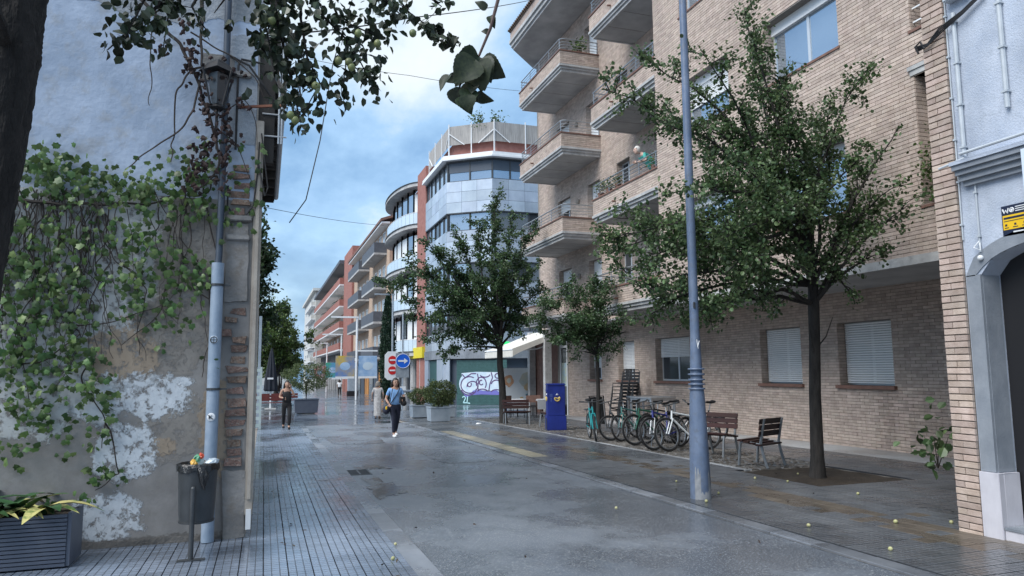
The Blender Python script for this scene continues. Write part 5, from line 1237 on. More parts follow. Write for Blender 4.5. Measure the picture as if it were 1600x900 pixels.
# ================================================================== STACKED CAFE CHAIRS AND TABLES BY THE WALL
def make_chair(label, mt):
    r = thing('cafe_chair', label, 'chair', group='cafe chairs stacked by the brick wall')
    for sx in (-1, 1):
        m = MB(); m.tube([(sx*.21, -.22, 0), (sx*.20, -.20, .45), (sx*.20, .18, .44)], .012, 6); m.build('front_leg', mt, r)
        m = MB(); m.tube([(sx*.21, .26, 0), (sx*.20, .19, .44), (sx*.19, .27, .84)], .012, 6); m.build('rear_leg', mt, r)
    m = MB(); m.tube([(-.19, .27, .84), (-.12, .285, .89), (.12, .285, .89), (.19, .27, .84)], .013, 6); m.build('top_rail', mt, r)
    for k in range(4): m = MB(); y = -.18+.1*k; m.box(-.2, .2, y, y+.075, .445, .462); m.build('seat_slat', MT['black'], r)
    for k in range(3): m = MB(); z = .56+.1*k; y = .20+.07*(z-.44)/.4; m.box(-.19, .19, y, y+.014, z, z+.06); m.build('back_slat', MT['black'], r)
    return r
ch = make_chair('', MT['dark_metal'])
first = True
for s, (x, y, n, lab) in enumerate(((11.35, 22.3, 9, 'black cafe chair in the left stack by the wall'), (11.35, 21.6, 9, 'black cafe chair in the right stack by the wall'))):
    for k in range(n):
        nm = ('lowest', 'second from the ground', 'third from the ground', 'fourth from the ground', 'fifth from the ground', 'fourth from the top', 'third from the top', 'second from the top', 'topmost')[k]
        L_ = lab+', '+nm
        if first: c = ch; first = False; c['label'] = L_
        else: c = dup(ch, label=L_)
        c.location = (x+.02*k, y, gz(y)+.03+.115*k); c.rotation_euler = (0, 0, math.radians(-75 if s == 0 else -60))
def make_table(label):
    r = thing('cafe_table', label, 'table', group='steel cafe tables by the wall')
    m = MB(); m.box(-.35, .35, -.35, .35, .72, .745); m.build('table_top', MT['steel'], r, bevel=.006)
    m = MB(); m.box(-.33, .33, -.33, .33, .66, .718); m.build('apron', MT['steel'], r)
    for sx in (-1, 1):
        for sy in (-1, 1): m = MB(); m.box(sx*.32-.018, sx*.32+.018, sy*.32-.018, sy*.32+.018, 0, .66); m.build('leg', MT['steel'], r)
    return r
t1 = make_table('steel cafe table standing upright behind the bicycles'); t1.location = (10.6, 18.6, gz(18.6)+.22); t1.rotation_euler = (0, 0, .2)
t1.location.z = gz(18.6)+.03; t1.scale = (1.35, 1.35, 1.35)
t2 = dup(t1, (10.9, 19.4, gz(19.4)+.03), .05, 'second steel cafe table behind the first, next to the chair stacks')
FT = thing('folded_table', 'folded table with black frame leaning behind the turquoise bicycle', 'table', (9.85, 20.6, gz(20.6)+.03), math.radians(18))
m = MB(); m.tube([(-.3, 0, 0), (-.3, .12, 1.0), (.3, .12, 1.0), (.3, 0, 0)], .022, 6); m.build('frame', MT['black'], FT); m = MB(); m.tube([(-.22, -.02, 0), (-.22, .08, .9), (.26, .08, .9), (.26, -.02, 0)], .018, 6); m.build('leg_frame', MT['steel'], FT); m = MB(); m.obox((0, .10, .55), (.28, 0, 0), (0, .008, -.001), (0, .05, .42)); m.build('table_top', MT['dark_metal'], FT)
# ================================================================== CAFE: AWNING, SHOP FRONT, WINDBREAK, FURNITURE
MT['canvas'] = mat('awning_canvas', (.62, .60, .55), (.70, .68, .63), .85, 3)
AW = thing('cafe_awning', 'cream folding awning with scalloped valance over the corner cafe', 'awning', (12.2, 31, gz(31)), world=True)
a0, a1, b0, b1, za, zb_ = 12.3, 9.95, 29.1, 33.2, 3.35, 2.5
for k in range(10):
    y0 = b0+(b1-b0)*k/10; y1 = y0+(b1-b0)/10
    m = MB(); m.prism([(a0, y0, za), (a0, y1, za), ((a0+a1)/2, y1, (za+zb_)/2-.05), ((a0+a1)/2, y0, (za+zb_)/2-.05)], (0, 0, .02)); m.prism([((a0+a1)/2, y0, (za+zb_)/2-.05), ((a0+a1)/2, y1, (za+zb_)/2-.05), (a1, y1, zb_), (a1, y0, zb_)], (0, 0, .02)); m.build('canvas_strip', MT['canvas'], AW)
    m = MB(); n = 8; pts = [(a1-.01, y0, zb_), (a1-.01, y1, zb_)]+[(a1-.01, y1+(y0-y1)*i/n, zb_-.30-.05*abs(math.sin(math.pi*2*i/n))) for i in range(n+1)]; m.prism(pts, (.012, 0, 0)); m.build('valance', MT['canvas'], AW)
m = MB(); m.prism([(a1, b0-.012, zb_+.01), (a0, b0-.012, za+.01), (a0, b0-.012, za-.2), (a1+.35, b0-.012, zb_-.12), (a1, b0-.012, zb_-.30)], (0, .01, 0)); m.build('side_valance', MT['canvas'], AW)
m = MB(); m.tube([(a1, b0, zb_-.02), (a1, b1, zb_-.02)], .035, 8); m.build('front_bar', MT['white'], AW)
for y in (b0+.25, b1-.25): m = MB(); m.tube([(a0, y, za-.45), ((a0+a1)/2+.2, y+.5, (za+zb_)/2-.4), (a1+.05, y, zb_-.08)], .03, 6); m.build('folding_arm', MT['white'], AW)
CF = thing('corner_cafe_front', 'glazed cafe front with posters under the cream awning', 'shop front', (12.6, 31, gz(31)), world=True)
m = MB(); m.box(12.75, 12.85, 28.76, 29.9, -.5, 3.3); m.box(13.2, 13.3, 28.76, 30.1, -.5, 3.3); m.build('wall', MT['blind'], CF)
m = MB(); m.box(12.30, 12.42, 28.77, 28.87, -.4, 2.9); m.box(12.30, 12.42, 29.5, 29.6, -.4, 2.9); m.box(12.30, 12.42, 28.87, 29.5, 2.55, 2.65); m.build('door_frame', MT['white'], CF)
m = MB(); m.box(12.35, 12.37, 28.87, 29.5, .1, 2.5); gl_ = m.build('door_glass', MT['glass_dark'], CF)
m = MB(); m.box(12.335, 12.345, 28.9, 29.47, .9, 1.9); m.build('poster', mat('poster', (.45, .62, .75), (.62, .62, .35), .5, 3), CF)
m = MB(); m.box(12.1, 12.4, 32.9, 33.2, -.5, 3.4); m.build('column', MT['concrete'], CF); m = MB(); m.box(11.35, 11.65, 28.95, 29.2, -.4, 3.3); m.build('column', MT['concrete'], CF)
m = MB(); m.box(12.45, 13.2, 30.2, 33.4, -.5, 3.3); m.build('interior_wall', MT['coping'], CF)
WB = thing('windbreak_panel', 'white terrace windbreak printed with food pictures under the awning', 'panel', (10.8, 33.4, gz(33.4)), world=True)
wz = gz(33.4)
m = MB(); m.box(10.75, 13.0, 33.4, 33.44, wz+.1, wz+2.1); m.build('panel', mat('print_white', (.60, .68, .74), (.72, .77, .80), .4, .8), WB)
MT['b_print'] = mat('blue_print', (.10, .22, .34), (.16, .32, .40), .45, 5); MT['food1'] = mat('food_print', (.55, .26, .14), (.68, .45, .30), .45, 5); MT['food2'] = mat('bread_print', (.55, .36, .16), (.70, .56, .36), .45, 3); MT['food3'] = mat('pale_print', (.62, .60, .50), (.52, .58, .56), .45, 4)
def pblob(cx, cz, rx, rz, mt, nm, y):
    m = MB(); m.prism([(cx+rx*math.cos(t)*random.uniform(.85, 1.1), y, cz+rz*math.sin(t)*random.uniform(.85, 1.1)) for t in [2*math.pi*k/16 for k in range(16)]], (0, -.003, 0)); m.build(nm, mt, WB)
pblob(11.2, wz+1.5, .24, .3, MT['food1'], 'printed_food', 33.397); pblob(11.2, wz+1.5, .11, .13, MT['food3'], 'printed_food', 33.393); pblob(12.35, wz+1.45, .6, .48, MT['food3'], 'printed_food', 33.397); pblob(12.45, wz+1.2, .5, .25, MT['food2'], 'printed_food', 33.393)
m = MB(); m.box(10.75, 11.1, 33.394, 33.398, wz+.1, wz+.5); m.build('printed_band', MT['gr_blue'], WB)
for q in range(7): pblob(10.95+.3*q, wz+random.uniform(.3, .9), random.uniform(.04, .1), random.uniform(.03, .09), [MT['food2'], MT['b_print'], MT['food1']][q % 3], 'printed_leaf', 33.395)
def terrace_chair(x, y, rz, lab):
    r = thing('terrace_chair', lab, 'chair', (x, y, gz(y)), rz, group='terrace chairs under the awning')
    for sx in (-1, 1):
        for yy in (-.2, .2): m = MB(); m.tube([(sx*.2, yy, 0), (sx*.2, yy, .45)], .014, 5); m.build('leg', MT['black'], r)
    m = MB(); m.box(-.22, .22, -.22, .22, .44, .47); m.build('seat', MT['black'], r)
    m = MB(); m.box(-.22, .22, .2, .23, .62, .9); m.tube([(-.2, .21, .45), (-.2, .22, .9)], .014, 5); m.tube([(.2, .21, .45), (.2, .22, .9)], .014, 5); m.build('backrest', MT['coping'], r)
for i, (x, y, rz) in enumerate(((9.6, 28.4, .4), (10.3, 28.0, -.6), (10.9, 28.9, 2.6), (9.9, 29.8, 1.7), (11.2, 27.6, 3.4))): terrace_chair(x, y, rz, ('dark red terrace chair at the street end of the awning', 'terrace chair in front of the windbreak, nearest to us', 'terrace chair at the right of the white table', 'terrace chair behind the tables under the awning', 'terrace chair closest to the brick wall')[i])
for i, (x, y, lab) in enumerate(((10.1, 29.0, 'small white topped cafe table under the awning'), (10.9, 28.2, 'small white cafe table next to the brick wall'))):
    r = thing('terrace_table', lab, 'table', (x, y, gz(y))); m = MB(); m.box(-.33, .33, -.33, .33, .70, .74); m.build('table_top', MT['white'], r); m = MB(); m.tube([(0, 0, 0), (0, 0, .70)], .03, 8); m.box(-.22, .22, -.22, .22, 0, .02); m.build('pedestal', MT['black'], r); m = MB(); m.box(-.335, .335, -.345, -.335, .35, .739); m.build('cloth_drop', MT['white'], r)
# ================================================================== FARTHER STREET FURNITURE
MT['zinc'] = mat('zinc_box', (.30, .36, .42), (.40, .46, .52), .5, 4, metal=.2); MT['shrub'] = mat('shrub_leaf', (.05, .085, .03), (.12, .15, .05), .5, 6, frand=.4, leaf=.25)
LT4 = np.array([(0, 0, 0), (.34, .32, .10), (.30, .72, .08), (0, 1, -.04), (-.30, .72, .08), (-.34, .32, .10)]); LF4 = np.array([(0, 1, 2, 3), (0, 3, 4, 5)])
def leaves_np(P, size, rs=None, up=.4, down=.25, dirs=None):
    """n folded leaves at points P"""
    n = len(P); d = rng.normal(size=(n, 3)); d[:, 2] -= down*1.5
    if dirs is not None: d += dirs*.9
    d /= np.linalg.norm(d, axis=1)[:, None]
    nr = rng.normal(size=(n, 3)); nr[:, 2] += up*2.2; nr -= (nr*d).sum(1)[:, None]*d; nr /= np.linalg.norm(nr, axis=1)[:, None]
    s = np.cross(d, nr); sz = size*rng.uniform(.65, 1.25, n)
    V = P[:, None]+sz[:, None, None]*(LT4[None, :, 0:1]*s[:, None]*1.15+LT4[None, :, 1:2]*d[:, None]+LT4[None, :, 2:3]*nr[:, None])
    Fc = (np.arange(n)[:, None, None]*6+LF4[None]).reshape(-1, 4)
    return V.reshape(-1, 3), Fc, np.repeat(rng.random(n), 2)
def shrub_planter(loc, w, h, sr, sh, label, blab, mt, n, stem=0):
    x, y = loc; z = gz(y); r = thing('street_planter', label, 'planter', (x, y, z))
    m = MB(); m.prism([(-w*.46, -w*.46, .05), (w*.46, -w*.46, .05), (w*.46, w*.46, .05), (-w*.46, w*.46, .05)], (0, 0, .001))
    t = w/2; b_ = w*.46
    m.add([(-b_, -b_, .05), (b_, -b_, .05), (b_, b_, .05), (-b_, b_, .05), (-t, -t, h), (t, -t, h), (t, t, h), (-t, t, h)], [(k, (k+1) % 4, 4+(k+1) % 4, 4+k) for k in range(4)]+[(4, 5, 6, 7)])
    m.build('box', mt, r); m = MB(); m.box(-b_*.8, b_*.8, -b_*.8, b_*.8, 0, .05); m.build('foot', MT['black'], r)
    for (a, c) in (((-t, -t), (t, -t)), ((t, -t), (t, t)), ((t, t), (-t, t)), ((-t, t), (-t, -t))): m = MB(); m.bar((a[0], a[1], h-.015), (c[0], c[1], h-.015), .04, .035); m.build('rim', mt, r)
    q = thing('shrub', blab, 'shrub', (x, y, z+h))
    m = MB()
    for k in range(7): a = random.uniform(0, 6.28); m.tube([(0, 0, -.02), (math.cos(a)*.06, math.sin(a)*.06, stem+sh*.3), (math.cos(a)*sr*.7, math.sin(a)*sr*.7, stem+sh*random.uniform(.5, .9))], [.02, .015, .004], 5)
    m.build('stems', MT['stem'], q)
    P = rng.normal(size=(n, 3)); P /= np.linalg.norm(P, axis=1)[:, None]; rad = rng.uniform(.45, 1, n)**.5*(1+.14*np.sin(P[:, 0]*7+P[:, 2]*5)+.12*np.sin(P[:, 1]*9)); P = P*rad[:, None]*np.array((sr, sr, sh/2)); P[:, 2] += stem+sh/2
    V, Fc, R = leaves_np(P, .055); put('foliage', mesh_np('foliage', V, Fc, 4, R), MT['shrub'], q, 'stuff')
shrub_planter((6.3, 27.2), .78, .58, .62, 1.0, 'grey metal planter box in the foreground of the crossing', 'round trimmed green bush in the nearest grey planter', MT['zinc'], 4200)
shrub_planter((6.25, 30.5), .75, .55, .5, .7, 'grey planter box half hidden behind the nearest one', 'smaller bush in the planter behind', MT['zinc'], 2200)
shrub_planter((7.3, 30.2), .7, .5, .4, .6, 'third grey planter box behind the round bush', 'low bush in the third planter', MT['zinc'], 1500)
shrub_planter((2.02, 37.9), 1.15, .72, 1.15, 1.45, 'large dark grey planter box on the left of the street', 'spreading pale green shrub in the dark planter box', MT['planter_grey'], 6500, .35)
# road signs
MT['sign_red'] = mat('sign_red', (.60, .02, .02), None, .4); MT['sign_blue'] = mat('sign_blue', (.01, .12, .62), None, .4); MT['galv'] = mat('galvanised', (.36, .40, .44), (.46, .50, .54), .4, 6, metal=.5)
y = 39.8; z = gz(y); sx = 6.62
S1 = thing('no_entry_sign', 'white sign board with two small red no entry discs on a pole', 'road sign', (sx, y, z), world=True)
m = MB(); m.tube([(sx, y, z), (sx, y, z+6.3)], .05, 8); m.build('pole', MT['galv'], S1)
m = MB(); n = 12; P = [(sx-.42, y-.08, z+1.75), (sx-.42, y-.08, z+2.95), (sx-.25, y-.08, z+3.15), (sx+.25, y-.08, z+3.15), (sx+.42, y-.08, z+2.95), (sx+.42, y-.08, z+1.75), (sx+.25, y-.08, z+1.6), (sx-.25, y-.08, z+1.6)]; m.prism(P, (0, .03, 0)); m.build('board', MT['white'], S1)
for zz in (2.68, 2.12):
    m = MB(); m.lathe([(.23, 0), (.23, .015)], (sx, y-.082, z+zz), 20, ax=(0, -1, 0)); d = m.build('red_disc', MT['sign_red'], S1); m = MB(); m.box(sx-.15, sx+.15, y-.112, y-.098, z+zz-.04, z+zz+.04); m.build('white_bar', MT['white'], d)
m = MB(); m.box(sx-1.0, sx+.1, y-.05, y+.05, z+6.25, z+6.33); m.build('lamp_arm', MT['galv'], S1)
sx, y = 7.12, 39.4; z = gz(y)
S2 = thing('arrow_sign', 'round blue road sign with a white arrow pointing right', 'road sign', (sx, y, z), world=True)
m = MB(); m.tube([(sx, y, z), (sx, y, z+5.2)], .05, 8); m.build('pole', MT['galv'], S2)
m = MB(); m.lathe([(.40, 0), (.40, .02)], (sx, y-.1, z+2.62), 28, ax=(0, -1, 0)); dsc = m.build('blue_disc', MT['sign_blue'], S2)
m = MB(); m.ring((sx, y-.122, z+2.62), .385, .012, (0, 1, 0), 28, 4); m.build('disc_edge', MT['white'], dsc)
m = MB(); yy = y-.125; m.prism([(sx-.27, yy, z+2.575), (sx+.06, yy, z+2.575), (sx+.06, yy, z+2.47), (sx+.27, yy, z+2.62), (sx+.06, yy, z+2.77), (sx+.06, yy, z+2.665), (sx-.27, yy, z+2.665)], (0, -.006, 0)); m.build('white_arrow', MT['white'], dsc)
m = MB(); m.box(sx-.38, sx+.34, y-.06, y-.03, z+1.72, z+3.05); m.build('back_board', MT['galv'], S2); m = MB(); m.box(sx-.14, sx+.16, y-.1, y-.07, z+.85, z+1.25); m.build('small_notice', MT['white'], S2)
# rail by the crossing
RL = thing('bike_rail', 'low steel rail standing by the sign posts', 'rail', (6.6, 36.5, gz(36.5)))
m = MB(); m.tube([(-.5, 0, 0), (-.5, 0, .95), (.6, .05, 1.05)], .05, 6); m.build('rail', MT['galv'], RL)
m = MB(); m.box(-.55, .75, -.12, .12, 1.03, 1.09); m.build('top_board', MT['zinc'], RL)
# far street lamps with banners
MT['b_blue'] = mat('banner_blue', (.20, .36, .60), (.46, .60, .76), .6, 1.2); MT['b_yel'] = mat('banner_yellow', (.60, .42, .05), (.10, .22, .50), .6, .9); MT['b_green'] = mat('banner_green', (.05, .35, .16), (.12, .30, .60), .6, .8); MT['b_red'] = mat('banner_red', (.55, .10, .10), (.45, .50, .62), .6, .7)
for i, (x, y, bs, lab) in enumerate(((7.16, 60.7, ('b_yel', 'b_blue'), 'nearest white street lamp with a yellow and a pale blue banner'), (8.2, 84, ('b_green', 'b_blue'), 'second white street lamp with a green banner'), (8.2, 104, ('b_red', 'b_blue'), 'third white street lamp with a reddish banner'), (8.3, 128, ('b_blue', 'b_green'), 'fourth and farthest white street lamp down the street'))):
    z = gz(y); r = thing('street_lamp', lab, 'street lamp', (x, y, z), group='white street lamps down the street')
    m = MB(); m.tube([(0, 0, 0), (0, 0, 6.75)], .09, 8); m.build('pole', MT['white'], r)
    m = MB(); m.box(-2.1, .1, -.12, .12, 6.7, 6.84); m.build('upper_arm', MT['white'], r); m = MB(); m.box(0, 1.7, -.08, .08, 3.95, 4.07); m.build('lower_arm', MT['white'], r)
    for s, bm_ in ((-1, bs[0]), (1, bs[1])):
        m = MB(); m.box(s*.9-.75, s*.9+.75, -.015, .015, 1.85, 3.55) if False else m.box(s*.92-.76, s*.92+.76, -.015, .015, 1.75, 3.6); bo = m.build('banner', MT[bm_], r); m = MB(); m.box(s*.92-.76, s*.92+.76, -.03, -.017, 1.75, 1.92); m.build('banner_foot', MT['white'], bo)
        m = MB(); m.ball((s*.92, -.02, 2.75), .42, 10, 7, (1, .02, .8)); m.build('banner_picture', MT['b_blue'] if bm_ != 'b_blue' else MT['rail_glass'], bo)
KI = thing('info_column', 'white information column on the right pavement far off', 'column', (8.6, 76, gz(76))); m = MB(); m.box(-.5, .5, -.3, .3, .5, 2.9); m.build('panel', MT['zinc'], KI, bevel=.05); m = MB(); m.box(-.55, .55, -.32, .32, 0, .5); m.build('foot', MT['black'], KI)
# closed black parasol, red benches and screen of the terrace on the left
PA = thing('closed_parasol', 'closed black parasol standing on the terrace at the left', 'parasol', (.38, 44, gz(44)))
m = MB(); m.tube([(0, 0, 0), (0, 0, 3.4)], .04, 8); m.build('pole', MT['white'], PA)
m = MB(); n = 18; pr = [(.03, 3.5), (.10, 3.2), (.22, 2.4), (.31, 1.6), (.34, 1.15), (.30, 1.05)]; vs = []
for (r_, z_) in pr:
    for k in range(n): a = 2*math.pi*k/n; rr = r_*(1+(.16 if k % 2 else -.1)); vs.append((math.cos(a)*rr, math.sin(a)*rr, z_))
m.add(vs, [(j*n+k, j*n+(k+1) % n, (j+1)*n+(k+1) % n, (j+1)*n+k) for j in range(len(pr)-1) for k in range(n)]); m.build('canopy', mat('parasol_black', (.008, .012, .022), None, .7), PA)
m = MB(); m.box(-.3, .3, -.3, .3, 0, .08); m.build('base', MT['concrete'], PA); m = MB(); m.box(-.2, .12, -.36, -.34, 1.72, 1.82); m.build('strap', MT['white'], PA)
MT['red_wood'] = mat('red_wood', (.10, .022, .02), (.15, .035, .03), .5, 4)
for i, (x, y, lab) in enumerate(((-.2, 41.5, 'dark red terrace bench in front of the black parasol'), (.6, 46.5, 'dark red terrace bench behind the black parasol'))):
    r = thing('terrace_bench', lab, 'bench', (x, y, gz(y)))
    for k in range(3): m = MB(); m.box(-1.4, 1.4, -.22+.15*k, -.1+.15*k, .44, .48); m.build('seat_slat', MT['red_wood'], r)
    for k in range(2): m = MB(); m.box(-1.4, 1.4, .24, .27, .58+.16*k, .70+.16*k); m.build('back_slat', MT['red_wood'], r)
    for s in (-1, 1): m = MB(); m.box(s*1.2-.03, s*1.2+.03, -.2, .27, 0, .44); m.build('leg', MT['dark_metal'], r)
SCN = thing('terrace_screen', 'pale green white framed terrace screen beside the old house', 'screen', (-.25, 26, gz(26)))
MT['pale_green'] = mat('pale_green_frame', (.36, .46, .47), (.48, .56, .57), .5, 4)
for k in range(9): m = MB(); m.box(-.5, .17, -.03, .03, .1+.23*k, .2+.23*k); m.build('screen_bar', MT['pale_green'], SCN)
for x in (-.5, .12): m = MB(); m.box(x, x+.07, -.05, .05, 0, 2.1); m.build('screen_post', MT['pale_green'], SCN)
for k in range(6): m = MB(); m.box(.13, .17, .05, 5, .1+.35*k, .2+.35*k); m.build('side_bar', MT['pale_green'], SCN)
m = MB(); m.box(.02, .12, 2.5, 2.6, 0, 4.0); m.build('tall_post', MT['zinc'], SCN)
# ================================================================== CABLES
def cable(label, pts, r, cat='cable', sag=.3):
    P = [V3(p) for p in pts]; Q = []
    for a, b in zip(P, P[1:]):
        for k in range(13):
            t = k/12; Q.append(a+(b-a)*t-V3((0, 0, sag*4*t*(1-t))))
    single('overhead_cable', MB().tube(Q, r, 5), MT['cable'], label, cat, 'overhead cables')
cable('thick black cable crossing from the leaves to the brick eave', [onY(380, 58, 9), onY(640, 28, 14), onX(830, 0, 10.0)], .012, sag=.05)
cable('thin cable hanging down in a long curve in front of the clouds', [onY(556, -20, 14), onY(520, 100, 13.5), onY(500, 220, 13.2), onY(478, 312, 13), onY(452, 348, 13)], .010, sag=0)
cable('very thin cable behind the close leaf cluster', [onY(450, 85, 20), onY(640, 118, 20), onX(812, 142, 10.0)], .007, sag=.05)
cable('faint far cable low over the street on the left', [onY(405, 322, 24), onY(600, 352, 42)], .010, sag=.1)
# ================================================================== FALLEN FRUIT AND LEAVES
MT['fruit_y'] = mat('fallen_fruit', (.34, .34, .15), (.46, .44, .25), .5, 30, orand=.15)
fr = MB(); fr.lathe([(.004, -.034), (.02, -.032), (.034, -.012), (.034, .008), (.022, .026), (.008, .034)], n=10); fm = fr.build('tmp', MT['fruit_y'], smooth=True).data; bpy.data.objects.remove(bpy.data.objects['tmp'])
spots = [(618, 858, 'by the kerb joint on the left'), (614, 881, 'in front of the other on the left kerb'), (963, 800, 'alone on the right part of the road'), (1123, 776, 'just right of the lamp post foot'), (1057, 757, 'left of the lamp post on the pavement'), (1104, 789, 'in front of the lamp post foot'), (1180, 752, 'near the corner of the tree pit'), (1247, 745, 'inside the tree pit'), (1400, 822, 'on the ochre band of tiles'), (1487, 823, 'at the foot of the brick pier'), (1392, 866, 'on the tiles lowest at the right'), (1341, 777, 'between tree pit and brick pier'), (1264, 828, 'on the gutter edge of the right pavement'), (1231, 757, 'beside the tree pit edge')]
for (px, py, w_) in spots:
    g = onG(px, py); o = link(bpy.data.objects.new('fallen_fruit', fm)); o.location = (g.x, g.y, g.z+.03+.018); o.rotation_euler = (random.uniform(0, 3), random.uniform(0, 3), 0); o.scale = (random.uniform(.42, .64),)*3
    tag(o, 'small yellow fallen fruit '+w_, 'fruit', 'fallen fruit on the ground')
P = []
for k in range(130):
    c = random.random()
    if c < .35: x, y = random.uniform(-.1, 1.2), 4.8+abs(random.gauss(0, 6))
    elif c < .6: x, y = random.uniform(1.4, 5), random.uniform(5, 22)
    elif c < .8: x, y = random.gauss(7.0, 1.3), random.gauss(25.5, 1.5)
    else: x, y = random.uniform(5.2, 11), random.uniform(6, 14)
    if x < -.1 and y > 7.3: continue
    P.append((x, y, gz(y)+.034))
V, Fc, R = leaves_np(np.array(P), .038, up=3, down=0); tag(put('fallen_leaves', mesh_np('fallen_leaves', V, Fc, 4, R), mat('fallen_leaf', (.035, .022, .014), (.07, .045, .02), .6, 8, frand=.5)), 'scattered dark fallen leaves on the wet paving', 'leaves', kind='stuff')
for i, (px, py, s) in enumerate(((748, 664, .07),)):
    g = onG(px, py); m = MB(); m.ball((g.x, g.y, g.z+.05), s, 8, 5, (1.4, 1, .35)); m.v = [(a+random.uniform(-.02, .02), b_+random.uniform(-.02, .02), c_+random.uniform(-.01, .012)) for a, b_, c_ in m.v]; single('paper_scrap', m, MT['white'], ('white scrap of paper on the paving by the far bench', 'tiny white scrap of paper near the right gutter')[i], 'litter')
# ================================================================== TREES
MT['bark'] = mat('bark', (.020, .018, .017), (.048, .042, .038), .9, 14, .9, 30, bdist=.02, stretch=(1, 1, .25)); MT['bark_dark'] = mat('bark_dark', (.008, .007, .007), (.022, .019, .018), .95, 10, 1.0, 16, bdist=.08, stretch=(1, 1, .25))
def leafmat(n, a, b, fr=.5, rough=.38): return mat(n, a, b, rough, 3, frand=fr, leaf=.32)
MT['pear'] = leafmat('pear_leaf', (.055, .10, .042), (.12, .18, .075)); MT['pear_dark'] = leafmat('pear_leaf_dark', (.042, .085, .038), (.092, .15, .062)); MT['plane_l'] = leafmat('plane_leaf', (.045, .085, .022), (.11, .16, .045)); MT['plane_d'] = leafmat('plane_leaf_dark', (.02, .045, .018), (.045, .08, .03)); MT['cyp'] = leafmat('cypress_leaf', (.012, .035, .02), (.03, .06, .032))
def bez(a, b, lift, n=7, side=0):
    a, b = V3(a), V3(b); d = b-a; c = a+d*.45+V3((0, 0, lift))+V3((random.gauss(0, side), random.gauss(0, side), 0)); P = []
    for i in range(n+1):
        t = i/n; p = a*(1-t)**2+c*2*t*(1-t)+b*t*t
        if 0 < i < n: p = p+V3((random.gauss(0, .02), random.gauss(0, .02), random.gauss(0, .02)))*min(1.5, d.length*.4)
        P.append(p)
    return P
def grow(root, fork, ends, rl, nsec, slen, ntw, tlen, nleaf, lsize, mt, lim=None, liftk=.15, upb=.3, barkm='bark', clump=.05, droop=.25, seg=None):
    br = MB(); anchors = []; ad = []
    def addline(P, t0=0.0, step=.045):
        for a, b in zip(P, P[1:]):
            L = (b-a).length; k = max(1, int(L/step))
            for i in range(k):
                anchors.append(a+(b-a)*((i+random.random())/k)); ad.append((b-a).normalized())
    for e in ends:
        e = V3(e); f = fork[random.randrange(len(fork))] if isinstance(fork, list) else fork; f = V3(f)
        P = bez(f, e, (e-f).length*liftk, 8, .12*(e-f).length*.5); L = (e-f).length; n = len(P)
        br.tube(P, [rl*(1-.86*i/(n-1)) for i in range(n)], 5, False); addline(P[5:])
        for k in range(max(2, int(nsec*L))):
            t = random.uniform(.22, 1); i = min(n-2, int(t*(n-1))); p = P[i]+(P[i+1]-P[i])*(t*(n-1)-i); tg = (P[i+1]-P[i]).normalized()
            d = (tg*.7+V3((random.gauss(0, 1), random.gauss(0, 1), random.gauss(0, .8)+upb))*.75).normalized(); l2 = slen*random.uniform(.5, 1.15)*(1.15-.5*t); q = p+d*l2
            S = bez(p, q, l2*.1, 4, .05); br.tube(S, [rl*.28*(1-.75*j/4) for j in range(5)], 4, False); addline(S[1:])
            for w in range(ntw):
                j = random.randint(1, 4); pp = S[j]; dd = (d*.5+V3((random.gauss(0, 1), random.gauss(0, 1), random.gauss(0, .8)+upb*.6))*.8).normalized(); l3 = tlen*random.uniform(.5, 1.2)
                T_ = [pp, pp+dd*l3*.5, pp+dd*l3+V3((0, 0, -.05*l3))]; br.tube(T_, [.005, .004, .002], 3, False); addline(T_, step=.03)
    br.build('branches', MT[barkm], root, smooth=True)
    A = np.array([tuple(a) for a in anchors]); D = np.array([tuple(a) for a in ad])
    idx = rng.integers(0, len(A), nleaf); P = A[idx]+rng.normal(size=(nleaf, 3))*clump; D = D[idx]
    if lim is not None: k = lim(P); P, D = P[k], D[k]
    P = P-np.array(OFF[root])
    return P, D
def crown(root, P, D, lsize, mt, name='crown', down=.25):
    V, Fc, R = leaves_np(P, lsize, dirs=D, down=down); put(name, mesh_np(name, V, Fc, 4, R), MT[mt], root, 'stuff')
def trunk(root, pts, rs, m='bark'):
    B = MB(); B.tube(pts, rs, 12); o = B.build('trunk', MT[m], root, smooth=True); return o
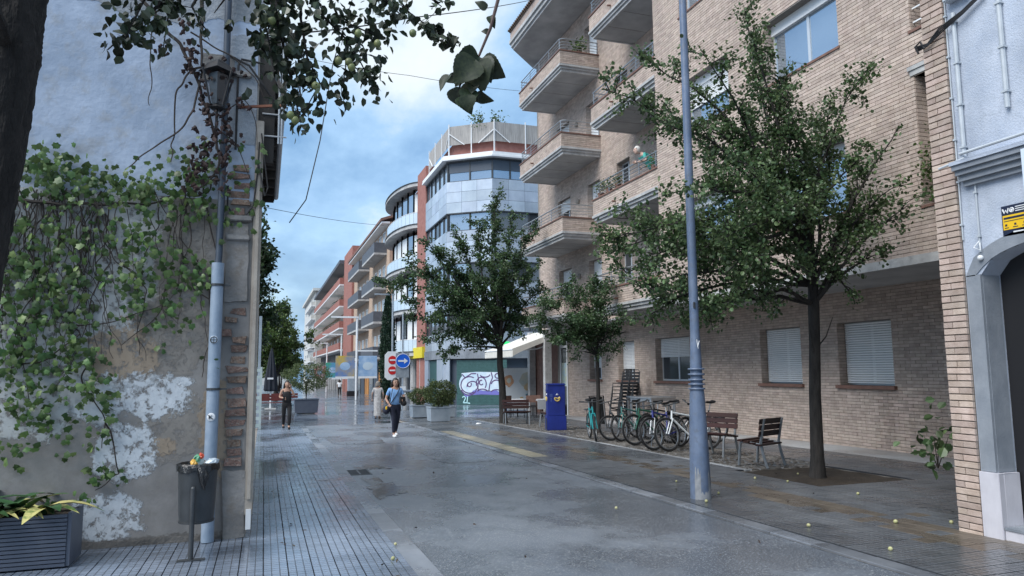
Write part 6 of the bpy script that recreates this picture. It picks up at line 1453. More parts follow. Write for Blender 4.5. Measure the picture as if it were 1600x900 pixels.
# near street tree
z = gz(9.3); T1 = thing('street_tree', 'leafy street tree in the pit nearest the lamp post and benches', 'tree', (8.14, 9.3, z), world=True, group='street trees on the right pavement')
F1 = V3((8.24, 9.3, 2.62))
trunk(T1, [(8.14, 9.3, z-.05), (8.14, 9.3, z+.08), (8.15, 9.3, z+.35), (8.18, 9.31, 1.2), (8.22, 9.3, 2.0), F1, (8.26, 9.3, 3.3), (8.2, 9.3, 4.2)], [.17, .125, .10, .088, .084, .086, .065, .045])
ends = [onY(px, py, Y) for px, py, Y in ((1162, 8, 9.2), (1175, 60, 9.6), (1090, 70, 8.6), (1010, 95, 9.6), (945, 140, 9.8), (1030, 190, 8.8), (955, 375, 9.2), (945, 400, 10.0), (990, 455, 8.8), (1030, 480, 9.9), (1100, 480, 8.4), (1190, 470, 10.3), (1335, 470, 9.0), (1375, 395, 8.6), (1420, 320, 7.9), (1400, 290, 8.1), (1405, 195, 8.2), (1340, 130, 8.9), (1300, 150, 9.5), (1270, 175, 10.2), (1230, 130, 8.8), (1215, 120, 9.3), (1340, 250, 8.0), (1150, 250, 7.8), (1060, 300, 8.0), (1120, 380, 7.8), (1060, 400, 8.6), (1230, 330, 7.7), (1170, 180, 9.4), (1280, 300, 10.4), (1180, 320, 10.6), (1080, 240, 10.6), (1010, 400, 9.0), (975, 430, 9.3), (1000, 500, 9.3), (960, 340, 9.5), (1060, 510, 9.0), (1130, 430, 8.0), (1050, 180, 9.2), (1240, 410, 8.2), (1370, 330, 8.8))]
P, D = grow(T1, [F1, F1+V3((0, 0, .3)), F1+V3((.01, 0, .7)), F1+V3((-.03, 0, 1.2))], ends, .040, 5.6, .46, 3, .25, 37000, .062, 'pear', lim=lambda p: p[:, 0] < 9.9)
crown(T1, P, D, .058, 'pear')
B = MB(); B.tube([(8.2, 9.28, 1.75), (8.08, 9.2, 2.0), (8.0, 9.15, 2.3)], [.014, .01, .004], 5); B.tube([(8.22, 9.28, 1.9), (8.36, 9.2, 2.1), (8.42, 9.1, 2.4)], [.014, .01, .004], 5); B.build('side_shoots', MT['bark'], T1)
# far street tree
z = gz(25.05); T2 = thing('street_tree', 'dense street tree beside the far bench, left of the blue letter box', 'tree', (8.17, 25.05, z), world=True, group='street trees on the right pavement')
F2 = V3((8.05, 25, 2.4)); trunk(T2, [(8.2, 25.05, z-.05), (8.18, 25.05, z+.1), (8.15, 25.05, 1.0), (8.05, 25, 1.8), F2, (7.9, 25, 3.6), (7.85, 25, 4.6)], [.19, .145, .125, .11, .105, .07, .04])
ends = [onY(px, py, Y) for px, py, Y in ((598, 440, 25), (625, 470, 24.5), (630, 405, 25.6), (665, 375, 24.6), (690, 400, 25), (712, 366, 25.2), (745, 350, 24.7), (776, 312, 25), (770, 340, 25.5), (802, 340, 24.6), (830, 360, 25.2), (838, 420, 24.5), (845, 455, 25.3), (830, 490, 24.8), (645, 500, 25.2), (660, 535, 24.8), (700, 550, 25.3), (740, 548, 24.6), (790, 515, 25.4), (825, 500, 24.8), (690, 450, 24), (740, 440, 23.8), (790, 430, 24), (740, 500, 23.8), (700, 480, 26), (780, 480, 26), (660, 430, 26), (810, 400, 26), (720, 520, 24.2), (670, 500, 24.1), (760, 400, 24))]
P, D = grow(T2, [F2, F2+V3((-.03, 0, .4)), F2+V3((-.1, 0, .9))], ends, .05, 4.4, .62, 3, .32, 32000, .085, 'pear_dark')
crown(T2, P, D, .078, 'pear_dark')
z = gz(19.3); T3 = thing('street_tree', 'small young street tree behind the bicycles', 'tree', (9.2, 19.3, z), world=True, group='street trees on the right pavement')
F3 = V3((9.2, 19.3, 2.0)); trunk(T3, [(9.2, 19.3, z-.05), (9.2, 19.3, z+.1), (9.21, 19.3, 1.0), F3, (9.2, 19.3, 2.9)], [.09, .07, .06, .055, .03])
ends = [onY(px, py, Y) for px, py, Y in ((835, 500, 19.3), (850, 472, 19), (880, 455, 19.6), (905, 445, 19.2), (932, 432, 19.3), (960, 440, 19.6), (982, 480, 19), (985, 520, 19.3), (975, 548, 18.8), (940, 555, 18.9), (900, 548, 19.4), (860, 535, 18.9), (845, 520, 19.6), (900, 500, 18.5), (930, 490, 18.5), (950, 510, 20))]
P, D = grow(T3, [F3, F3+V3((0, 0, .4))], ends, .025, 6, .5, 3, .28, 14000, .06, 'pear_dark', lim=lambda p: p[:, 0] < 9.95)
crown(T3, P, D, .06, 'pear_dark')
# street trees on the left beyond the terrace
def blob_tree(name, label, x, y, h0, h1, rx, ry, mt, n, ls, seed, grp='trees on the left side of the street'):
    z = gz(y); r = thing(name, label, 'tree', (x, y, z), world=True, group=grp); f = V3((x, y, z+h0)); trunk(r, [(x, y, z), (x+.05, y, z+h0*.5), f], [.2, .16, .13])
    ends = []
    for k in range(26):
        a = random.uniform(0, 6.28); t = random.random(); rr = math.sqrt(random.uniform(.3, 1))*math.sin(math.pi*(.15+.8*t)); ends.append((x+rx*rr*math.cos(a), y+ry*rr*math.sin(a), z+h0+(h1-h0)*t))
    P, D = grow(r, [f, f+V3((0, 0, (h1-h0)*.25))], ends, .07, 2.4, 1.1, 2, .55, n, ls, mt, clump=.12); crown(r, P, D, ls, mt)
blob_tree('plane_tree', 'dark leafed tree rising just behind the old house corner', -1.35, 30, 2.2, 8.2, 2.4, 3, 'plane_d', 18000, .14, 1)
blob_tree('plane_tree', 'pale green plane tree spreading above the parasol', .9, 62, 2.0, 7.8, 3.2, 3, 'plane_l', 15000, .17, 2)
blob_tree('plane_tree', 'plane tree behind the pale green one on the left', -1.5, 84, 2.4, 9.0, 3.8, 4, 'plane_l', 11000, .2, 3)
blob_tree('plane_tree', 'distant plane tree at the left edge of the far street', 2.2, 118, 2.4, 8.6, 3.6, 4, 'plane_l', 9000, .24, 4)
blob_tree('plane_tree', 'distant dark tree closing the view on the left', 3.5, 165, 2.4, 10, 5, 5, 'plane_d', 9000, .3, 5)
blob_tree('plane_tree', 'tree seen low between parasol and shrub on the left', -3.2, 52, 2, 7.2, 2.8, 3, 'plane_d', 9000, .17, 6)
# cypress
x, y = 8.0, 50; z = gz(y); CY = thing('cypress', 'tall narrow dark cypress on the right side of the street', 'tree', (x, y, z), world=True); trunk(CY, [(x, y, z), (x, y, z+7.3)], [.12, .02])
n = 15000; t = rng.random(n); a = rng.uniform(0, 6.283, n); rr = .62*np.sin(np.pi*np.clip(.1+.9*t, 0, 1))**.55*(1-.35*t)*np.sqrt(rng.uniform(.3, 1, n))*(1+.18*np.sin(a*5+t*40)); P = np.c_[rr*np.cos(a), rr*np.sin(a), .3+t*7.3]
D = np.zeros((n, 3)); D[:, 2] = 2.5; V, Fc, R = leaves_np(P, .11, dirs=D, down=-.6); put('crown', mesh_np('crown', V, Fc, 4, R), MT['cyp'], CY, 'stuff')
# ------------------------------------------------------------------ overhanging pear tree (foreground left)
FT_ = thing('pear_tree', 'dark trunked fruit tree at the left edge with leaves hanging over the street', 'tree', (-2.6, 4.4, gz(4.4)), world=True)
TY = 4.6; tp = [onY(-135, 900, TY), onY(-105, 640, TY), onY(-62, 400, TY), onY(-22, 225, TY), onY(4, 90, TY), onY(14, 0, TY), onY(40, -120, TY), onY(70, -300, TY)]; tp[0].z = gz(TY)-.05
B = MB(); n = 48; nr = 150; vs = []; fs = []
def tpoint(t): k = min(len(tp)-2, int(t*(len(tp)-1))); f = t*(len(tp)-1)-k; return tp[k]+(tp[k+1]-tp[k])*f
for i in range(nr+1):
    t = i/nr; c = tpoint(t); r_ = .205-.045*t
    for k in range(n): a = 2*math.pi*k/n; q = r_*(1+.05*math.sin(a*3+i*.05)+.055*abs(math.sin(a*7+.9*math.sin(i*.21+a)+i*.02))+.035*math.sin(a*15+2*math.sin(i*.33))*math.sin(i*.4+a*4)+random.uniform(-.02, .02)); vs.append((c.x+math.cos(a)*q, c.y+math.sin(a)*q, c.z))
for i in range(nr):
    for k in range(n): fs.append((i*n+k, i*n+(k+1) % n, (i+1)*n+(k+1) % n, (i+1)*n+k))
B.add(vs, fs); B.build('trunk', MT['bark_dark'], FT_, smooth=True)
B = MB(); B.tube([onY(5, 62, TY-.15), onY(6, 50, TY-.3), onY(-4, 20, TY-.4), onY(-12, -30, TY-.4)], [.05, .03, .022, .02], 7); B.build('side_branch', MT['bark_dark'], FT_, smooth=True)
forkp = [onY(300, -40, 4.9), onY(400, -50, 5.0), onY(480, -40, 5.0), onY(560, -35, 5.0)]
B = MB(); B.tube([tp[6], onY(150, -110, 4.8), forkp[0], forkp[1], forkp[2], forkp[3], onY(640, -25, 5.1)], [.10, .07, .05, .04, .035, .03, .02], 8); B.build('main_branch', MT['bark_dark'], FT_, smooth=True)
AN = []
def hang(start, pts, Y, r, leafy, n, sp):
    P = [onY(px, py, Y+random.uniform(-.1, .1)) for px, py in [start]+pts]; B = MB(); B.tube(P, [r*(1-.7*i/(len(P)-1)) for i in range(len(P))], 5); B.build('twig', MT['bark_dark'], FT_, smooth=True)
    for k in range(n):
        t = random.uniform(leafy, 1)*(len(P)-1); i = min(len(P)-2, int(t)); AN.append((P[i]+(P[i+1]-P[i])*(t-i)+V3((random.gauss(0, sp), random.gauss(0, sp*.8), random.gauss(0, sp))), ))
hang((300, -40), [(235, 20), (205, 45), (168, 78)], 4.9, .014, .25, 44, .06); hang((300, -40), [(225, 0), (210, 30), (195, 60)], 4.8, .010, .2, 34, .07); hang((320, -40), [(270, 0), (262, 30), (255, 75)], 4.9, .010, .2, 28, .05)
hang((330, -40), [(300, 10), (310, 30), (325, 50)], 5.0, .012, .1, 12, .05); hang((380, -40), [(350, 0), (335, 20)], 5.0, .01, 0, 8, .05)
hang((440, -40), [(430, 20), (445, 80), (460, 150), (470, 192)], 5.0, .014, .1, 120, .075); hang((470, -40), [(470, 30), (480, 90), (500, 130), (475, 175)], 5.0, .012, .1, 110, .085)
hang((480, -40), [(500, 20), (540, 60), (565, 100), (580, 132)], 5.1, .012, .1, 95, .06); hang((500, -40), [(530, 30), (570, 48), (605, 60)], 5.1, .012, .1, 64, .055); hang((420, -40), [(425, 20), (415, 40), (428, 110)], 4.9, .01, .1, 46, .06); hang((540, 60), [(540, 110), (533, 140), (538, 162)], 5.1, .006, .3, 18, .03)
hang((470, -40), [(450, 30), (430, 60), (440, 120)], 5.1, .01, .1, 60, .08)
hang((560, -35), [(600, 0), (625, 22), (660, 40)], 5.2, .010, .1, 44, .05); hang((640, -25), [(690, 10), (660, 38), (720, 70)], 5.2, .006, .3, 10, .03); hang((600, -30), [(640, 20), (675, 45), (715, 72)], 5.2, .009, .45, 34, .03); hang((640, -25), [(690, 2), (705, 5)], 5.2, .005, .6, 4, .02); hang((560, -35), [(590, 0), (620, 5), (640, 15)], 5.0, .008, .1, 22, .05)
hang((230, 0), [(262, 5), (300, 12)], 4.9, .008, .1, 20, .06)
heart = []
for i in range(25):
    t = i/24; y = 1.06*(t**1.15); heart.append((.46*math.sin(math.pi*min(1, t**.62))**.85*(1+.03*math.sin(i*2.3)), y-.02*math.sin(math.pi*t)))
def heart_mesh(mt, fold=.3, curl=.25):
    vs = []; fs = []; n = len(heart)
    for (w, y) in heart:
        for k in (-1, -.5, 0, .5, 1): vs.append((w*k, y-.10*abs(k)*(y < .25), abs(w*k)*fold-curl*(y-.4)**2+.02*math.sin(9*y+3*k)*abs(k)))
    for i in range(n-1):
        for k in range(4): fs.append((5*i+k, 5*i+k+1, 5*i+k+6, 5*i+k+5))
    me = bpy.data.meshes.new('leaf'); me.from_pydata(vs, [], fs); me.materials.append(mt); me.polygons.foreach_set('use_smooth', [True]*len(fs)); return me
MT['leaf_o'] = mat('pear_leaf_near', (.009, .017, .009), (.024, .036, .017), .5, 9, orand=.4, coords='obj', spec=.3); MT['leaf_f'] = mat('pear_leaf_mass', (.016, .03, .014), (.038, .058, .026), .4, 9, frand=.4)  # near leaf albedo lowered: backlit shade is put into the colour
hm = [heart_mesh(MT['leaf_o'], f, c) for f, c in ((.25, .2), (.4, .35), (.15, .5))]; off = OFF[FT_]
random.shuffle(AN)
for (p,) in AN[:290]:
    o = link(bpy.data.objects.new('leaf', random.choice(hm))); o.parent = FT_; s = random.uniform(.045, .075)
    o.matrix_local = Matrix.Translation(p-off) @ Matrix.Rotation(random.uniform(0, 6.28), 4, 'Z') @ Matrix.Rotation(random.gauss(-1.0, .6), 4, 'X') @ Matrix.Rotation(random.gauss(0, .5), 4, 'Y') @ Matrix.Scale(s, 4)
Pn = np.array([tuple(p-off) for (p,) in AN[290:]]); Pn = np.concatenate([Pn, Pn+rng.normal(size=Pn.shape)*.04]); V, Fc, R = leaves_np(Pn, .062, down=.9); put('leaf_mass', mesh_np('leaf_mass', V, Fc, 4, R), MT['leaf_f'], FT_, 'stuff')
MT['pearfruit'] = mat('green_fruit', (.10, .13, .045), (.16, .18, .07), .45, 12, orand=.2, coords='obj')
for px, py in ((645, 52), (529, 95), (545, 97), (549, 105), (425, 32), (560, 52), (454, 180), (461, 188), (495, 135), (590, 68), (493, 134)):
    c = onY(px, py, 4.85); B = MB(); B.ball(c, .026, 10, 7, (1, 1, 1.12)); B.build('fruit', MT['pearfruit'], FT_, smooth=True)
# leaf cluster hanging close to the camera
def near(px, py, d): return CC+rayd(px, py)*d
B = MB(); B.tube([tp[7], V3((-1.2, 3.2, 4.6)), V3((.4, 1.9, 3.6)), near(800, -120, 1.22), near(778, 0, 1.18), near(766, 45, 1.16), near(748, 88, 1.15)], [.05, .03, .012, .004, .003, .0026, .002], 7); B.build('near_twig', mat('twig_red', (.045, .022, .022), (.07, .04, .035), .7, 30), FT_, smooth=True)
def nleaf(px, py, ang, L, wid, dd, tilt, roll):
    o = link(bpy.data.objects.new('leaf', hm[random.randrange(3)])); o.parent = FT_; s = L/F*1.15/1.06*.70
    base = near(px, py, dd); a = math.radians(ang); y_ = CR*math.cos(a)+CU*math.sin(a); z_ = -CW; x_ = y_.cross(z_)
    M_ = Matrix(((x_.x, y_.x, z_.x, 0), (x_.y, y_.y, z_.y, 0), (x_.z, y_.z, z_.z, 0), (0, 0, 0, 1)))
    o.matrix_local = Matrix.Translation(base-off) @ M_ @ Matrix.Rotation(math.radians(tilt), 4, 'X') @ Matrix.Rotation(math.radians(roll), 4, 'Y') @ Matrix.Diagonal((s*wid, s, s, 1))
for a in ((752, 100, -32, 62, 1.15, 1.15, 15, 10), (745, 90, 205, 58, 1.25, 1.14, 10, -15), (745, 92, 250, 70, 1.2, 1.16, -12, 10), (738, 84, 195, 34, 1.1, 1.15, 30, 0), (745, 100, 285, 64, 1.3, 1.13, 10, 20), (728, 118, 225, 36, 1.0, 1.17, 10, 10), (700, 118, 245, 44, .7, 1.15, 20, 35), (722, 138, -40, 46, 1.0, 1.14, -5, 15), (732, 140, 270, 44, 1.1, 1.13, 25, -10), (708, 140, 290, 40, 1.0, 1.16, 0, 20), (764, 50, 170, 18, 1.0, 1.16, 0, 10), (766, 26, -70, 30, .8, 1.17, 10, 0), (758, 14, 140, 30, .9, 1.17, 0, 20), (730, 150, 275, 36, 1.2, 1.12, 0, 0), (740, 95, 230, 66, 1.2, 1.12, 5, 0), (748, 96, 300, 60, 1.1, 1.14, 20, -10), (756, 104, 262, 56, 1.2, 1.16, -10, 20), (736, 108, 215, 50, 1.1, 1.15, 15, 25), (742, 118, 262, 52, 1.0, 1.14, 30, 5), (746, 150, 335, 40, .8, 1.15, 20, 30), (722, 152, 300, 44, 1.1, 1.13, 10, -10), (715, 120, 200, 30, 1.0, 1.16, 0, 0)): nleaf(*a)
for a, b in (((745, 90), (724, 118)), ((724, 118), (704, 118)), ((724, 118), (716, 142)), ((735, 110), (728, 140))): B = MB(); B.tube([near(*a, 1.15), near(*b, 1.15)], .0016, 5); B.build('leaf_stalk', MT['bark_dark'], FT_)
# plants on the balconies, ledge and behind the pier
def pot_plant(name, label, loc, r, h, n, ls, mt='plane_l', pot=True):
    q = thing(name, label, 'plant', loc)
    if pot: m = MB(); m.lathe([(.08, 0), (.10, .14), (.11, .16)], n=10); m.build('pot', MT['coping'], q)
    m = MB()
    for k in range(4): a = random.uniform(0, 6.28); m.tube([(0, 0, .1), (math.cos(a)*r*.5, math.sin(a)*r*.5, .1+h*.6)], [.008, .003], 4)
    m.build('stems', MT['stem'], q); P = rng.normal(size=(n, 3))*np.array((r*.5, r*.5, h*.33)); P[:, 2] += .14+h*.45; V, Fc, R = leaves_np(P, ls); put('foliage', mesh_np('foliage', V, Fc, 4, R), MT[mt], q, 'stuff')
for i, (yy, lab) in enumerate(((20.7, 'bushy green potted plant at the far corner of the balcony rim'), (20.1, 'second potted plant along the balcony rim'), (19.5, 'third potted plant along the balcony rim'), (17.3, 'terracotta potted plant below the man'))): pot_plant('balcony_plant', lab, (10.13, yy, 7.10), .22, .32 if i else .4, 160, .05)
pot_plant('balcony_plant', 'spiky plant on the upper left balcony', (10.9, 23.9, 13.38), .3, .5, 120, .12); pot_plant('ledge_plant', 'yellow green plant trailing from the narrow window ledge', (9.95, 8.3, 4.2), .35, .75, 520, .06, pot=True)
pot_plant('pier_plant', 'young leafy plant growing behind the brick pier', (8.6, 7.55, .25+gz(7.5)), .3, .7, 60, .13, 'pear', pot=False)
q = thing('roof_plant', 'sparse shrub rising over the roof screen of the corner building', 'plant', (13.6, 44.8, 16.9)); P = rng.normal(size=(520, 3))*np.array((.45, .35, .28)); P[:, 0] += .3*np.sign(P[:, 0]); P[:, 2] += 1.25; V, Fc, R = leaves_np(P, .12); put('foliage', mesh_np('foliage', V, Fc, 4, R), MT['plane_l'], q, 'stuff')
m = MB(); m.tube([(0, 0, -.1), (0, 0, .6), (.4, 0, 1.4)], .03, 5); m.tube([(0, 0, .4), (-.5, 0, 1.4)], .02, 5); m.build('stems', MT['stem'], q)
# ================================================================== PEOPLE
def skin(verts, edges, sub=2):
    bm = bmesh.new(); ly = bm.verts.layers.skin.verify(); vs = []
    for i, v in enumerate(verts):
        a = bm.verts.new(v[:3]); r = v[3]; a[ly].radius = r if isinstance(r, tuple) else (r, r); a[ly].use_root = (i == 0); vs.append(a)
    for a, b in edges: bm.edges.new((vs[a], vs[b]))
    me = bpy.data.meshes.new('t'); bm.to_mesh(me); bm.free(); o = link(bpy.data.objects.new('t', me)); o.modifiers.new('s', 'SKIN').use_smooth_shade = True; o.modifiers.new('b', 'SUBSURF').levels = sub
    dg = bpy.context.evaluated_depsgraph_get(); m2 = bpy.data.meshes.new_from_object(o.evaluated_get(dg)); bpy.data.objects.remove(o)
    return [tuple(v.co) for v in m2.vertices], [tuple(p.vertices) for p in m2.polygons]
def chain(*L):   # consecutive indices
    return [(a, b) for a, b in zip(L, L[1:])]
MT['skin'] = mat('skin', (.42, .25, .18), (.48, .30, .22), .55, 12); MT['skin_pale'] = mat('skin_pale', (.52, .34, .27), (.58, .40, .32), .55, 12); MT['hair_d'] = mat('hair_dark', (.014, .009, .008), (.03, .02, .016), .5, 30); MT['hair_w'] = mat('hair_white', (.55, .52, .48), (.66, .63, .6), .7, 30)
def person(label, H, loc, rz, J, top, bottom, shoes, hair, skinm, extra=None, dress=False, sleeves='short', hairlen=.18, lean=0, group=None):
    """J: joints in units of height 1.7, facing -Y: hands/elbows/feet/knees"""
    r = thing('person', label, 'person', loc, rz, scale=H/1.7, group=group); G = lambda k: V3(J[k])
    pel = V3((0, 0, .92)); ch_ = V3((0, -lean*.25, 1.22)); nk = V3((0, -lean*.45, 1.44)); hd = V3((0, -lean*.62-.015, 1.575))
    if lean > .5: pel = V3((0, .12, .92)); ch_ = V3((0, -.08, 1.18)); nk = V3((0, -.27, 1.34)); hd = V3((0, -.40, 1.42))
    shL, shR = nk+V3((.165, .02, -.07)), nk+V3((-.165, .02, -.07))
    V = [(*pel, (.125, .09)), (*((pel+ch_)/2), (.11, .085)), (*ch_, (.135, .09)), (*(nk+V3((0, .01, -.06))), (.09, .07)), (*nk, .052), (*(nk+(hd-nk)*.5), .05)]
    E_ = chain(0, 1, 2, 3, 4, 5)
    for s, sh, e, h in (('L', shL, G('eL'), G('hL')), ('R', shR, G('eR'), G('hR'))):
        b = len(V); V += [(*sh, .052), (*e, .037), (*h, .024)]; E_ += [(3, b), (b, b+1), (b+1, b+2)]
    for s, sx in (('L', 1), ('R', -1)):
        b = len(V); hip = pel+V3((sx*.09, 0, -.06)); k, f = G('k'+s), G('f'+s); V += [(*hip, .085), (*k, .056), (*(f+V3((0, .03, .09))), .036), (*(f+V3((0, -.10, .03))), .03)]; E_ += [(0, b), (b, b+1), (b+1, b+2), (b+2, b+3)]
    vs, fs = skin(V, E_, 1); B = MB(); B.add(vs, fs)
    # head with a face
    hv = MB(); hv.ball(hd, .105, 16, 12, (.78, .92, 1.1)); fv = V3((0, -1, 0)) if lean <= .5 else V3((0, -.75, -.65)); out = []
    for p in hv.v:
        p = V3(p); q = p-hd
        if q.y < -.05 and abs(q.x) < .022 and -.035 < q.z < .02: p = p+V3((0, -.02, -.004))
        if q.z < -.06 and q.y < 0: p = p+V3((0, -.012, -.01))
        out.append(p)
    B.add(out, hv.f)
    for s in (-1, 1): B.ball(hd+V3((s*.083, .01, -.005)), .022, 6, 5, (.4, .8, 1.2))
    # hands: palm and five fingers
    for s, e, h in ((1, G('eL'), G('hL')), (-1, G('eR'), G('hR'))):
        d = (h-e).normalized(); sd = d.cross(V3((0, 1, .2))).normalized(); n2 = d.cross(sd)
        B.ball(h+d*.045, .04, 8, 6, (.8, .8, 1.0))
        for k, (o, L) in enumerate(((-.027, .062), (-.009, .075), (.009, .07), (.026, .055))): a = h+d*.07+sd*o; B.tube([a, a+d*L*.55+n2*.01, a+d*L*.95+n2*.03], [.0095, .009, .007], 5)
        a = h+d*.03+sd*-.032; B.tube([a, a-sd*.025+d*.025, a-sd*.03+d*.055+n2*.01], [.011, .010, .008], 5)
    B.build('body', skinm, r, smooth=True)
    m = MB()
    for s in (-1, 1): m.ball(hd+V3((s*.032, -.088, .012)), .010, 6, 5)
    m.build('eyes', MT['black'], r); m = MB(); m.ball(hd+V3((0, -.09, -.052)), .022, 8, 5, (1, .3, .25)); m.build('mouth', mat('lips', (.35, .12, .10), None, .5), r)
    # hair
    m = MB(); m.ball(hd+V3((0, .016, .02)), .112, 14, 10, (.84, .93, 1.06)); keep = []
    hv2 = []
    for p in m.v:
        q = V3(p)-hd
        if q.y < -.045 and q.z < .055: p = V3(p)+V3((0, .075, 0))
        hv2.append(p)
    m.v = [tuple(p) for p in hv2]
    if hairlen:
        for k in range(9): a = math.radians(10+160*k/8); c = hd+V3((math.cos(a)*.082, math.sin(a)*.08+.012, .02)); m.tube([c, c+V3((math.cos(a)*.02, .012, -hairlen*.5)), c+V3((math.cos(a)*.03, .02, -hairlen*random.uniform(.85, 1.1)))], [.036, .034, .014], 6)
    m.build('hair', hair, r, smooth=True)
    # top
    g = .014
    V = [(*(pel+V3((0, 0, -.06))), (.180+g, .140+g)), (*((pel+ch_)/2), (.150+g, .12+g)), (*ch_, (.165+g, .12+g)), (*(nk+V3((0, .01, -.065))), (.10+g, .08+g))]; E_ = chain(0, 1, 2, 3)
    for sh, e, h in ((shL, G('eL'), G('hL')), (shR, G('eR'), G('hR'))):
        if sleeves == 'none': continue
        b = len(V); fr_ = .75 if sleeves == 'short' else 1
        V += [(*sh, .062), (*(sh+(e-sh)*fr_), .05)]; E_ += [(3, b), (b, b+1)]
        if sleeves == 'long': V += [(*(e+(h-e)*.85), .036)]; E_ += [(b+1, b+2)]
    vs, fs = skin(V, E_, 1); m = MB(); m.add(vs, fs); m.build('top', top, r, smooth=True)
    # trousers or dress
    if dress:
        m = MB(); pr = [(.165, .12, 1.0), (.175, .13, .8), (.165, .13, .45), (.175, .14, .16)]; n = 20; vs = []
        for (a, b_, z_) in pr:
            for k in range(n): t = 2*math.pi*k/n; w_ = 1+.07*math.sin(t*6); vs.append((math.cos(t)*a*w_, math.sin(t)*b_*w_+.01, z_))
        m.add(vs, [(j*n+k, j*n+(k+1) % n, (j+1)*n+(k+1) % n, (j+1)*n+k) for j in range(3) for k in range(n)]); m.build('skirt', bottom, r, smooth=True)
    else:
        V = [(*(pel+V3((0, 0, -.02))), (.175, .135)), (*(pel+V3((0, 0, .09))), (.15, .12))]; E_ = [(0, 1)]
        for s, sx in (('L', 1), ('R', -1)): b = len(V); hip = pel+V3((sx*.092, 0, -.09)); k, f = G('k'+s), G('f'+s); V += [(*hip, .100), (*k, .072), (*(f+V3((0, .03, .12))), .054)]; E_ += [(0, b), (b, b+1), (b+1, b+2)]
        vs, fs = skin(V, E_, 1); m = MB(); m.add(vs, fs); m.build('trousers', bottom, r, smooth=True)
    for s in 'LR':
        f = G('f'+s); m = MB(); m.ball(f+V3((0, -.05, .045)), .05, 10, 7, (.95, 2.6, .9)); m.v = [(a, b_, max(c, f.z+.002)) for a, b_, c in m.v]; m.build('shoe', shoes, r, smooth=True)
    if extra: extra(r)
    return r
MT['tee'] = mat('blue_tee', (.17, .34, .62), (.21, .39, .68), .85, 8); MT['navy_c'] = mat('navy_trousers', (.010, .014, .03), (.016, .02, .042), .8, 8); MT['black_c'] = mat('black_cloth', (.007, .007, .009), (.014, .014, .016), .8, 8); MT['cream_c'] = mat('cream_print', (.50, .47, .45), (.74, .71, .69), .8, 12); MT['teal_c'] = mat('teal_shirt', (.07, .42, .36), (.10, .50, .44), .8, 6)
def ex_blue(r):
    m = MB(); m.tube([(.13, -.02, 1.42), (.02, -.13, 1.25), (-.20, -.10, .92)], .012, 5); m.tube([(-.12, -.12, 1.40), (-.16, -.13, 1.2), (-.2, -.08, .9)], .011, 5); st = m.build('bag_strap', MT['black_c'], r)
    m = MB(); m.ball((-.27, -.02, .78), .13, 12, 8, (.8, 1, .95)); m.build('shoulder_bag', MT['navy_c'], r, smooth=True); m = MB(); m.ball((-.30, -.12, .84), .05, 8, 6, (.6, .5, 1.2)); m.build('bag_patch', MT['yellow'], r)
    m = MB(); m.box(.04, .20, -.36, -.24, .98, 1.16); m.ball((.16, -.3, .98), .09, 10, 7); m.build('held_jacket', MT['black_c'], r, bevel=.02)
    m = MB()
    for s in (-1, 1): m.ring((s*.032, -.112, 1.588), .024, .004, (0, 1, 0), 12, 4)
    m.tube([(-.01, -.114, 1.59), (.01, -.114, 1.59)], .003, 4); m.build('glasses', MT['black'], r)
def ex_black(r):
    m = MB(); m.box(-.16, -.09, -.37, -.36, 1.06, 1.19); m.build('phone', MT['black'], r)
person('woman in a blue tee shirt and navy trousers walking towards us with a bag', 1.66, (3.56, 20.82, gz(20.82)+.004), math.radians(8), dict(eL=(.26, -.06, 1.12), hL=(.14, -.25, 1.08), eR=(-.28, .02, 1.10), hR=(-.24, -.16, .96), kL=(.08, .02, .50), fL=(.075, .16, .02), kR=(-.08, -.13, .51), fR=(-.08, -.17, .0)), MT['tee'], MT['navy_c'], MT['white'], MT['hair_d'], MT['skin'], ex_blue)
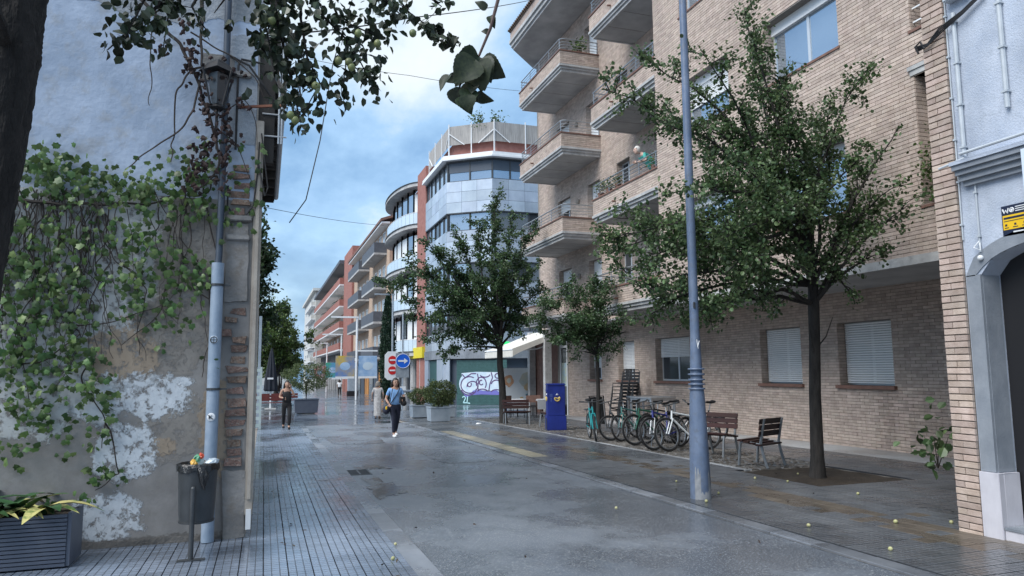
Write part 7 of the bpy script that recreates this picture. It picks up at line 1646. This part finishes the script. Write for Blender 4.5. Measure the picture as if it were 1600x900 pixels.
person('woman in black on the left pavement touching her face', 1.60, (.74, 25.5, gz(25.5)+.03), math.radians(4), dict(eL=(.24, -.12, 1.16), hL=(.10, -.15, 1.46), eR=(-.25, -.02, 1.12), hR=(-.12, -.28, 1.10), kL=(.09, -.13, .51), fL=(.08, -.16, .0), kR=(-.09, .02, .50), fR=(-.08, .15, .02)), MT['black_c'], MT['black_c'], MT['black_c'], MT['hair_d'], MT['skin'], ex_black, sleeves='none', hairlen=.3)
person('person in a long pale patterned dress walking away behind the blue shirted woman', 1.56, (4.5, 30.6, gz(30.6)), math.radians(175), dict(eL=(.25, .02, 1.12), hL=(.24, -.10, .90), eR=(-.25, .02, 1.12), hR=(-.24, -.1, .90), kL=(.09, -.03, .50), fL=(.085, .03, .0), kR=(-.09, -.06, .50), fR=(-.10, -.08, .0)), MT['cream_c'], MT['cream_c'], MT['black_c'], mat('hair_grey', (.22, .19, .16), (.34, .30, .26), .6, 30), MT['skin_pale'], dress=True, sleeves='short', hairlen=.12)
person('white haired man in a turquoise shirt leaning over the balcony rail', 1.68, (10.46, 18.1, 6.52), math.radians(-98), dict(eL=(.26, -.22, 1.06), hL=(.16, -.46, 1.02), eR=(-.30, .06, 1.06), hR=(-.22, -.16, .98), kL=(.09, .08, .50), fL=(.09, .16, .0), kR=(-.09, .10, .50), fR=(-.10, .18, .0)), MT['teal_c'], mat('teal_shorts', (.10, .40, .38), (.14, .46, .44), .8, 6), MT['black_c'], MT['hair_w'], MT['skin_pale'], hairlen=0, lean=1)
J0 = dict(eL=(.25, .02, 1.12), hL=(.22, -.10, .90), eR=(-.25, .02, 1.12), hR=(-.22, -.06, .90), kL=(.09, -.03, .50), fL=(.085, .08, .0), kR=(-.09, -.06, .50), fR=(-.10, -.12, .0))
person('far pedestrian in a white top and dark trousers near the street lamps', 1.7, (7.3, 76, gz(76)), 3.0, J0, MT['white'], MT['black_c'], MT['black_c'], MT['hair_d'], MT['skin'])
person('far pedestrian in black by the shop fronts', 1.75, (9.4, 83, gz(83)), 2.8, J0, MT['black_c'], MT['black_c'], MT['black_c'], MT['hair_d'], MT['skin'])
